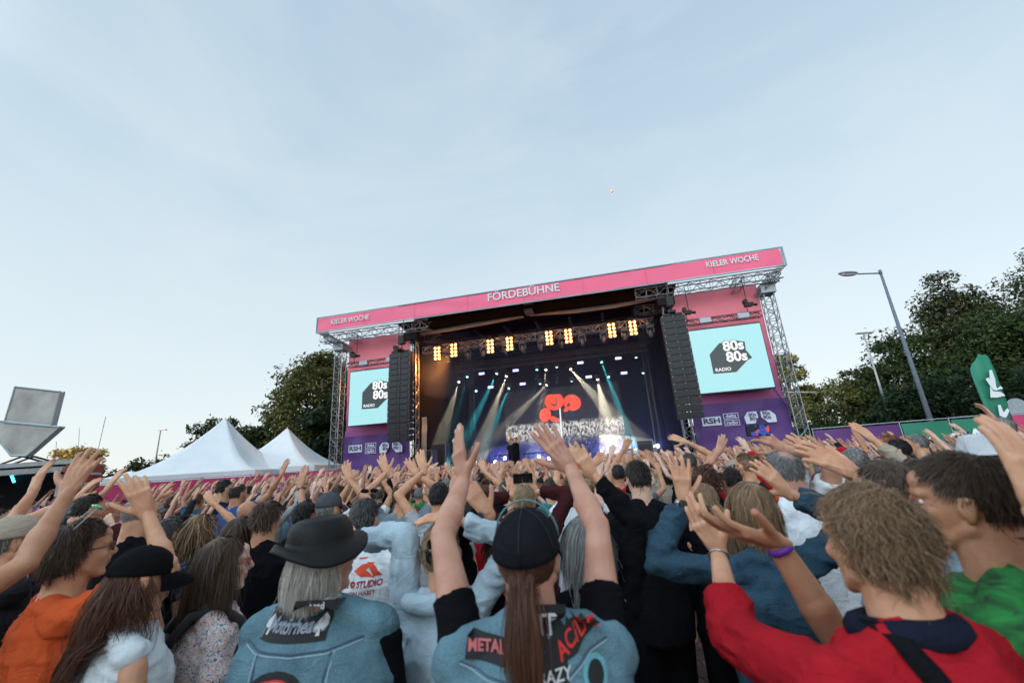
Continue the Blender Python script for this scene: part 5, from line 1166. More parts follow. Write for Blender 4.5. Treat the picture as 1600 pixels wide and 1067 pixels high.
    if style in ('ponytail',):
        # the tail itself
        mt = max(120, n // 2); K1 = 9; q = tie + rg.normal(size=(mt, 3)) * np.array([.014, .010, .012]); d = np.tile(np.array([0, -.75, -.25]), (mt, 1)) + rg.normal(size=(mt, 3)) * .12; off = rg.normal(size=(mt, 3)) * np.array([.02, .012, .0]); T_ = [q.copy()]; tl = (L or .30) * rg.uniform(.6, 1.1, (mt, 1)) / K1
        for k in range(K0):
            d = d * .62 + g * .38 + .06 * np.sin(k * .9 + off * 90); d /= np.linalg.norm(d, axis=1)[:, None]; q = q + d * tl * K1 / K0 + off * .06 * (1 if k < 4 else -.4); T_.append(q.copy())
        Pn = np.concatenate([Pn, np.stack(T_, 1)], 0); n = len(Pn)
    if style == 'bun':
        mt = n // 3; a = rg.uniform(0, 6.28, (mt, 1)); b_ = rg.uniform(-1, 1, (mt, 1)); t_ = np.linspace(0, 2.2, K0 + 1)[None, :]
        rr = .034 * (1 - .3*b_**2); Pb = np.stack([(np.cos(a + t_) * rr), -.022 + .9*b_ * .026 + 0*t_ , np.sin(a + t_) * rr], -1) + tie + rg.normal(size=(mt, 1, 3)) * .004; Pn = np.concatenate([Pn, Pb], 0); n = len(Pn)
    Tn = np.gradient(Pn, axis=1); Tn /= np.linalg.norm(Tn, axis=2, keepdims=True) + 1e-9
    out = Pn - C; out /= np.linalg.norm(out, axis=2, keepdims=True) + 1e-9
    sidev = np.cross(Tn, out) + rg.normal(size=(n, 1, 3)) * .35; sidev /= np.linalg.norm(sidev, axis=2, keepdims=True) + 1e-9
    kk = Pn.shape[1]; wprof = np.linspace(1, .35, kk)[None, :, None] * width * rg.uniform(.7, 1.3, (n, 1, 1))
    lift = out * width * .35
    a = Pn - sidev * wprof; b_ = Pn + sidev * wprof + lift
    V = np.stack([a, b_], 2).reshape(-1, 3)                # n*kk*2
    base = (np.arange(n)[:, None, None] * kk + np.arange(kk - 1)[None, :, None]) * 2
    Fc = np.stack([base[..., 0], base[..., 0] + 1, base[..., 0] + 3, base[..., 0] + 2], -1).reshape(-1, 4)
    # scalp shell under the strands
    sh = MB(); sh.ell((0,0,0), (1,1,1), 28, 20); SV = np.array(sh.v); sp3 = C + SV * A * (1.012 if style in ('cropped','bald','receding') else 1.03)
    keep = []
    for f in sh.f:
        cc = sp3[list(f)].mean(0); ln = .074 if cc[1] > .03 else (.022 + (cc[1]+.01)*.9 if cc[1] > -.01 else (-.050 + (cc[1]+.06)*.9 if cc[1] > -.055 else -.068))
        if style == 'bald': okf = cc[2] > ln and cc[2] < .04 and cc[1] < -.0
        elif style == 'receding': okf = cc[2] > ln and not (cc[2] > .07 and cc[1] > -.02)
        elif style == 'crown bald': okf = cc[2] > ln and not ((cc[0]/.045)**2 + ((cc[1]+.04)/.05)**2 < 1 and cc[2] > .05)
        else: okf = cc[2] > ln
        if hat: okf = okf and cc[2] < .045
        if okf: keep.append(f)
    nv = len(V); V = np.concatenate([V, sp3], 0)
    kq = [f for f in keep]
    return np_mesh('hair', V, np.concatenate([Fc, np.array(kq, np.int64).reshape(-1, 4) + nv], 0))

# ---------------------------------------------------------------- head and hand wear, in head coordinates
def cap_mesh(back=False, tall=1.0):
    m = MB(); prof = []
    for k in range(11):
        t = (math.pi/2) * k / 10; prof.append((math.cos(t), math.sin(t)))
    prof = [(1.03, -.14)] + [(1.0, 0.0)] + prof[1:-1] + [(.0001, 1.0)]
    MM = Matrix.Translation((0, -.012, .035)) @ Matrix.Diagonal((.088, .108, .092*tall, 1)); m.lathe(prof, 28, 0, MM)
    s = -1 if back else 1; n = 14; vs = []; 
    for j in range(5):
        for i in range(n + 1):
            a = math.pi * (.14 + .72 * i / n); r = 1 + j * .20 * math.sin(a)**1.2
            vs.append((.088*math.cos(a) * (1 + .03*j), -.012 + s * .108 * math.sin(a) * r, .026 - .0035*j*j*.6 - .012 * abs(math.cos(a)) * j * .6))
    vs2 = [(x, y, z - .003) for x, y, z in vs]; W_ = n + 1; b = len(vs)
    fs = [(j*W_+i, j*W_+i+1, (j+1)*W_+i+1, (j+1)*W_+i) for j in range(4) for i in range(n)]; fs += [tuple(b + q for q in f)[::-1] for f in fs[:]]
    fs += [(4*W_+i, 4*W_+i+1, b+4*W_+i+1, b+4*W_+i) for i in range(n)]
    m.add(vs + vs2, fs); m.ell((0, -.012, .127*1.0 + .092*(tall-1)), (.008,.008,.004), 8, 4)
    me = m.mesh('cap'); me.polygons.foreach_set('use_smooth', [True]*len(me.polygons)); return me
def hat_mesh(brim=.155, crown=.105, top_r=.07, droop=.03, bucket=False):
    m = MB(); pr = [(brim, -droop), (brim*.985, -droop+.006), (.125, -.004), (.100, .0), (.097, .02), (.092, crown*.7), (top_r+.012, crown), (top_r, crown+.008), (.03, crown-.008), (.0001, crown-.012)]
    if bucket: pr = [(brim, -droop), (brim-.004, -droop+.004), (.103, .004), (.098, .012), (.080, crown*.75), (.066, crown), (.04, crown+.008), (.0001, crown+.01)]
    m.lathe(pr, 48, 0, Matrix.Translation((0, -.010, .045)) @ Matrix.Diagonal((.92, 1.12, 1, 1)))
    pr2 = [(brim, -droop), (.1, -.006)]; m.lathe(pr2, 48, 0, Matrix.Translation((0, -.010, .044)) @ Matrix.Diagonal((.92, 1.12, 1, 1)))
    me = m.mesh('hat'); co = get_co(me); r = np.hypot(co[:, 0], co[:, 1]); w = np.clip((r - .10) / .05, 0, 1)
    if not bucket: co[:, 2] += w * (.038 * np.cos(2*np.arctan2(co[:, 1], co[:, 0]) + math.pi) + .006*vnoise(co*14)); 
    else: co += (vnoise(co * 18) * .004)[:, None]
    set_co(me, co); me.polygons.foreach_set('use_smooth', [True]*len(me.polygons)); return me
def glasses_mesh(up=False, sport=False):
    m = MB()
    for sx in (-1, 1):
        pts = [(sx*.032 + .022*math.cos(a), .103 - .010*abs(math.cos(a)), .004 + .017*math.sin(a)) for a in [2*math.pi*k/12 for k in range(13)]]
        m.path(pts, .0022, 5); m.tube((sx*.054, .095, .008), (sx*.083, -.005, .010), .0022, n=5)
        if sport: m.ell((sx*.032, .100, .004), (.028, .008, .019), 12, 6, 1)
        else: m.ell((sx*.032, .101, .004), (.021, .001, .016), 12, 4, 1)
    m.tube((-.011, .106, .008), (.011, .106, .008), .002, n=5); return m.mesh('glasses', True)
LENS = mat('dark_lens', (.01,.01,.012), .08, var=0); FRM = mat('glasses_frame', (.02,.015,.015), .3, var=0)
def band_mesh(r, w, th=.004, M=None):
    m = MB(); m.lathe([(r, -w/2), (r+th, -w/2+.001), (r+th, w/2-.001), (r, w/2)], 20, 0, M); return m
def wear_band(parent, arm, kind, matr, off=.018, k=1.0):
    sh, el, wr, fd, kk, palm = arm; d = (wr - el).normalized(); c = wr - d * off
    q = d.to_track_quat('Z', 'Y').to_matrix().to_4x4(); r = .0285*kk
    M = Matrix.Translation(c) @ q
    if kind == 'watch':
        m = band_mesh(r, .020, .004); o = m.build('watch', matr, parent, True, M=M); f = MB(); pd = Vector(palm); pd = (pd - d*pd.dot(d)).normalized() * -1
        f.tube(c + pd*(r+.001), c + pd*(r+.011), .019, .017, 16); f.build('watch_face', mat('watch_face', (.015,.015,.02), .15, var=0), o).matrix_parent_inverse = M.inverted()
    else:
        m = band_mesh(r, {'bracelet': .006, 'wristband': .016}[kind], .0035); m.build(kind, matr, parent, True, M=M)
CAPM, CAPB, HATM, BUCK = cap_mesh(), cap_mesh(True), hat_mesh(.140, .078, .066, .028), hat_mesh(.124, .090, .07, .038, True)
GLM, GLS = glasses_mesh(), glasses_mesh(sport=True)

def bl(h, u, v, d=.14):
    """where a pixel falls on the back of a person, as (x, z) in the person's frame"""
    Mi = h['Mw'].inverted(); o = Mi @ Vector((0, 0, CAMH)); r = Mi.to_3x3() @ ray(u, v); t = (-d - o.y) / r.y; p = o + r * t; return (p.x, p.z)
used_labels = set(); spots = []; HERO = []
def hero(label, u, v, D, yaw=0, top='black', sleeve='short', hair='short', hc='dark brown', skin='fair', R_=None, L_=None, vox=.008, girth=1.0, fem=False, nh=1800, hw=.0026, pants='dark denim', hatk=None, hatc=None, glasses=None, gcol=None, bands=(), hyaw=0, hpitch=0, hroll=0, lean=0, side=0, dress=None, face=False, zfix=None, seed=None, L=None, smi=2, shoe=None, hscale=1.0, hats=1.04, z0=0, vest=None, name_group='concert crowd'):
    """a person whose head centre is seen at pixel u, v, D metres ahead; R_/L_ = wrist (u, v, depth offset, elbow u, v)"""
    global CURP
    c = at(u, v, y=D); hz = (c.z if zfix is None else zfix) - z0
    h = min(max(hz / .934, 1.50), 2.02); seed = seed or len(spots) + 3
    base_yaw = R(yaw)
    Mw = Matrix.Translation((c.x, D, z0)) @ Matrix.Rotation(base_yaw, 4, 'Z'); Mi = Mw.inverted()
    P = dict(h=h, girth=girth, fem=fem, seed=seed, hyaw=R(hyaw), hpitch=R(hpitch), hroll=R(hroll), lean=R(lean), side=side, face=face, smi=smi)
    # head stays on its pixel even when the trunk leans
    dz = hz - .934*h; P['head_off'] = (-side*(.68*h/1.75), -math.sin(R(lean))*(.68*h/1.75)*.6, dz)
    for key, a in (('R', R_), ('L', L_)):
        if a:
            wp_ = at(a[0], a[1], y=D + a[2]); hp_ = at(a[3], a[4], y=D + a[2]*.35 - (a[5] if len(a) > 5 and isinstance(a[5], (int, float)) else 0))
            q = {'hand': Mi @ wp_, 'hint': Mi @ hp_}
            if len(a) > 5 and isinstance(a[-1], dict):
                ex = dict(a[-1])
                if 'tip' in ex: tp = ex.pop('tip'); tw = at(tp[0], tp[1], y=D + a[2] + (tp[2] if len(tp) > 2 else .03)); q['fdir'] = (Mi.to_3x3() @ (tw - wp_)).normalized()
                if 'palm' in ex: ex['palm'] = Mi.to_3x3() @ Vector(ex['palm'])
                q.update(ex)
            P[key] = q
    hvox_ = .0042 if D < 1.7 else (.005 if D < 3 else .006)
    if D > 1.6: vox = max(vox, .0085)
    if D > 2.4 and z0 == 0: vox = .0110
    if D > 3.6: vox = max(vox, .0135)
    P['hvox'] = hvox_; P['hdec'] = .35 if D < 2 else .16
    dr_ = dict(sleeve=sleeve); dr_.update(dress or {})
    if vest: dr_['vest'] = True
    body, tp_, bot, HM, arms, feet = build_body(P, vox, .15 if vox < .0075 else (.22 if D < 3 else .15), dr_)
    e = bpy.data.objects.new('person', None); COL.objects.link(e); e.matrix_world = Mw; e.empty_display_size = .1
    tag(e, label, 'person', name_group); used_labels.add(label)
    bo = link('body', body, None, e); [body.materials.append(q) for q in (SKIN[skin], LIPM, EYEW, EYED, NAIL)]
    to = link('top', tp_, FAB[top] if isinstance(top, str) else top, e); bo2 = link('trousers', bot, FAB[pants], e)
    for an in feet:
        sm_ = MB(); sm_.cap(an + Vector((0,-.03,-.05)), an + Vector((0,.14,-.055)), .046, .044, .9); o = sm_.build('shoe', shoe or SHOE, e, True)
    if hair and hair != 'shaved':
        gv = (HM.to_3x3().inverted() @ Vector((0, 0, -1))).normalized(); hm_ = hair_mesh(hair, int(nh * (.85 if D < 1.7 else (.8 if D < 2.6 else .5))), seed, hw * (1.0 if D < 2.6 else 1.4), gv, L, {'long': 9, 'wavy long': 11, 'white long': 9, 'layered': 8}.get(hair) if D < 2.6 else 5, hat=bool(hatk)); link('hair', hm_, HAIR[hc], e, M=HM @ Matrix.Scale(hscale, 4))
    if hatk: link('hat' if hatk in ('hat', 'bucket') else 'cap', {'cap': CAPM, 'capback': CAPB, 'hat': HATM, 'bucket': BUCK}[hatk].copy(), FAB[hatc] if isinstance(hatc, str) else hatc, e, M=HM @ Matrix.Scale(hats, 4))
    if glasses:
        gm_ = (GLS if glasses in ('sun', 'top') else GLM).copy(); MG = HM
        if glasses == 'top': MG = HM @ Matrix.Translation((0, -.022, .095)) @ Matrix.Rotation(R(42), 4, 'X')
        link('glasses', gm_, [gcol or FRM, LENS if glasses != 'clear' else mat('clear_lens', (.5,.5,.5), .1, var=0, trans=.95)], e, M=MG)
    for side_, kind, mt in bands: wear_band(e, arms[0 if side_ == 'R' else 1], kind, mt)
    vo = link('vest', P['vest_mesh'], vest, e) if vest else None
    spots.append((c.x, D, .30)); HERO.append((label, u, v, D))
    for s_, (sh, el, wr, fd, k, pl) in zip('RL', arms):
        a = R_ if s_ == 'R' else L_
        if a:
            w_ = proj(Mw @ wr); er = math.hypot(w_[0]-a[0], w_[1]-a[1])
            if er > 14: print('REACH', label[:40], s_, 'got', [round(q) for q in w_], 'want', a[:2])
    print('HERO %-40s h=%.2f z=%.2f x=%.2f y=%.2f tris=%d' % (label[:40], h, hz, c.x, D, len(body.polygons) + len(tp_.polygons)))
    return dict(e=e, HM=HM, arms=arms, top=to, vest=vo, Mw=Mw, body=bo, P=P)
# ================================================================== THE PEOPLE CLOSE BY
from mathutils.bvhtree import BVHTree
def wrap(o, target, off=.003, shift=(0, 0)):
    """lay a flat print (x, z drawn as local x, y) on the back of a garment"""
    me = target.data; bv = BVHTree.FromPolygons([v.co for v in me.vertices], [tuple(p.vertices) for p in me.polygons])
    for v in o.data.vertices:
        x, z, dep = v.co.x + shift[0], v.co.y + shift[1], v.co.z
        h = bv.ray_cast(Vector((x, -1.0, z)), Vector((0, 1, 0)))
        y = h[0].y if h[0] is not None else -.1
        v.co = Vector((x, y - off - dep, z))
    o.data.update()
def patch_shape(pts, m, target, shift, name='patch', off=.003, cuts=10):
    bm = bmesh.new(); vs = [bm.verts.new((x, z, 0)) for x, z in pts]; bm.faces.new(vs); bmesh.ops.triangulate(bm, faces=bm.faces[:])
    for _ in range(3): bmesh.ops.subdivide_edges(bm, edges=[q for q in bm.edges if q.calc_length() > .015], cuts=1, use_grid_fill=False); bmesh.ops.triangulate(bm, faces=bm.faces[:])
    me = bpy.data.meshes.new(name); bm.to_mesh(me); bm.free(); o = link(name, me, m, target); wrap(o, target, off, shift); return o
def print_text(s, size, m, target, shift, bold=.0, sx=1.0, rot=0.0, off=.006, name='lettering', shear=0):
    o = txt(s, size, m, target, (0, 0, 0), (0, 0, 0), bold, 1.0, name=name, ext=.0006, shear=shear)
    M = Matrix.Rotation(rot, 4, 'Z') @ Matrix.Diagonal((sx, 1, 1, 1)); o.data.transform(M); o.matrix_local = Matrix.Identity(4)
    wrap(o, target, off, shift); return o
def seam(pts, target, m, r=.0022, off=.001, name='seam'):
    me = target.data; bv = BVHTree.FromPolygons([v.co for v in me.vertices], [tuple(p.vertices) for p in me.polygons]); P_ = []
    for i in range(len(pts) - 1):
        for k in range(8):
            t = k / 8; x = pts[i][0]*(1-t) + pts[i+1][0]*t; z = pts[i][1]*(1-t) + pts[i+1][1]*t; h = bv.ray_cast(Vector((x, -1, z)), Vector((0, 1, 0)))
            if h[0] is not None: P_.append(h[0] + Vector((0, -off, 0)))
    mm = MB(); mm.path(P_, r, 5); return mm.build(name, m, target, True)
def rect(w, h, k=0): return [(-w/2, -h/2), (w/2, -h/2), (w/2, h/2), (-w/2, h/2)]
WB_P = mat('purple_band', (.14,.03,.35), .5, var=.1); WB_S = mat('silver_band', (.5,.5,.5), .3, .9, 0); WB_B = mat('black_band', (.012,.012,.012), .5, var=0); WB_O = mat('orange_band', (.8,.15,.05), .5, var=0); WB_T = mat('blue_band', (.1,.4,.6), .5, var=0)
THREAD = mat('seam_thread', (.05,.085,.12), .8, var=0); PALE_T = mat('pale_thread', (.33,.43,.48), .8, var=.1); PB = mat('patch_black', (.010,.010,.011), .8, var=0); PW_ = mat('patch_white', (.55,.55,.55), .8, var=.05); PR = mat('patch_red', (.60,.025,.015), .7, var=.05)
PF = (0, 1, -.15)          # palm to the stage

# 1 the man in the dark cap, both arms up
h = hero('man in dark cap and denim vest with auburn ponytail, both bare arms raised, centre foreground', 825, 872, 1.22, 0, 'black', 'short', 'ponytail', 'auburn', 'red',
  R_=(890,722,.40,962,838,{'tip':(846,664,.02),'palm':(.25,1,-.1),'curl':.10,'spread':1.0}), L_=(724,750,.38,700,868,{'tip':(712,672,.03),'palm':(.9,.55,-.1),'spread':.4,'curl':.12}), vox=.0055, hpitch=12, hatk='cap', hatc=fabric('faded_black', (.011,.011,.015), .6), nh=4600, hw=.0012, vest=FAB['light denim'], dress={'loose': .012, 'fold': .004}, girth=1.08, hyaw=-9, L=.27)
V_ = h['vest']; zc = bl(h, 840, 1010)[1]
def PX(u, v, d=.14): return bl(h, u, v, d)
x_, z_ = PX(853, 1010); patch_shape([(-.045,-.085),(.045,-.085),(.055,.07),(-.04,.075)], PB, V_, (x_, z_)); print_text('ITP', .062, PW_, V_, (x_, z_+.03), .01, .8); print_text('CRAZY', .030, PW_, V_, (x_+.005, z_-.058), .01)
x_, z_ = PX(757, 1026); patch_shape([(-.052,-.024),(.045,-.030),(.048,.015),(-.045,.028)], PB, V_, (x_, z_)); print_text('METAL', .030, mat('patch_pink', (.5,.12,.12), .8), V_, (x_, z_), .03)
a_ = [(-.075,-.075),(-.035,-.055),(-.02,-.025),(.0,-.045),(.03,-.012),(.07,.012),(.088,.045),(.05,.06),(.03,.035),(.012,.055),(-.01,.03),(-.028,.05),(-.045,.0),(-.066,-.02)]
a_ = [(x*.66, z*.66) for x, z in a_]
x_, z_ = PX(905, 1008); patch_shape(a_, PB, V_, (x_, z_)); print_text('AC/DC', .046, PR, V_, (x_, z_+.004), .018, .78, .55, shear=.2)
x_, z_ = PX(935, 1062); patch_shape([(.030*math.cos(t), .030*math.sin(t)) for t in [k*math.pi/10 for k in range(20)]], mat('patch_blue', (.12,.33,.38), .8), V_, (x_, z_)); patch_shape([(.020*math.cos(t), .020*math.sin(t)) for t in [k*math.pi/10 for k in range(20)]], PB, V_, (x_, z_), off=.006)
for o_, mt_, r_ in ((0, THREAD, .0022), (-.006, PALE_T, .0014)):
    seam([(q[0], q[1]+o_) for q in (PX(712,1052), PX(760,1064), PX(830,1070), PX(890,1062), PX(930,1030), PX(962,1012))], V_, mt_, r_)
m = MB()
for k in range(3):
    a_ = math.pi * k / 3 + .5; m.path([(.0915*math.cos(a_)*math.cos(t)*1.04, -.012 + .1125*math.sin(a_)*math.cos(t)*1.03, .036 + .0965*math.sin(t)*1.04) for t in [math.pi*j/20 for j in range(21)]], .0016, 4)
m.build('cap_seam', BLACKM, h['e'], True, M=h['HM'])
# headband wire over the cap
m = MB(); m.path([(.090*math.cos(t), .02 , .045 + .104*math.sin(t)) for t in [math.pi*k/14 for k in range(15)]], .003, 6); m.build('headband', mat('teal_wire', (.10,.22,.24), .5), h['e'], True, M=h['HM'])
# 2 the hatted man
h = hero('long white haired man in a black leather hat and pale denim vest', 494, 878, 1.50, -4, 'black', 'short', 'white long', 'white', 'red', vox=.007, hyaw=-38, hpitch=4, hatk='hat', hatc=mat('black_leather', (.007,.0065,.007), .55, 0, .3, 6, .3, 30, spec=.25), nh=5200, hw=.0013, L=.14, vest=FAB['light denim'], girth=1.2, face=True, lean=6, dress={'loose': .014, 'fold': .004})
V_ = h['vest']; xc, zc = bl(h, 432, 994)
patch_shape([(-.115,-.035),(.115,-.035),(.105,.035),(-.105,.035)], PB, V_, (xc, zc)); patch_shape([(-.11,-.031),(-.108,-.031),(-.10,.031),(-.102,.031)], PW_, V_, (xc, zc), off=.005)
print_text('Motörhead', .044, mat('patch_grey', (.25,.27,.32), .8), V_, (xc, zc), .025, .88)
for sx in (-1, 1): patch_shape([(0,.024),(.012,.010),(.018,-.003),(.010,-.012),(.003,-.006),(.006,-.022),(-.006,-.022),(-.003,-.006),(-.010,-.012),(-.018,-.003),(-.012,.010)], PW_, V_, (xc+sx*.088, zc), off=.006, name='spade')
patch_shape([(-.07,-.012),(.07,-.012),(.062,.016),(-.062,.016)], PB, V_, (xc+.09, zc+.062)); print_text('head', .026, PW_, V_, (xc+.095, zc+.063), .02)
for r0, mt, of in ((.12, PB, .003), (.104, PR, .006), (.099, PW_, .008), (.085, PB, .010)): patch_shape([(r0*math.cos(t), r0*math.sin(t)) for t in [k*math.pi/16 for k in range(32)]], mt, V_, (xc+.0, zc-.21), 'round_patch', of)
seam([(-.19, zc-.045), (-.10, zc-.055), (.0, zc-.058), (.10, zc-.055), (.19, zc-.045)], V_, THREAD, .003); seam([(-.19, zc-.052), (-.10, zc-.062), (.0, zc-.065), (.10, zc-.062), (.19, zc-.052)], V_, PALE_T, .0018)
for sx in (-1, 1): seam([(sx*.11, zc-.06), (sx*.095, zc-.36)], V_, THREAD, .003); seam([(sx*.119, zc-.06), (sx*.104, zc-.36)], V_, PALE_T, .0018)
# 3 blonde in the pale hoodie
h = hero('blonde woman in pale grey blue hoodie, hair held by a black claw clip', 688, 866, 1.85, -4, fabric('pale_hoodie', (.40,.50,.56), .4), 'long', 'bun', 'blond', 'fair', fem=True, L_=(556,846,.12,612,905,{'tip':(528,828,.0),'curl':.5,'palm':(0,.6,-1)}), R_=(716,812,-.02,768,842,{'tip':(662,806,-.02),'palm':(.3,.4,-1),'spread':.4}), vox=.007, nh=2400, hw=.0022, bands=[('L','watch',WB_B)], dress={'loose': .024, 'fold': .016})
m = MB()
for sx in (-1, 1): m.path([(sx*.012, -.135, .07), (sx*.020, -.150, .04), (sx*.016, -.150, .005), (sx*.008, -.14, -.012)], [.006,.009,.008,.004], 6)
m.box((0, -.150, .03), (.03, .012, .014)); m.build('claw_clip', BLACKM, h['e'], True, M=h['HM'])
m = MB(); m.path([(.125*math.cos(t), -.02 + .100*math.sin(t), -.150 - .01*math.sin(t)) for t in [math.pi*(.9 + 1.2*k/12) for k in range(13)]], [.02,.03,.034,.036,.037,.038,.038,.038,.037,.036,.034,.03,.02], 10); m.build('hood', h['top'].material_slots[0].material, h['e'], True, M=h['HM'] @ Matrix.Translation((0, -.02, -.01)))
# 4 printed white T-shirt
h = hero('grey haired man in white T-shirt with red print across the back', 568, 812, 2.65, -6, 'white', 'half', 'short', 'salt and pepper', 'fair', vox=.007, nh=2600, hw=.0018, glasses='top', girth=1.1, dress={'loose': .026, 'fold': .014}, pants='charcoal')
V_ = h['top']; x4, zc = bl(h, 552, 913)
PRR = mat('shirt_print_red', (.62,.06,.02), .8, var=0); PRD = mat('shirt_print_dark', (.30,.03,.04), .8, var=0)
patch_shape([(-.045,.0),(-.01,.028),(.055,.035),(.015,.0),(.07,-.038),(.0,-.028)], PRR, V_, (x4+.045, zc+.065), 'print', .003); patch_shape([(.0,.034),(.03,.030),(.085,-.035),(.045,-.034)], PRR, V_, (x4+.06, zc+.068), 'print', .003); patch_shape([(-.045,.028),(-.01,.028),(.0,.034),(-.05,.034)], PRR, V_, (x4+.06, zc+.09), 'print', .003)
patch_shape([(.012*math.cos(t), .012*math.sin(t)) for t in [k*math.pi/8 for k in range(16)]], PRR, V_, (x4+-.055, zc+.05), 'print', .003)
print_text('BUHVR © STUDIO', .042, PRD, V_, (x4+.01, zc), .03, .82, off=.003); print_text('POUR MON HABIT', .030, PRD, V_, (x4+.0, zc-.042), .0, .95, off=.003)
# 5..
hero('man with thinning reddish crown in grey T-shirt, both arms raised', 628, 776, 3.9, -4, fabric('grey_blue_tee', (.20,.26,.30), .3), 'short', 'crown bald', 'auburn', 'fair', L_=(604,738,.15,592,790,{'tip':(596,716)}), R_=(652,742,.15,674,790,{'tip':(640,722)}), vox=.008, nh=1400, hw=.003, dress={'fold': .014})
hero('broad man in plain black T-shirt with brown hair, behind the leather hat', 414, 813, 3.0, -8, 'black', 'short', 'messy', 'brown', 'tan', vox=.008, nh=1800, hw=.0026, girth=1.22, dress={'loose': .02})
# 7 the woman with the blue backpack
FLORAL = bpy.data.materials.new('floral_blouse'); t_, b_n = nodes(FLORAL); N_ = t_.nodes.new; K_ = t_.links.new
tcn = N_('ShaderNodeTexCoord'); nn = N_('ShaderNodeTexNoise'); nn.inputs['Scale'].default_value = 55; nn.inputs['Distortion'].default_value = 2.2; nn.inputs['Detail'].default_value = 1; K_(tcn.outputs['Object'], nn.inputs['Vector'])
rr = N_('ShaderNodeValToRGB'); rr.color_ramp.interpolation = 'CONSTANT'; el = rr.color_ramp.elements; el[0].color = (.05,.13,.22,1); el[0].position = 0; el[1].position = .40; el[1].color = (.66,.62,.60,1); q = el.new(.55); q.color = (.55,.13,.05,1); q = el.new(.62); q.color = (.66,.62,.60,1)
K_(nn.outputs['Fac'], rr.inputs[0]); K_(rr.outputs[0], b_n.inputs['Base Color']); b_n.inputs['Roughness'].default_value = .85
h = hero('woman in red glasses and floral blouse wearing a blue backpack', 342, 884, 2.05, -48, FLORAL, 'long', 'long', 'brown', 'pale', vox=.007, fem=True, face=True, glasses='clear', gcol=mat('red_frame', (.5,.02,.02), .3, var=0), nh=4600, hw=.0014, hyaw=-6, seed=21, L=.30, dress={'loose': .02}, shoe=SHOEW)
BPK = mat('backpack_blue', (.03,.12,.20), .6, var=.2, bump=.3, bscale=200); BPB = mat('backpack_black', (.015,.016,.018), .7, var=.2)
m = MB(); m.loft([((0,-.20,.92),.13,.06),((0,-.21,.97),.155,.085),((0,-.215,1.15),.160,.095),((0,-.21,1.32),.150,.085),((0,-.20,1.40),.11,.06)], 20, 0, .6); o = m.build('backpack', BPB, None, True, M=None); o.parent = None
bpe = empty('backpack', (0,0,0)); bpe.matrix_world = h['Mw']; tag(bpe, 'black and blue backpack on the woman in floral blouse', 'backpack'); bpy.data.objects.remove(o)
s_ = h['P']['h']/1.75; m.build('body', BPB, bpe, True, M=Matrix.Scale(s_, 4))
mm = MB()
for sx in (-1, 1): mm.loft([((sx*.085,-.255,.98),.05,.052),((sx*.085,-.262,1.15),.052,.055),((sx*.08,-.250,1.34),.046,.045)], 12, 0, .6)
mm2 = MB(); mm2.box((0,-.315,1.28),(.20,.01,.012)); mm2.box((.0,-.318,1.0),(.012,.008,.10)); mm.build('panel', BPK, bpe, True, M=Matrix.Scale(s_, 4)); mm2.build('zip', STEEL, bpe, M=Matrix.Scale(s_, 4))
for sx in (-1, 1):
    mm = MB(); pts = [Vector((sx*.09,-.16,1.38)), Vector((sx*.10,-.09,1.475)), Vector((sx*.105,.0,1.49)), Vector((sx*.11,.09,1.42)), Vector((sx*.12,.13,1.28)), Vector((sx*.15,.07,1.12)), Vector((sx*.14,-.12,1.0))]
    mm.path(pts, .019, 8); mm.build('strap', BPB, bpe, True, M=Matrix.Diagonal((s_, s_, s_, 1)))
h = hero('bearded man in orange T-shirt with mirrored sunglasses on his head', 114, 864, 1.85, -38, 'orange', 'short', 'medium', 'brown', 'fair', R_=(231,802,.05,250,878,{'tip':(216,766,-.02),'curl':.35,'palm':(-.5,.7,-.5)}), vox=.0065, face=True, glasses='clear', nh=4200, hw=.0014, girth=1.05, hpitch=3, dress={'fold': .016})
link('sunglasses', GLS.copy(), [mat('white_frame', (.6,.6,.55), .3, var=0), mat('mirror_lens', (.15,.55,.30), .08, .7, 0)], h['e'], M=h['HM'] @ Matrix.Translation((0, -.030, .098)) @ Matrix.Rotation(R(48), 4, 'X'))
print_text('SUMMER', .03, mat('print_faint', (.12,.02,.02), .8, var=0), h['top'], (-.02, 1.30), .02); 
h = hero('woman in black cap and sleeveless white top with long auburn hair', 212, 908, 1.72, -38, fabric('white_top', (.62,.66,.68), .3), 'none', 'wavy long', 'auburn', 'fair', vox=.0065, fem=True, face=True, hatk='cap', hatc=fabric('cap_black', (.006,.006,.007), .5), nh=5200, hw=.0013, hpitch=-8, hats=.97, L=.34, dress={'loose': .018})
hero('man at the left edge with a long bare arm raised across the trailer', -140, 880, 1.6, -25, 'black', 'short', 'short', 'brown', 'tan', R_=(108,768,.15,40,850,{'tip':(134,720,.06),'palm':(-.4,1,-.2)}), vox=.0065, nh=800)
hero('man in beige cap at the left edge, arm up in front of the trailer', 10, 848, 2.2, -25, 'charcoal', 'short', 'short', 'grey', 'fair', R_=(50,772,.1,12,832,{'tip':(70,728,.05)}), vox=.008, face=True, hatk='cap', hatc='beige', nh=800)
hero('person with bare shoulder, blurred in the bottom left corner', -225, 868, .74, -15, 'white', 'none', 'short', 'brown', 'fair', vox=.008, nh=600)
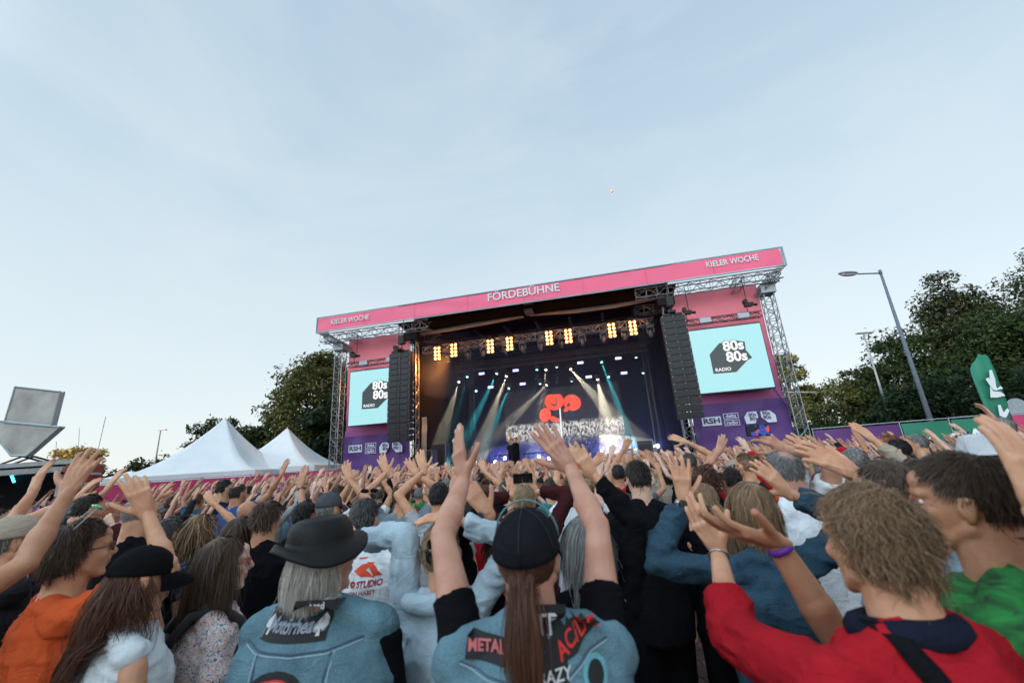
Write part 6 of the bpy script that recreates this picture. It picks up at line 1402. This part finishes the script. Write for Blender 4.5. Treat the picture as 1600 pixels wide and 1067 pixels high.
STRIPE = bpy.data.materials.new('striped_shirt'); t_, b_n = nodes(STRIPE); tcn = t_.nodes.new('ShaderNodeTexCoord'); wv = t_.nodes.new('ShaderNodeTexWave'); wv.inputs['Scale'].default_value = 11; wv.inputs['Distortion'].default_value = 1.2; t_.links.new(tcn.outputs['Object'], wv.inputs['Vector']); rr = t_.nodes.new('ShaderNodeValToRGB'); rr.color_ramp.elements[0].color = (.012,.018,.035,1); rr.color_ramp.elements[1].color = (.07,.11,.16,1); rr.color_ramp.elements[0].position = .6; t_.links.new(wv.outputs['Fac'], rr.inputs[0]); t_.links.new(rr.outputs[0], b_n.inputs['Base Color']); b_n.inputs['Roughness'].default_value = .9
hero('man in navy striped shirt and glasses with greying dark hair', 262, 834, 3.3, -22, STRIPE, 'short', 'short', 'salt and pepper', 'fair', vox=.008, face=True, glasses='clear', nh=1800, hw=.0026, dress={'fold': .014})
hero('woman in black tank top with wavy blond brown hair, arm bent over her head', 306, 830, 3.4, -20, 'black', 'none', 'wavy long', 'dark blond', 'fair', R_=(334,786,.05,356,822,{'tip':(322,770),'curl':.4}), fem=True, vox=.008, nh=1800, hw=.003, L=.26)
hero('bald man in dark sunglasses and black T-shirt', 384, 802, 4.4, -30, 'black', 'short', 'shaved', 'grey', 'tan', vox=.009, face=True, glasses='sun')
hero('man in blue T-shirt with thinning hair and arm stretched up right', 370, 772, 5.4, -20, fabric('royal_blue', (.03,.09,.26), .3), 'short', 'crown bald', 'dark brown', 'tan', R_=(440,742,.1,410,775,{'tip':(447,722)}), vox=.010, nh=900, hw=.0035)
hero('black haired man in navy T-shirt and glasses before the tent', 348, 764, 5.8, -30, 'navy', 'short', 'short', 'black', 'fair', vox=.010, face=True, glasses='clear', nh=900, hw=.0035)
hero('man in charcoal cap and pale blue T-shirt, arm raised, behind the hat', 512, 795, 3.5, -22, fabric('pale_blue_tee', (.27,.36,.42), .3), 'short', 'short', 'grey', 'fair', R_=(548,752,.12,566,805,{'tip':(540,726)}), vox=.008, face=True, glasses='sun', hatk='cap', hatc=fabric('cap_grey', (.07,.075,.085), .4), nh=900)
hero('dark haired man in black T-shirt with straight raised arm and bracelet', 475, 808, 3.6, -18, 'black', 'short', 'short', 'black', 'tan', R_=(470,760,.15,452,806,{'tip':(474,736)}), bands=[('R','bracelet',WB_B)], vox=.009, nh=1400, hw=.003)
hero('woman with straight brown bob beside the broad man in black', 372, 836, 3.1, -15, 'white', 'short', 'bob', 'brown', 'fair', fem=True, vox=.009, nh=1800, hw=.003)
hero('man in black T-shirt with cropped grey hair behind the orange shirt', 214, 804, 3.0, -15, 'black', 'short', 'cropped', 'grey', 'fair', vox=.008, nh=1400, hw=.002, girth=1.1)
hero('man with thick brown hair in front of the red brown board', 134, 796, 3.7, -25, 'navy', 'short', 'short', 'dark brown', 'fair', R_=(166,766,.12,140,800,{'tip':(182,744)}), L_=(120,778,.1,95,812,{'tip':(140,758)}), vox=.009, nh=1400, hw=.003, face=True)
hero('dark haired man in grey T-shirt beside the raised bare arm', 686, 778, 3.6, -2, 'light grey', 'short', 'short', 'black', 'fair', L_=(662,736,.12,650,790,{'tip':(656,712)}), vox=.008, nh=1600, hw=.0026)
hero('person in black long sleeves with black watch, behind the dark cap', 792, 862, 1.95, 6, 'black', 'long', 'medium', 'dark brown', 'tan', L_=(762,802,-.1,742,850,{'tip':(742,775),'curl':.5}), bands=[('L','watch',WB_B)], vox=.008, nh=900)
h = hero('short blond haired man in dark maroon jumper filming with a phone', 820, 782, 3.3, 0, 'maroon', 'long', 'cropped', 'blond', 'fair', R_=(838,768,.18,862,800,{'tip':(826,752,0),'curl':.6}), L_=(800,776,.18,780,805,{'tip':(806,758,0),'curl':.6}), vox=.008, nh=2200, hw=.002, girth=1.1)
def phone(label, u, v, D, w=.15, scr=None, tilt=0, hh=.074):
    c = at(u, v, y=D); e = empty('smartphone', c); tag(e, label, 'phone'); m = MB(); m.box((0,0,0), (w, .009, hh)); m.build('body', BLACKM, e); e.rotation_euler = (R(8), R(tilt), 0)
    m = MB(); m.box((0,-.0052,0), (w-.008,.001,hh-.008)); m.build('screen', scr or mat('phone_dark', (.01,.01,.012), .1, var=0), e); m = MB(); m.box((w*.36,.0055,.0),(.03,.003,.03)); m.build('lens', BLACKM, e); return e
phone('dark phone held sideways above the blond short haired man', 817, 747, 3.45, .155)
hero('grey haired man in black T-shirt left of the filming man', 790, 768, 5.2, 0, 'black', 'short', 'short', 'salt and pepper', 'fair', L_=(758,738,.1,768,775,{'tip':(752,722)}), vox=.009, nh=1200, hw=.0032)
hero('man in white T-shirt hidden behind the big forearm, arms up', 896, 762, 3.9, 4, 'white', 'short', 'short', 'brown', 'fair', L_=(868,722,.12,876,772,{'tip':(858,700)}), R_=(925,728,.12,925,775), vox=.009, nh=900)
hero('man in teal T-shirt with arm up, beside the white T-shirt', 862, 765, 4.6, 2, 'teal', 'short', 'short', 'dark brown', 'fair', R_=(872,718,.1,880,760), vox=.010, nh=800)
hero('grey blond long haired person in black sleeves reaching up', 918, 856, 1.85, 4, 'black', 'long', 'long', 'grey', 'fair', R_=(928,742,.12,972,825,{'tip':(898,698,0),'palm':(.2,1,-.2)}), vox=.008, fem=True, nh=2000, hw=.0024, L=.22)
hero('tall young man dressed all in black with short dark hair', 999, 748, 3.0, 6, fabric('black_shirt', (.006,.0065,.008), .3), 'long', 'short', 'dark brown', 'pale', vox=.0075, nh=2600, hw=.0022, pants='black', shoe=SHOEW, dress={'loose': .024, 'hem': .80})
hero('man in red T-shirt with black hair left of the tall black shirt', 966, 742, 5.2, 4, 'red', 'short', 'short', 'black', 'tan', L_=(975,700,.1,958,730), vox=.010, nh=900)
hero('grey haired man with bent bare arm, right of the stage centre', 1078, 724, 5.2, 12, 'black', 'short', 'short', 'salt and pepper', 'fair', R_=(1072,690,.05,1106,712,{'tip':(1056,684)}), vox=.009, nh=1200, hw=.003)
hero('man in black T-shirt with receding dark hair and purple earpiece strap', 1144, 752, 3.8, 12, 'black', 'short', 'receding', 'dark brown', 'red', L_=(1122,706,.12,1112,752,{'tip':(1130,684)}), vox=.008, nh=1400, hw=.0028, girth=1.15)
hero('woman with blond bun and black glasses in navy jacket', 1168, 728, 4.2, 25, 'navy', 'long', 'bun', 'dark blond', 'fair', fem=True, face=True, glasses='clear', vox=.009, nh=1400, hw=.003)
hero('woman with tousled ginger brown updo, behind the raised watch', 1106, 752, 3.7, 8, 'black', 'none', 'curly', 'auburn', 'fair', fem=True, vox=.009, nh=1400, hw=.003)
hero('woman with long dark blond ponytail and black strap top', 1104, 784, 3.0, 6, 'black', 'none', 'ponytail', 'dark blond', 'fair', fem=True, L_=(1108,905,.30,1085,930), R_=(1130,905,.30,1150,930), vox=.008, nh=1800, hw=.0026, L=.38, pants='black', shoe=SHOEW)
h = hero('woman in denim jacket with both arms up and a square watch', 1180, 802, 1.85, 8, 'denim blue', 'long', 'bob', 'dark blond', 'fair', fem=True, L_=(1068,782,.02,1052,872,{'tip':(1064,738,-.01),'palm':(.2,1,0),'spread':1.4}), R_=(1232,770,.05,1290,835,{'tip':(1192,730,0),'spread':1.4}), bands=[('L','watch',WB_S)], vox=.0065, nh=3800, hw=.0016, dress={'loose': .024, 'fold': .014, 'hem': .98}, pants='black', L=.13)
hero('white shirted man with grey fringe and bald crown, filming', 1230, 738, 2.45, 14, 'white', 'half', 'crown bald', 'grey', 'red', R_=(1226,702,.15,1268,748,{'tip':(1198,684,0),'curl':.5}), vox=.008, nh=2400, hw=.002, girth=1.15, dress={'loose': .028, 'fold': .016})
PS = bpy.data.materials.new('phone_picture'); t_, b_n = nodes(PS); tcn = t_.nodes.new('ShaderNodeTexCoord'); nn = t_.nodes.new('ShaderNodeTexNoise'); nn.inputs['Scale'].default_value = 28; t_.links.new(tcn.outputs['Object'], nn.inputs['Vector']); rr = t_.nodes.new('ShaderNodeValToRGB'); rr.color_ramp.interpolation = 'CONSTANT'; el = rr.color_ramp.elements; el[0].color = (.005,.006,.012,1); el[1].color = (.03,.07,.35,1); el[1].position = .5; q = el.new(.6); q.color = (.7,.06,.03,1); t_.links.new(nn.outputs['Fac'], rr.inputs[0]); t_.links.new(rr.outputs[0], b_n.inputs['Emission Color']); b_n.inputs['Emission Strength'].default_value = .5; b_n.inputs['Base Color'].default_value = (.01,.01,.01,1)
phone('phone filming the stage, held up before the purple banner', 1184, 672, 2.45, .135, PS, 2, .068)
# the woman in red
h = hero('woman in red cardigan with curly blond grey hair, right foreground', 1380, 852, .98, 6, 'red', 'pushed', 'layered', 'dark blond', 'fair', fem=True, L_=(1122,862,.50,1196,1020,{'tip':(1082,792,.02),'palm':(.8,.6,0),'spread':.5}), R_=(1700,940,.15,1640,1040), bands=[('L','bracelet',WB_S)], vox=.006, nh=9000, hw=.0009, hscale=1.0, girth=1.28, dress={'loose': .022, 'fold': .010}, L=.045, seed=9)
m = MB(); m.path([(.083*math.cos(t), -.020 + .074*math.sin(t), -.158 - .010*math.sin(t)) for t in [2*math.pi*k/20 for k in range(21)]], .029, 10); m.build('collar', fabric('navy_collar', (.012,.014,.028), .4), h['e'], True, M=h['HM'])
s_ = h['P']['h']/1.75; me_ = h['top'].data; bv = BVHTree.FromPolygons([v.co for v in me_.vertices], [tuple(p.vertices) for p in me_.polygons])
def strap_on(bv, pts, w, parent, m_, name='strap'):
    P_ = []
    for i in range(len(pts)-1):
        for k in range(8):
            t = k/8; x = pts[i][0]*(1-t)+pts[i+1][0]*t; z = pts[i][1]*(1-t)+pts[i+1][1]*t
            for sx in (-1, 1):
                hh_ = bv.ray_cast(Vector((x+sx*w/2, -1, z)), Vector((0,1,0))); P_.append((hh_[0] if hh_[0] is not None else Vector((x+sx*w/2, 0, z))) + Vector((0,-.006,0)))
    n = len(P_)//2; mm = MB(); mm.add(P_, [(2*i, 2*i+1, 2*i+3, 2*i+2) for i in range(n-1)]); o = mm.build(name, m_, parent, True); sm = o.modifiers.new('s', 'SOLIDIFY'); sm.thickness = .003; return o
strap_on(bv, [(-.085, 1.52*s_), (-.06, 1.40*s_), (.0, 1.2*s_), (.08, 1.0*s_)], .036, h['e'], fabric('bag_strap', (.008,.008,.010), .5))
m = MB(); m.path([(.068*math.cos(t), -.02 + .060*math.sin(t), -.132 - .012*abs(math.sin(t))) for t in [math.pi*(1+k/14) for k in range(15)]], .0016, 5); m.build('necklace', WB_S, h['e'], True, M=h['HM'])
GREENT = bpy.data.materials.new('green_tee'); t_, b_n = nodes(GREENT); tcn = t_.nodes.new('ShaderNodeTexCoord'); nn = t_.nodes.new('ShaderNodeTexNoise'); nn.inputs['Scale'].default_value = 9; nn.inputs['Distortion'].default_value = 1.5; nn.inputs['Detail'].default_value = 5; mp_ = t_.nodes.new('ShaderNodeMapping'); mp_.inputs['Scale'].default_value = (1,1,4); t_.links.new(tcn.outputs['Object'], mp_.inputs[0]); t_.links.new(mp_.outputs[0], nn.inputs['Vector']); rr = t_.nodes.new('ShaderNodeValToRGB'); rr.color_ramp.elements[0].color = (.006,.045,.014,1); rr.color_ramp.elements[1].color = (.02,.25,.045,1); rr.color_ramp.elements[0].position = .35; rr.color_ramp.elements[1].position = .65; t_.links.new(nn.outputs['Fac'], rr.inputs[0]); t_.links.new(rr.outputs[0], b_n.inputs['Base Color']); b_n.inputs['Roughness'].default_value = .8
h = hero('man in bright green T-shirt with thick dark brown hair, right foreground', 1526, 786, 1.12, 34, GREENT, 'short', 'short', 'brown', 'tan', L_=(1212,846,.14,1352,942,{'tip':(1128,822,.0),'palm':(0,.2,1),'spread':1.3}), bands=[('L','wristband',WB_P)], vox=.0055, face=True, nh=7500, hw=.0009, L=.036, hscale=1.0, seed=15, girth=1.1, hyaw=8)
hero('person out of frame right whose blurred hand shows at the right edge', 1770, 850, .85, 20, 'charcoal', 'short', 'short', 'brown', 'fair', L_=(1625,800,.05,1690,900,{'tip':(1570,672,.03),'spread':1.2}), vox=.007, nh=500)
hero('person in white bucket hat near the right edge', 1536, 712, 3.0, 25, 'light blue', 'short', 'short', 'grey', 'fair', hatk='bucket', hatc=fabric('hat_white', (.50,.52,.54), .5), vox=.008, nh=700)
hero('grey haired man in profile below the green banner', 1437, 694, 5.4, 40, 'light blue', 'short', 'short', 'grey', 'fair', vox=.009, face=True, nh=1200, hw=.003)
hero('dark haired woman in white top with sunglasses on her head, in profile', 1408, 704, 4.6, 45, 'white', 'short', 'short', 'black', 'pale', fem=True, vox=.009, face=True, glasses='top', nh=1400, hw=.003)
hero('person with bright orange hair by the green banner', 1394, 692, 6.2, 20, 'orange', 'short', 'medium', 'ginger', 'fair', vox=.010, nh=900, fem=True, hw=.004)
hero('person in taupe long sleeve raising clasped hands', 1430, 742, 3.2, 15, 'beige', 'long', 'medium', 'brown', 'fair', L_=(1368,690,.1,1405,728,{'tip':(1345,672)}), vox=.009, nh=900)
hero('man in white T-shirt and glasses with an orange wristband', 1340, 722, 3.9, 30, 'white', 'short', 'short', 'grey', 'tan', L_=(1352,704,.1,1385,740,{'tip':(1342,682)}), bands=[('L','wristband',WB_O)], vox=.008, face=True, glasses='clear', nh=1400, hw=.0028)
hero('person in black T-shirt reaching left past the white shirt', 1350, 760, 2.6, 15, 'black', 'short', 'bob', 'dark brown', 'fair', L_=(1272,712,.1,1312,748,{'tip':(1248,692)}), vox=.008, nh=1400, hw=.0028, fem=True)
hero('person whose blurred hand crosses behind the curly hair', 1400, 775, 1.55, 15, 'light blue', 'short', 'short', 'brown', 'fair', L_=(1340,742,.1,1372,790,{'tip':(1300,722)}), vox=.008, nh=700)
hero('auburn haired person between the white shirt and curly hair', 1294, 762, 3.3, 12, 'navy', 'short', 'bob', 'auburn', 'fair', vox=.009, nh=1200, fem=True, L=.12)
h = hero('bearded security guard in a yellow hi-vis jacket at the fence', 1538, 657, 8.2, 150, mat('hi_vis', (.45,.75,.03), .6, var=.06), 'long', 'cropped', 'black', 'tan', vox=.012, face=True, nh=600, hw=.005)
hero('bearded man in black T-shirt with arm up beside the flag', 1572, 668, 5.0, 60, 'black', 'short', 'short', 'grey', 'red', L_=(1552,652,.0,1562,672,{'tip':(1545,645)}), vox=.010, face=True, nh=700)
# performers
def stage_person(label, u, v, yl, **k):
    c = SM @ sp(u, v, yl); return hero(label, u, v, c.y, 180 + math.degrees(SA) + k.pop('turn', 0), z0=DECK + k.pop('lift', 0), name_group='band on stage', **k)
def pwr(u, v, yl, eu, ev, D0): c = SM @ sp(u, v, yl); return (u, v, c.y - D0, eu, ev)
c0_ = (SM @ sp(805, 686, 1.7)).y
stage_person('singer dressed in black at the stage edge with arms raised', 805, 687, 1.7, top='black', sleeve='none', hair='messy', hc='dark brown', skin='fair', R_=(797,678,-.1,792,690), L_=(810,672,-.1,816,684), vox=.010, face=True, nh=600, pants='black')
stage_person('guitarist in black standing just behind the singer', 798, 691, 3.4, top='black', sleeve='short', hair='short', hc='black', skin='fair', L_=(789,680,-.1,792,690), vox=.012, face=True, nh=300, pants='black')
stage_person('drummer in black behind the kit', 927, 689, 8.9, top='black', sleeve='none', hair='messy', hc='brown', skin='fair', vox=.012, face=True, nh=300, pants='black')

# ================================================================== THE REST OF THE CROWD
def arm_pose(R_, L_):
    P = {}
    if R_: P['R'] = dict(hand=Vector(R_[0]), hint=Vector(R_[1]), **(R_[2] if len(R_) > 2 else {}))
    if L_: P['L'] = dict(hand=Vector((-L_[0][0], L_[0][1], L_[0][2])), hint=Vector((-L_[1][0], L_[1][1], L_[1][2])), **(L_[2] if len(L_) > 2 else {}))
    return P
UPV = ((.26,.20,1.86),(.50,.05,1.55)); UPW = ((.36,.26,1.80),(.60,.1,1.5)); FWD = ((.22,.42,1.66),(.40,.2,1.2)); UPI = ((.12,.22,1.87),(.45,.1,1.6)); FILM = ((.075,.30,1.66),(.34,.2,1.3)); CLAP = ((.05,.30,1.84),(.5,.2,1.4)); BENT = ((.24,.10,1.62),(.55,0,1.3))
POSES = [('arms up', UPV, UPW), ('arms up', UPW, UPV), ('one arm up', UPV, None), ('one arm up', None, UPW), ('arms forward', FWD, UPV), ('clapping overhead', CLAP, CLAP), ('arms up', UPI, UPW), ('one arm bent up', BENT, None), ('arms down', None, None), ('arms up', UPI, UPV), ('filming with a phone', FILM, FILM)]
VAR = []
for i, (desc, a, b) in enumerate(POSES):
    for fem in (False, True):
        P = dict(h=1.75, girth=[1.0, 1.12, .96, 1.2][(i + fem) % 4] if not fem else [.95, 1.05][i % 2], fem=fem, seed=50 + i * 2 + fem, hyaw=R([-8, 12, 0, -15, 6][i % 5]), hpitch=R([6, 0, 10, 3][i % 4]), face=False)
        P.update(arm_pose(a, b))
        sl = ['short', 'long', 'short', 'short', 'none' if fem else 'half'][(i * 3 + fem) % 5]
        P['tdec'] = .28; P['hvox'] = .0062; P['hdec'] = .20
        body, top, bot, HM, arms, feet = build_body(P, .0135, .25, dict(sleeve=sl, loose=.018, fold=.012))
        VAR.append(dict(desc=desc, fem=fem, sleeve=sl, body=body, top=top, bot=bot, HM=HM, arms=arms))
print('VARTRIS', [len(v['body'].polygons) for v in VAR[:4]], [len(v['top'].polygons) for v in VAR[:4]])
HST = {'short': 'short', 'cropped': 'cropped', 'bald crown': 'crown bald', 'receding': 'receding', 'messy': 'messy', 'bobbed': 'bob', 'long': 'long', 'wavy long': 'wavy long', 'ponytailed': 'ponytail', 'curly': 'curly', 'tied up': 'bun'}
HG = {k: hair_mesh(v, 420, 90 + i, .0062) for i, (k, v) in enumerate(HST.items())}
for me in HG.values(): me.materials.append(HAIR['brown'])
for v in VAR:
    v['body'].materials.append(SKIN['fair']); v['body'].materials.append(SHOE); zc_b = get_co(v['body'])[:, 2]; v['body'].polygons.foreach_set('material_index', np.array([1 if zc_b[q.vertices[0]] < .085 else 0 for q in v['body'].polygons], np.int32)); v['top'].materials.append(FAB['black']); v['bot'].materials.append(FAB['dark denim'])
for me in (CAPM, CAPB, BUCK): 
    if len(me.materials) == 0: me.materials.append(FAB['black'])
MEN_H = ['short', 'short', 'cropped', 'bald crown', 'receding', 'messy', 'short']; WOM_H = ['long', 'wavy long', 'bobbed', 'ponytailed', 'tied up', 'curly', 'long', 'ponytailed']
HCOL = ['dark brown', 'brown', 'black', 'grey', 'salt and pepper', 'dark blond', 'blond', 'auburn', 'brown', 'dark brown', 'grey', 'ginger']
TOPC = ['black', 'black', 'black', 'navy', 'white', 'light grey', 'grey', 'charcoal', 'light blue', 'blue', 'red', 'maroon', 'olive', 'teal', 'beige', 'white', 'black', 'navy', 'denim blue', 'pink', 'green', 'orange', 'cream', 'charcoal', 'light denim', 'grey']
PANTS = ['dark denim', 'black', 'charcoal', 'denim blue', 'navy', 'beige']
rc = random.Random(77)
def inside(x, y):
    sl = SMI @ Vector((x, y, 0))
    if sl.y > -2.2 and -4 < sl.x < SW + 3: return False
    if y > 17.4 + (x - 11.9) * (13.2 - 17.4) / (18.8 - 11.9) - .8 and x > 10.5: return False
    if x < -9 and y > 10.6: return y < 18 and x > -11 + 0 * y and x > b_trail and False
    if y > 18.4 and x < -8: return False
    return True
b_trail = -9.6
taken = [(x, y) for x, y, r in spots]; gen = []
def okspot(x, y, dmin):
    for (a, b) in taken:
        if (a-x)**2 + (b-y)**2 < dmin*dmin: return False
    u, v = proj((x, y, 1.65))
    for (lab, hu, hv, hd) in HERO:
        if hd > y + .15 and hd < 8 and abs(hu - u) < 34 * 3.0 / max(1.0, y) * .9: return False
    return True
tries = 0
NEED = 245
while len(gen) < NEED and tries < 60000:
    tries += 1
    t = len(gen) / NEED; y = 2.9 + 8.5 * math.sqrt(rc.random()) ; x = rc.uniform(-1.45, 1.42) * y
    if not inside(x, y) or not okspot(x, y, .43): continue
    u, v = proj((x, y, 1.65))
    if u < -60 or u > 1660: continue
    if 1022 < u < 1090 and y < 6.6: continue
    taken.append((x, y)); gen.append((x, y))
gen.sort(key=lambda p: p[1])
ZONES = [(-999, 165, 'by the sales trailer'), (165, 290, 'left of the tents'), (290, 410, 'by the larger tent'), (410, 522, 'by the smaller tent'), (522, 640, 'by the left wing'), (640, 760, 'left of stage centre'), (760, 880, 'by the stage centre'), (880, 1050, 'right of stage centre'), (1050, 1245, 'by the right wing'), (1245, 1370, 'by the purple banner'), (1370, 1520, 'by the green banner'), (1520, 9999, 'by the feather flag')]
PLACE = []; FILMERS = []
for k, (x, y) in enumerate(gen):
    u, v = proj((x, y, 1.65)); fem = rc.random() < .42
    cand = [v_ for v_ in VAR if v_['fem'] == fem]; w = [3 if q['desc'] == 'arms up' else (2 if q['desc'] == 'one arm up' else .7) for q in cand]
    if u < 175 or (u > 1290 and rc.random() < .55): w = [3 if q['desc'] in ('arms down', 'one arm bent up', 'filming with a phone') else 0 for q in cand]
    V_ = rc.choices(cand, w)[0]; hs = rc.choice(WOM_H if fem else MEN_H); hc = rc.choice(HCOL); tc_ = rc.choice(TOPC)
    wear = 'cap' if (not fem and rc.random() < .13) else ('bucket' if rc.random() < .02 else None); wc = rc.choice(['black', 'navy', 'charcoal', 'beige', 'red', 'light blue'])
    sk = rc.choice(['fair', 'tan', 'tan', 'red', 'pale', 'brown', 'ruddy']); s = rc.uniform(.955, 1.075) * (.945 if fem else 1.0)
    tgt = Vector((1.2, 22, 0)); yaw = math.atan2(-(tgt.x - x), tgt.y - y) + rc.gauss(0, .22)
    e = bpy.data.objects.new('person', None); COL.objects.link(e); e.location = (x, y, 0); e.rotation_euler = (0, 0, yaw); e.scale = (s*rc.uniform(.97, 1.05), s, s); e.empty_display_size = .1
    link('body', V_['body'], [SKIN[sk], SHOE], e); link('top', V_['top'], [FAB[tc_]], e); link('trousers', V_['bot'], [FAB[rc.choice(PANTS)]], e)
    if not (wear and fem is False and rc.random() < .3): link('hair', HG['cropped' if wear == 'cap' and not fem else hs], [HAIR[hc]], e, M=V_['HM'])
    if wear == 'cap': link('cap', CAPM, [FAB[wc]], e, M=V_['HM'] @ Matrix.Scale(1.05, 4))
    elif wear == 'bucket': link('hat', BUCK, [FAB[wc]], e, M=V_['HM'] @ Matrix.Scale(1.06, 4))
    if rc.random() < .28 and 'up' in V_['desc']: wear_band(e, V_['arms'][0], rc.choice(['watch', 'bracelet', 'wristband']), rc.choice([WB_B, WB_S, WB_T, WB_P]))
    if 'phone' in V_['desc']:
        wr_ = (V_['arms'][0][2] + V_['arms'][1][2]) / 2 + Vector((0, .06, .11)); M_ = Matrix.Translation((x, y, 0)) @ Matrix.Rotation(yaw, 4, 'Z') @ Matrix.Scale(s, 4); FILMERS.append((M_ @ wr_, yaw, tc_, u))
    zone = next(z for a, b, z in ZONES if a <= u < b); row = 'close by' if y < 4.8 else ('midway' if y < 7.5 else 'further off')
    PLACE.append([e, fem, tc_, V_, hs, hc, wear, wc, zone, row, u])
from collections import defaultdict
def art(w): return ('an ' if w[0] in 'aeiou' else 'a ') + w
grp = defaultdict(list)
for P in PLACE:
    e, fem, tc_, V_, hs, hc, wear, wc, zone, row, u = P
    head = f'{wc} cap' if wear == 'cap' else (f'{wc} sun hat' if wear == 'bucket' else f'{hs} {hc} hair')
    slv = {'none': 'sleeveless top', 'long': 'long sleeves'}.get(V_['sleeve'], 'T-shirt')
    grp[(f'{"woman" if fem else "man"}, {head}, {tc_} {slv}', V_['desc'], zone)].append(P)
ORD = ['leftmost', 'second from left', 'third from left', 'fourth from left', 'fifth from left', 'sixth from left']
for (a, d, z), L_ in grp.items():
    L_.sort(key=lambda P: P[10])
    for i, P in enumerate(L_):
        lab = f'{a}, {d} {z}' + (f', {ORD[i]}' if len(L_) > 1 else '')
        if len(lab.split()) > 16: lab = lab.replace(' from left', '').replace(' hair,', ',').replace('sleeveless top', 'vest top').replace('clapping overhead', 'clapping')
        if len(lab.split()) > 16: lab = lab.replace('by the ', 'by ').replace('arms up', 'cheering')
        tag(P[0], lab, 'person', 'concert crowd')
FILMERS.sort(key=lambda q: q[3]); bm_ = MB(); bm_.box((0,0,0), (.15,.009,.074)); pb = bm_.mesh('body'); pb.materials.append(BLACKM); bm_ = MB(); bm_.box((0,-.0052,0), (.142,.001,.066)); ps = bm_.mesh('screen'); ps.materials.append(PS)
NTH = ['first', 'second', 'third', 'fourth', 'fifth', 'sixth', 'seventh', 'eighth', 'ninth', 'tenth', 'eleventh', 'twelfth', 'thirteenth', 'fourteenth', 'fifteenth', 'sixteenth', 'seventeenth', 'eighteenth', 'nineteenth', 'twentieth']
for i, (p, yw_, tcn_, u) in enumerate(FILMERS[:20]):
    e = empty('smartphone', p, yw_); tag(e, f'black phone filming the show, held by someone in {tcn_}, {NTH[i]} such from left', 'phone', 'phones held up in the crowd'); link('body', pb, None, e); link('screen', ps, None, e)
# far crowd that reads as one mass: one object, everyone in it still has a head, trunk and arms
base = []
for v in VAR:
    o = bpy.data.objects.new('t', v['body']); d = o.modifiers.new('d', 'DECIMATE'); d.ratio = .11
    o2 = bpy.data.objects.new('t', v['top']); d = o2.modifiers.new('d', 'DECIMATE'); d.ratio = .06
    parts = []
    for q in (o, o2):
        me = eval_mesh(q); me.calc_loop_triangles(); T = np.empty(len(me.loop_triangles)*3, np.int32); me.loop_triangles.foreach_get('vertices', T); C_ = get_co(me); T = T.reshape(-1, 3)
        if q is o: keep = C_[T].mean(1)[:, 2] > 1.2; T = T[keep]
        else: keep = C_[T].mean(1)[:, 2] > .95; T = T[keep]
        parts.append((C_, T)); bpy.data.meshes.remove(me)
    bpy.data.objects.remove(o); bpy.data.objects.remove(o2)
    hb = MB(); hb.ell((0, -.012, .022), (.084, .105, .106), 12, 8); HV = np.array(hb.v); keepf = [f for f in hb.f if (HV[list(f)].mean(0)[2] > (.07 if HV[list(f)].mean(0)[1] > .03 else -.06 + max(0, HV[list(f)].mean(0)[1] + .05)))]
    HT = []
    for f in keepf: HT += [(f[0], f[1], f[2]), (f[0], f[2], f[3])]
    HV = HV * (1 + .05 * vnoise(HV * 40))[:, None]; Mx = np.array(v['HM']); HV = HV @ Mx[:3, :3].T + Mx[:3, 3]; parts.append((HV, np.array(HT))); base.append(parts)
skl = list(SKIN.values()); hl = [HAIR[k] for k in ('dark brown', 'brown', 'grey', 'dark blond', 'black', 'auburn', 'blond')]; tl = [FAB[k] for k in ('black', 'navy', 'white', 'light grey', 'charcoal', 'light blue', 'red', 'maroon', 'teal', 'grey', 'blue', 'beige', 'orange')]
AV, AT, AM = [], [], []; off = 0; far = []; tries = 0; rf = random.Random(5)
cell = defaultdict(list)
for p in taken: cell[(int(p[0]//1), int(p[1]//1))].append(p)
while len(far) < 800 and tries < 60000:
    tries += 1; y = rf.uniform(8.2, 23); x = rf.uniform(-1.35, 1.35) * y
    if not inside(x, y): continue
    cx, cy = int(x//1), int(y//1); 
    if any((a-x)**2 + (b-y)**2 < .20 for i in (-1,0,1) for j in (-1,0,1) for a, b in cell[(cx+i, cy+j)]): continue
    cell[(cx, cy)].append((x, y)); far.append((x, y)); tgt = Vector((1.2, 24, 0)); yaw = math.atan2(-(tgt.x-x), tgt.y-y) + rf.gauss(0, .2); s = rf.uniform(.93, 1.06); bi = rf.choices(range(len(base)), [3 if v['desc'] == 'arms up' else 1 for v in VAR])[0]
    c_, s_2 = math.cos(yaw), math.sin(yaw); RM = np.array([[c_, -s_2, 0], [s_2, c_, 0], [0, 0, 1]]) * s
    ms = [rf.randrange(len(skl)), len(skl) + len(hl) + rf.randrange(len(tl)), len(skl) + rf.randrange(len(hl))]
    for (V0, T0), m_ in zip(base[bi], ms):
        AV.append(V0 @ RM.T + np.array([x, y, 0])); AT.append(T0 + off); AM.append(np.full(len(T0), m_)); off += len(V0)
me = np_mesh('crowd', np.concatenate(AV), np.zeros((0, 4)), True, np.concatenate(AT)); me.polygons.foreach_set('material_index', np.concatenate(AM).astype(np.int32))
for m_ in skl + hl + tl: me.materials.append(m_)
o = link('distant_crowd', me, None); tag(o, 'distant part of the crowd packed up to the stage, hands in the air', 'crowd', kind='stuff')
print('FAR', len(far), 'GEN', len(gen), 'tris', len(me.polygons))
bpy.data.scenes.remove(WORK)
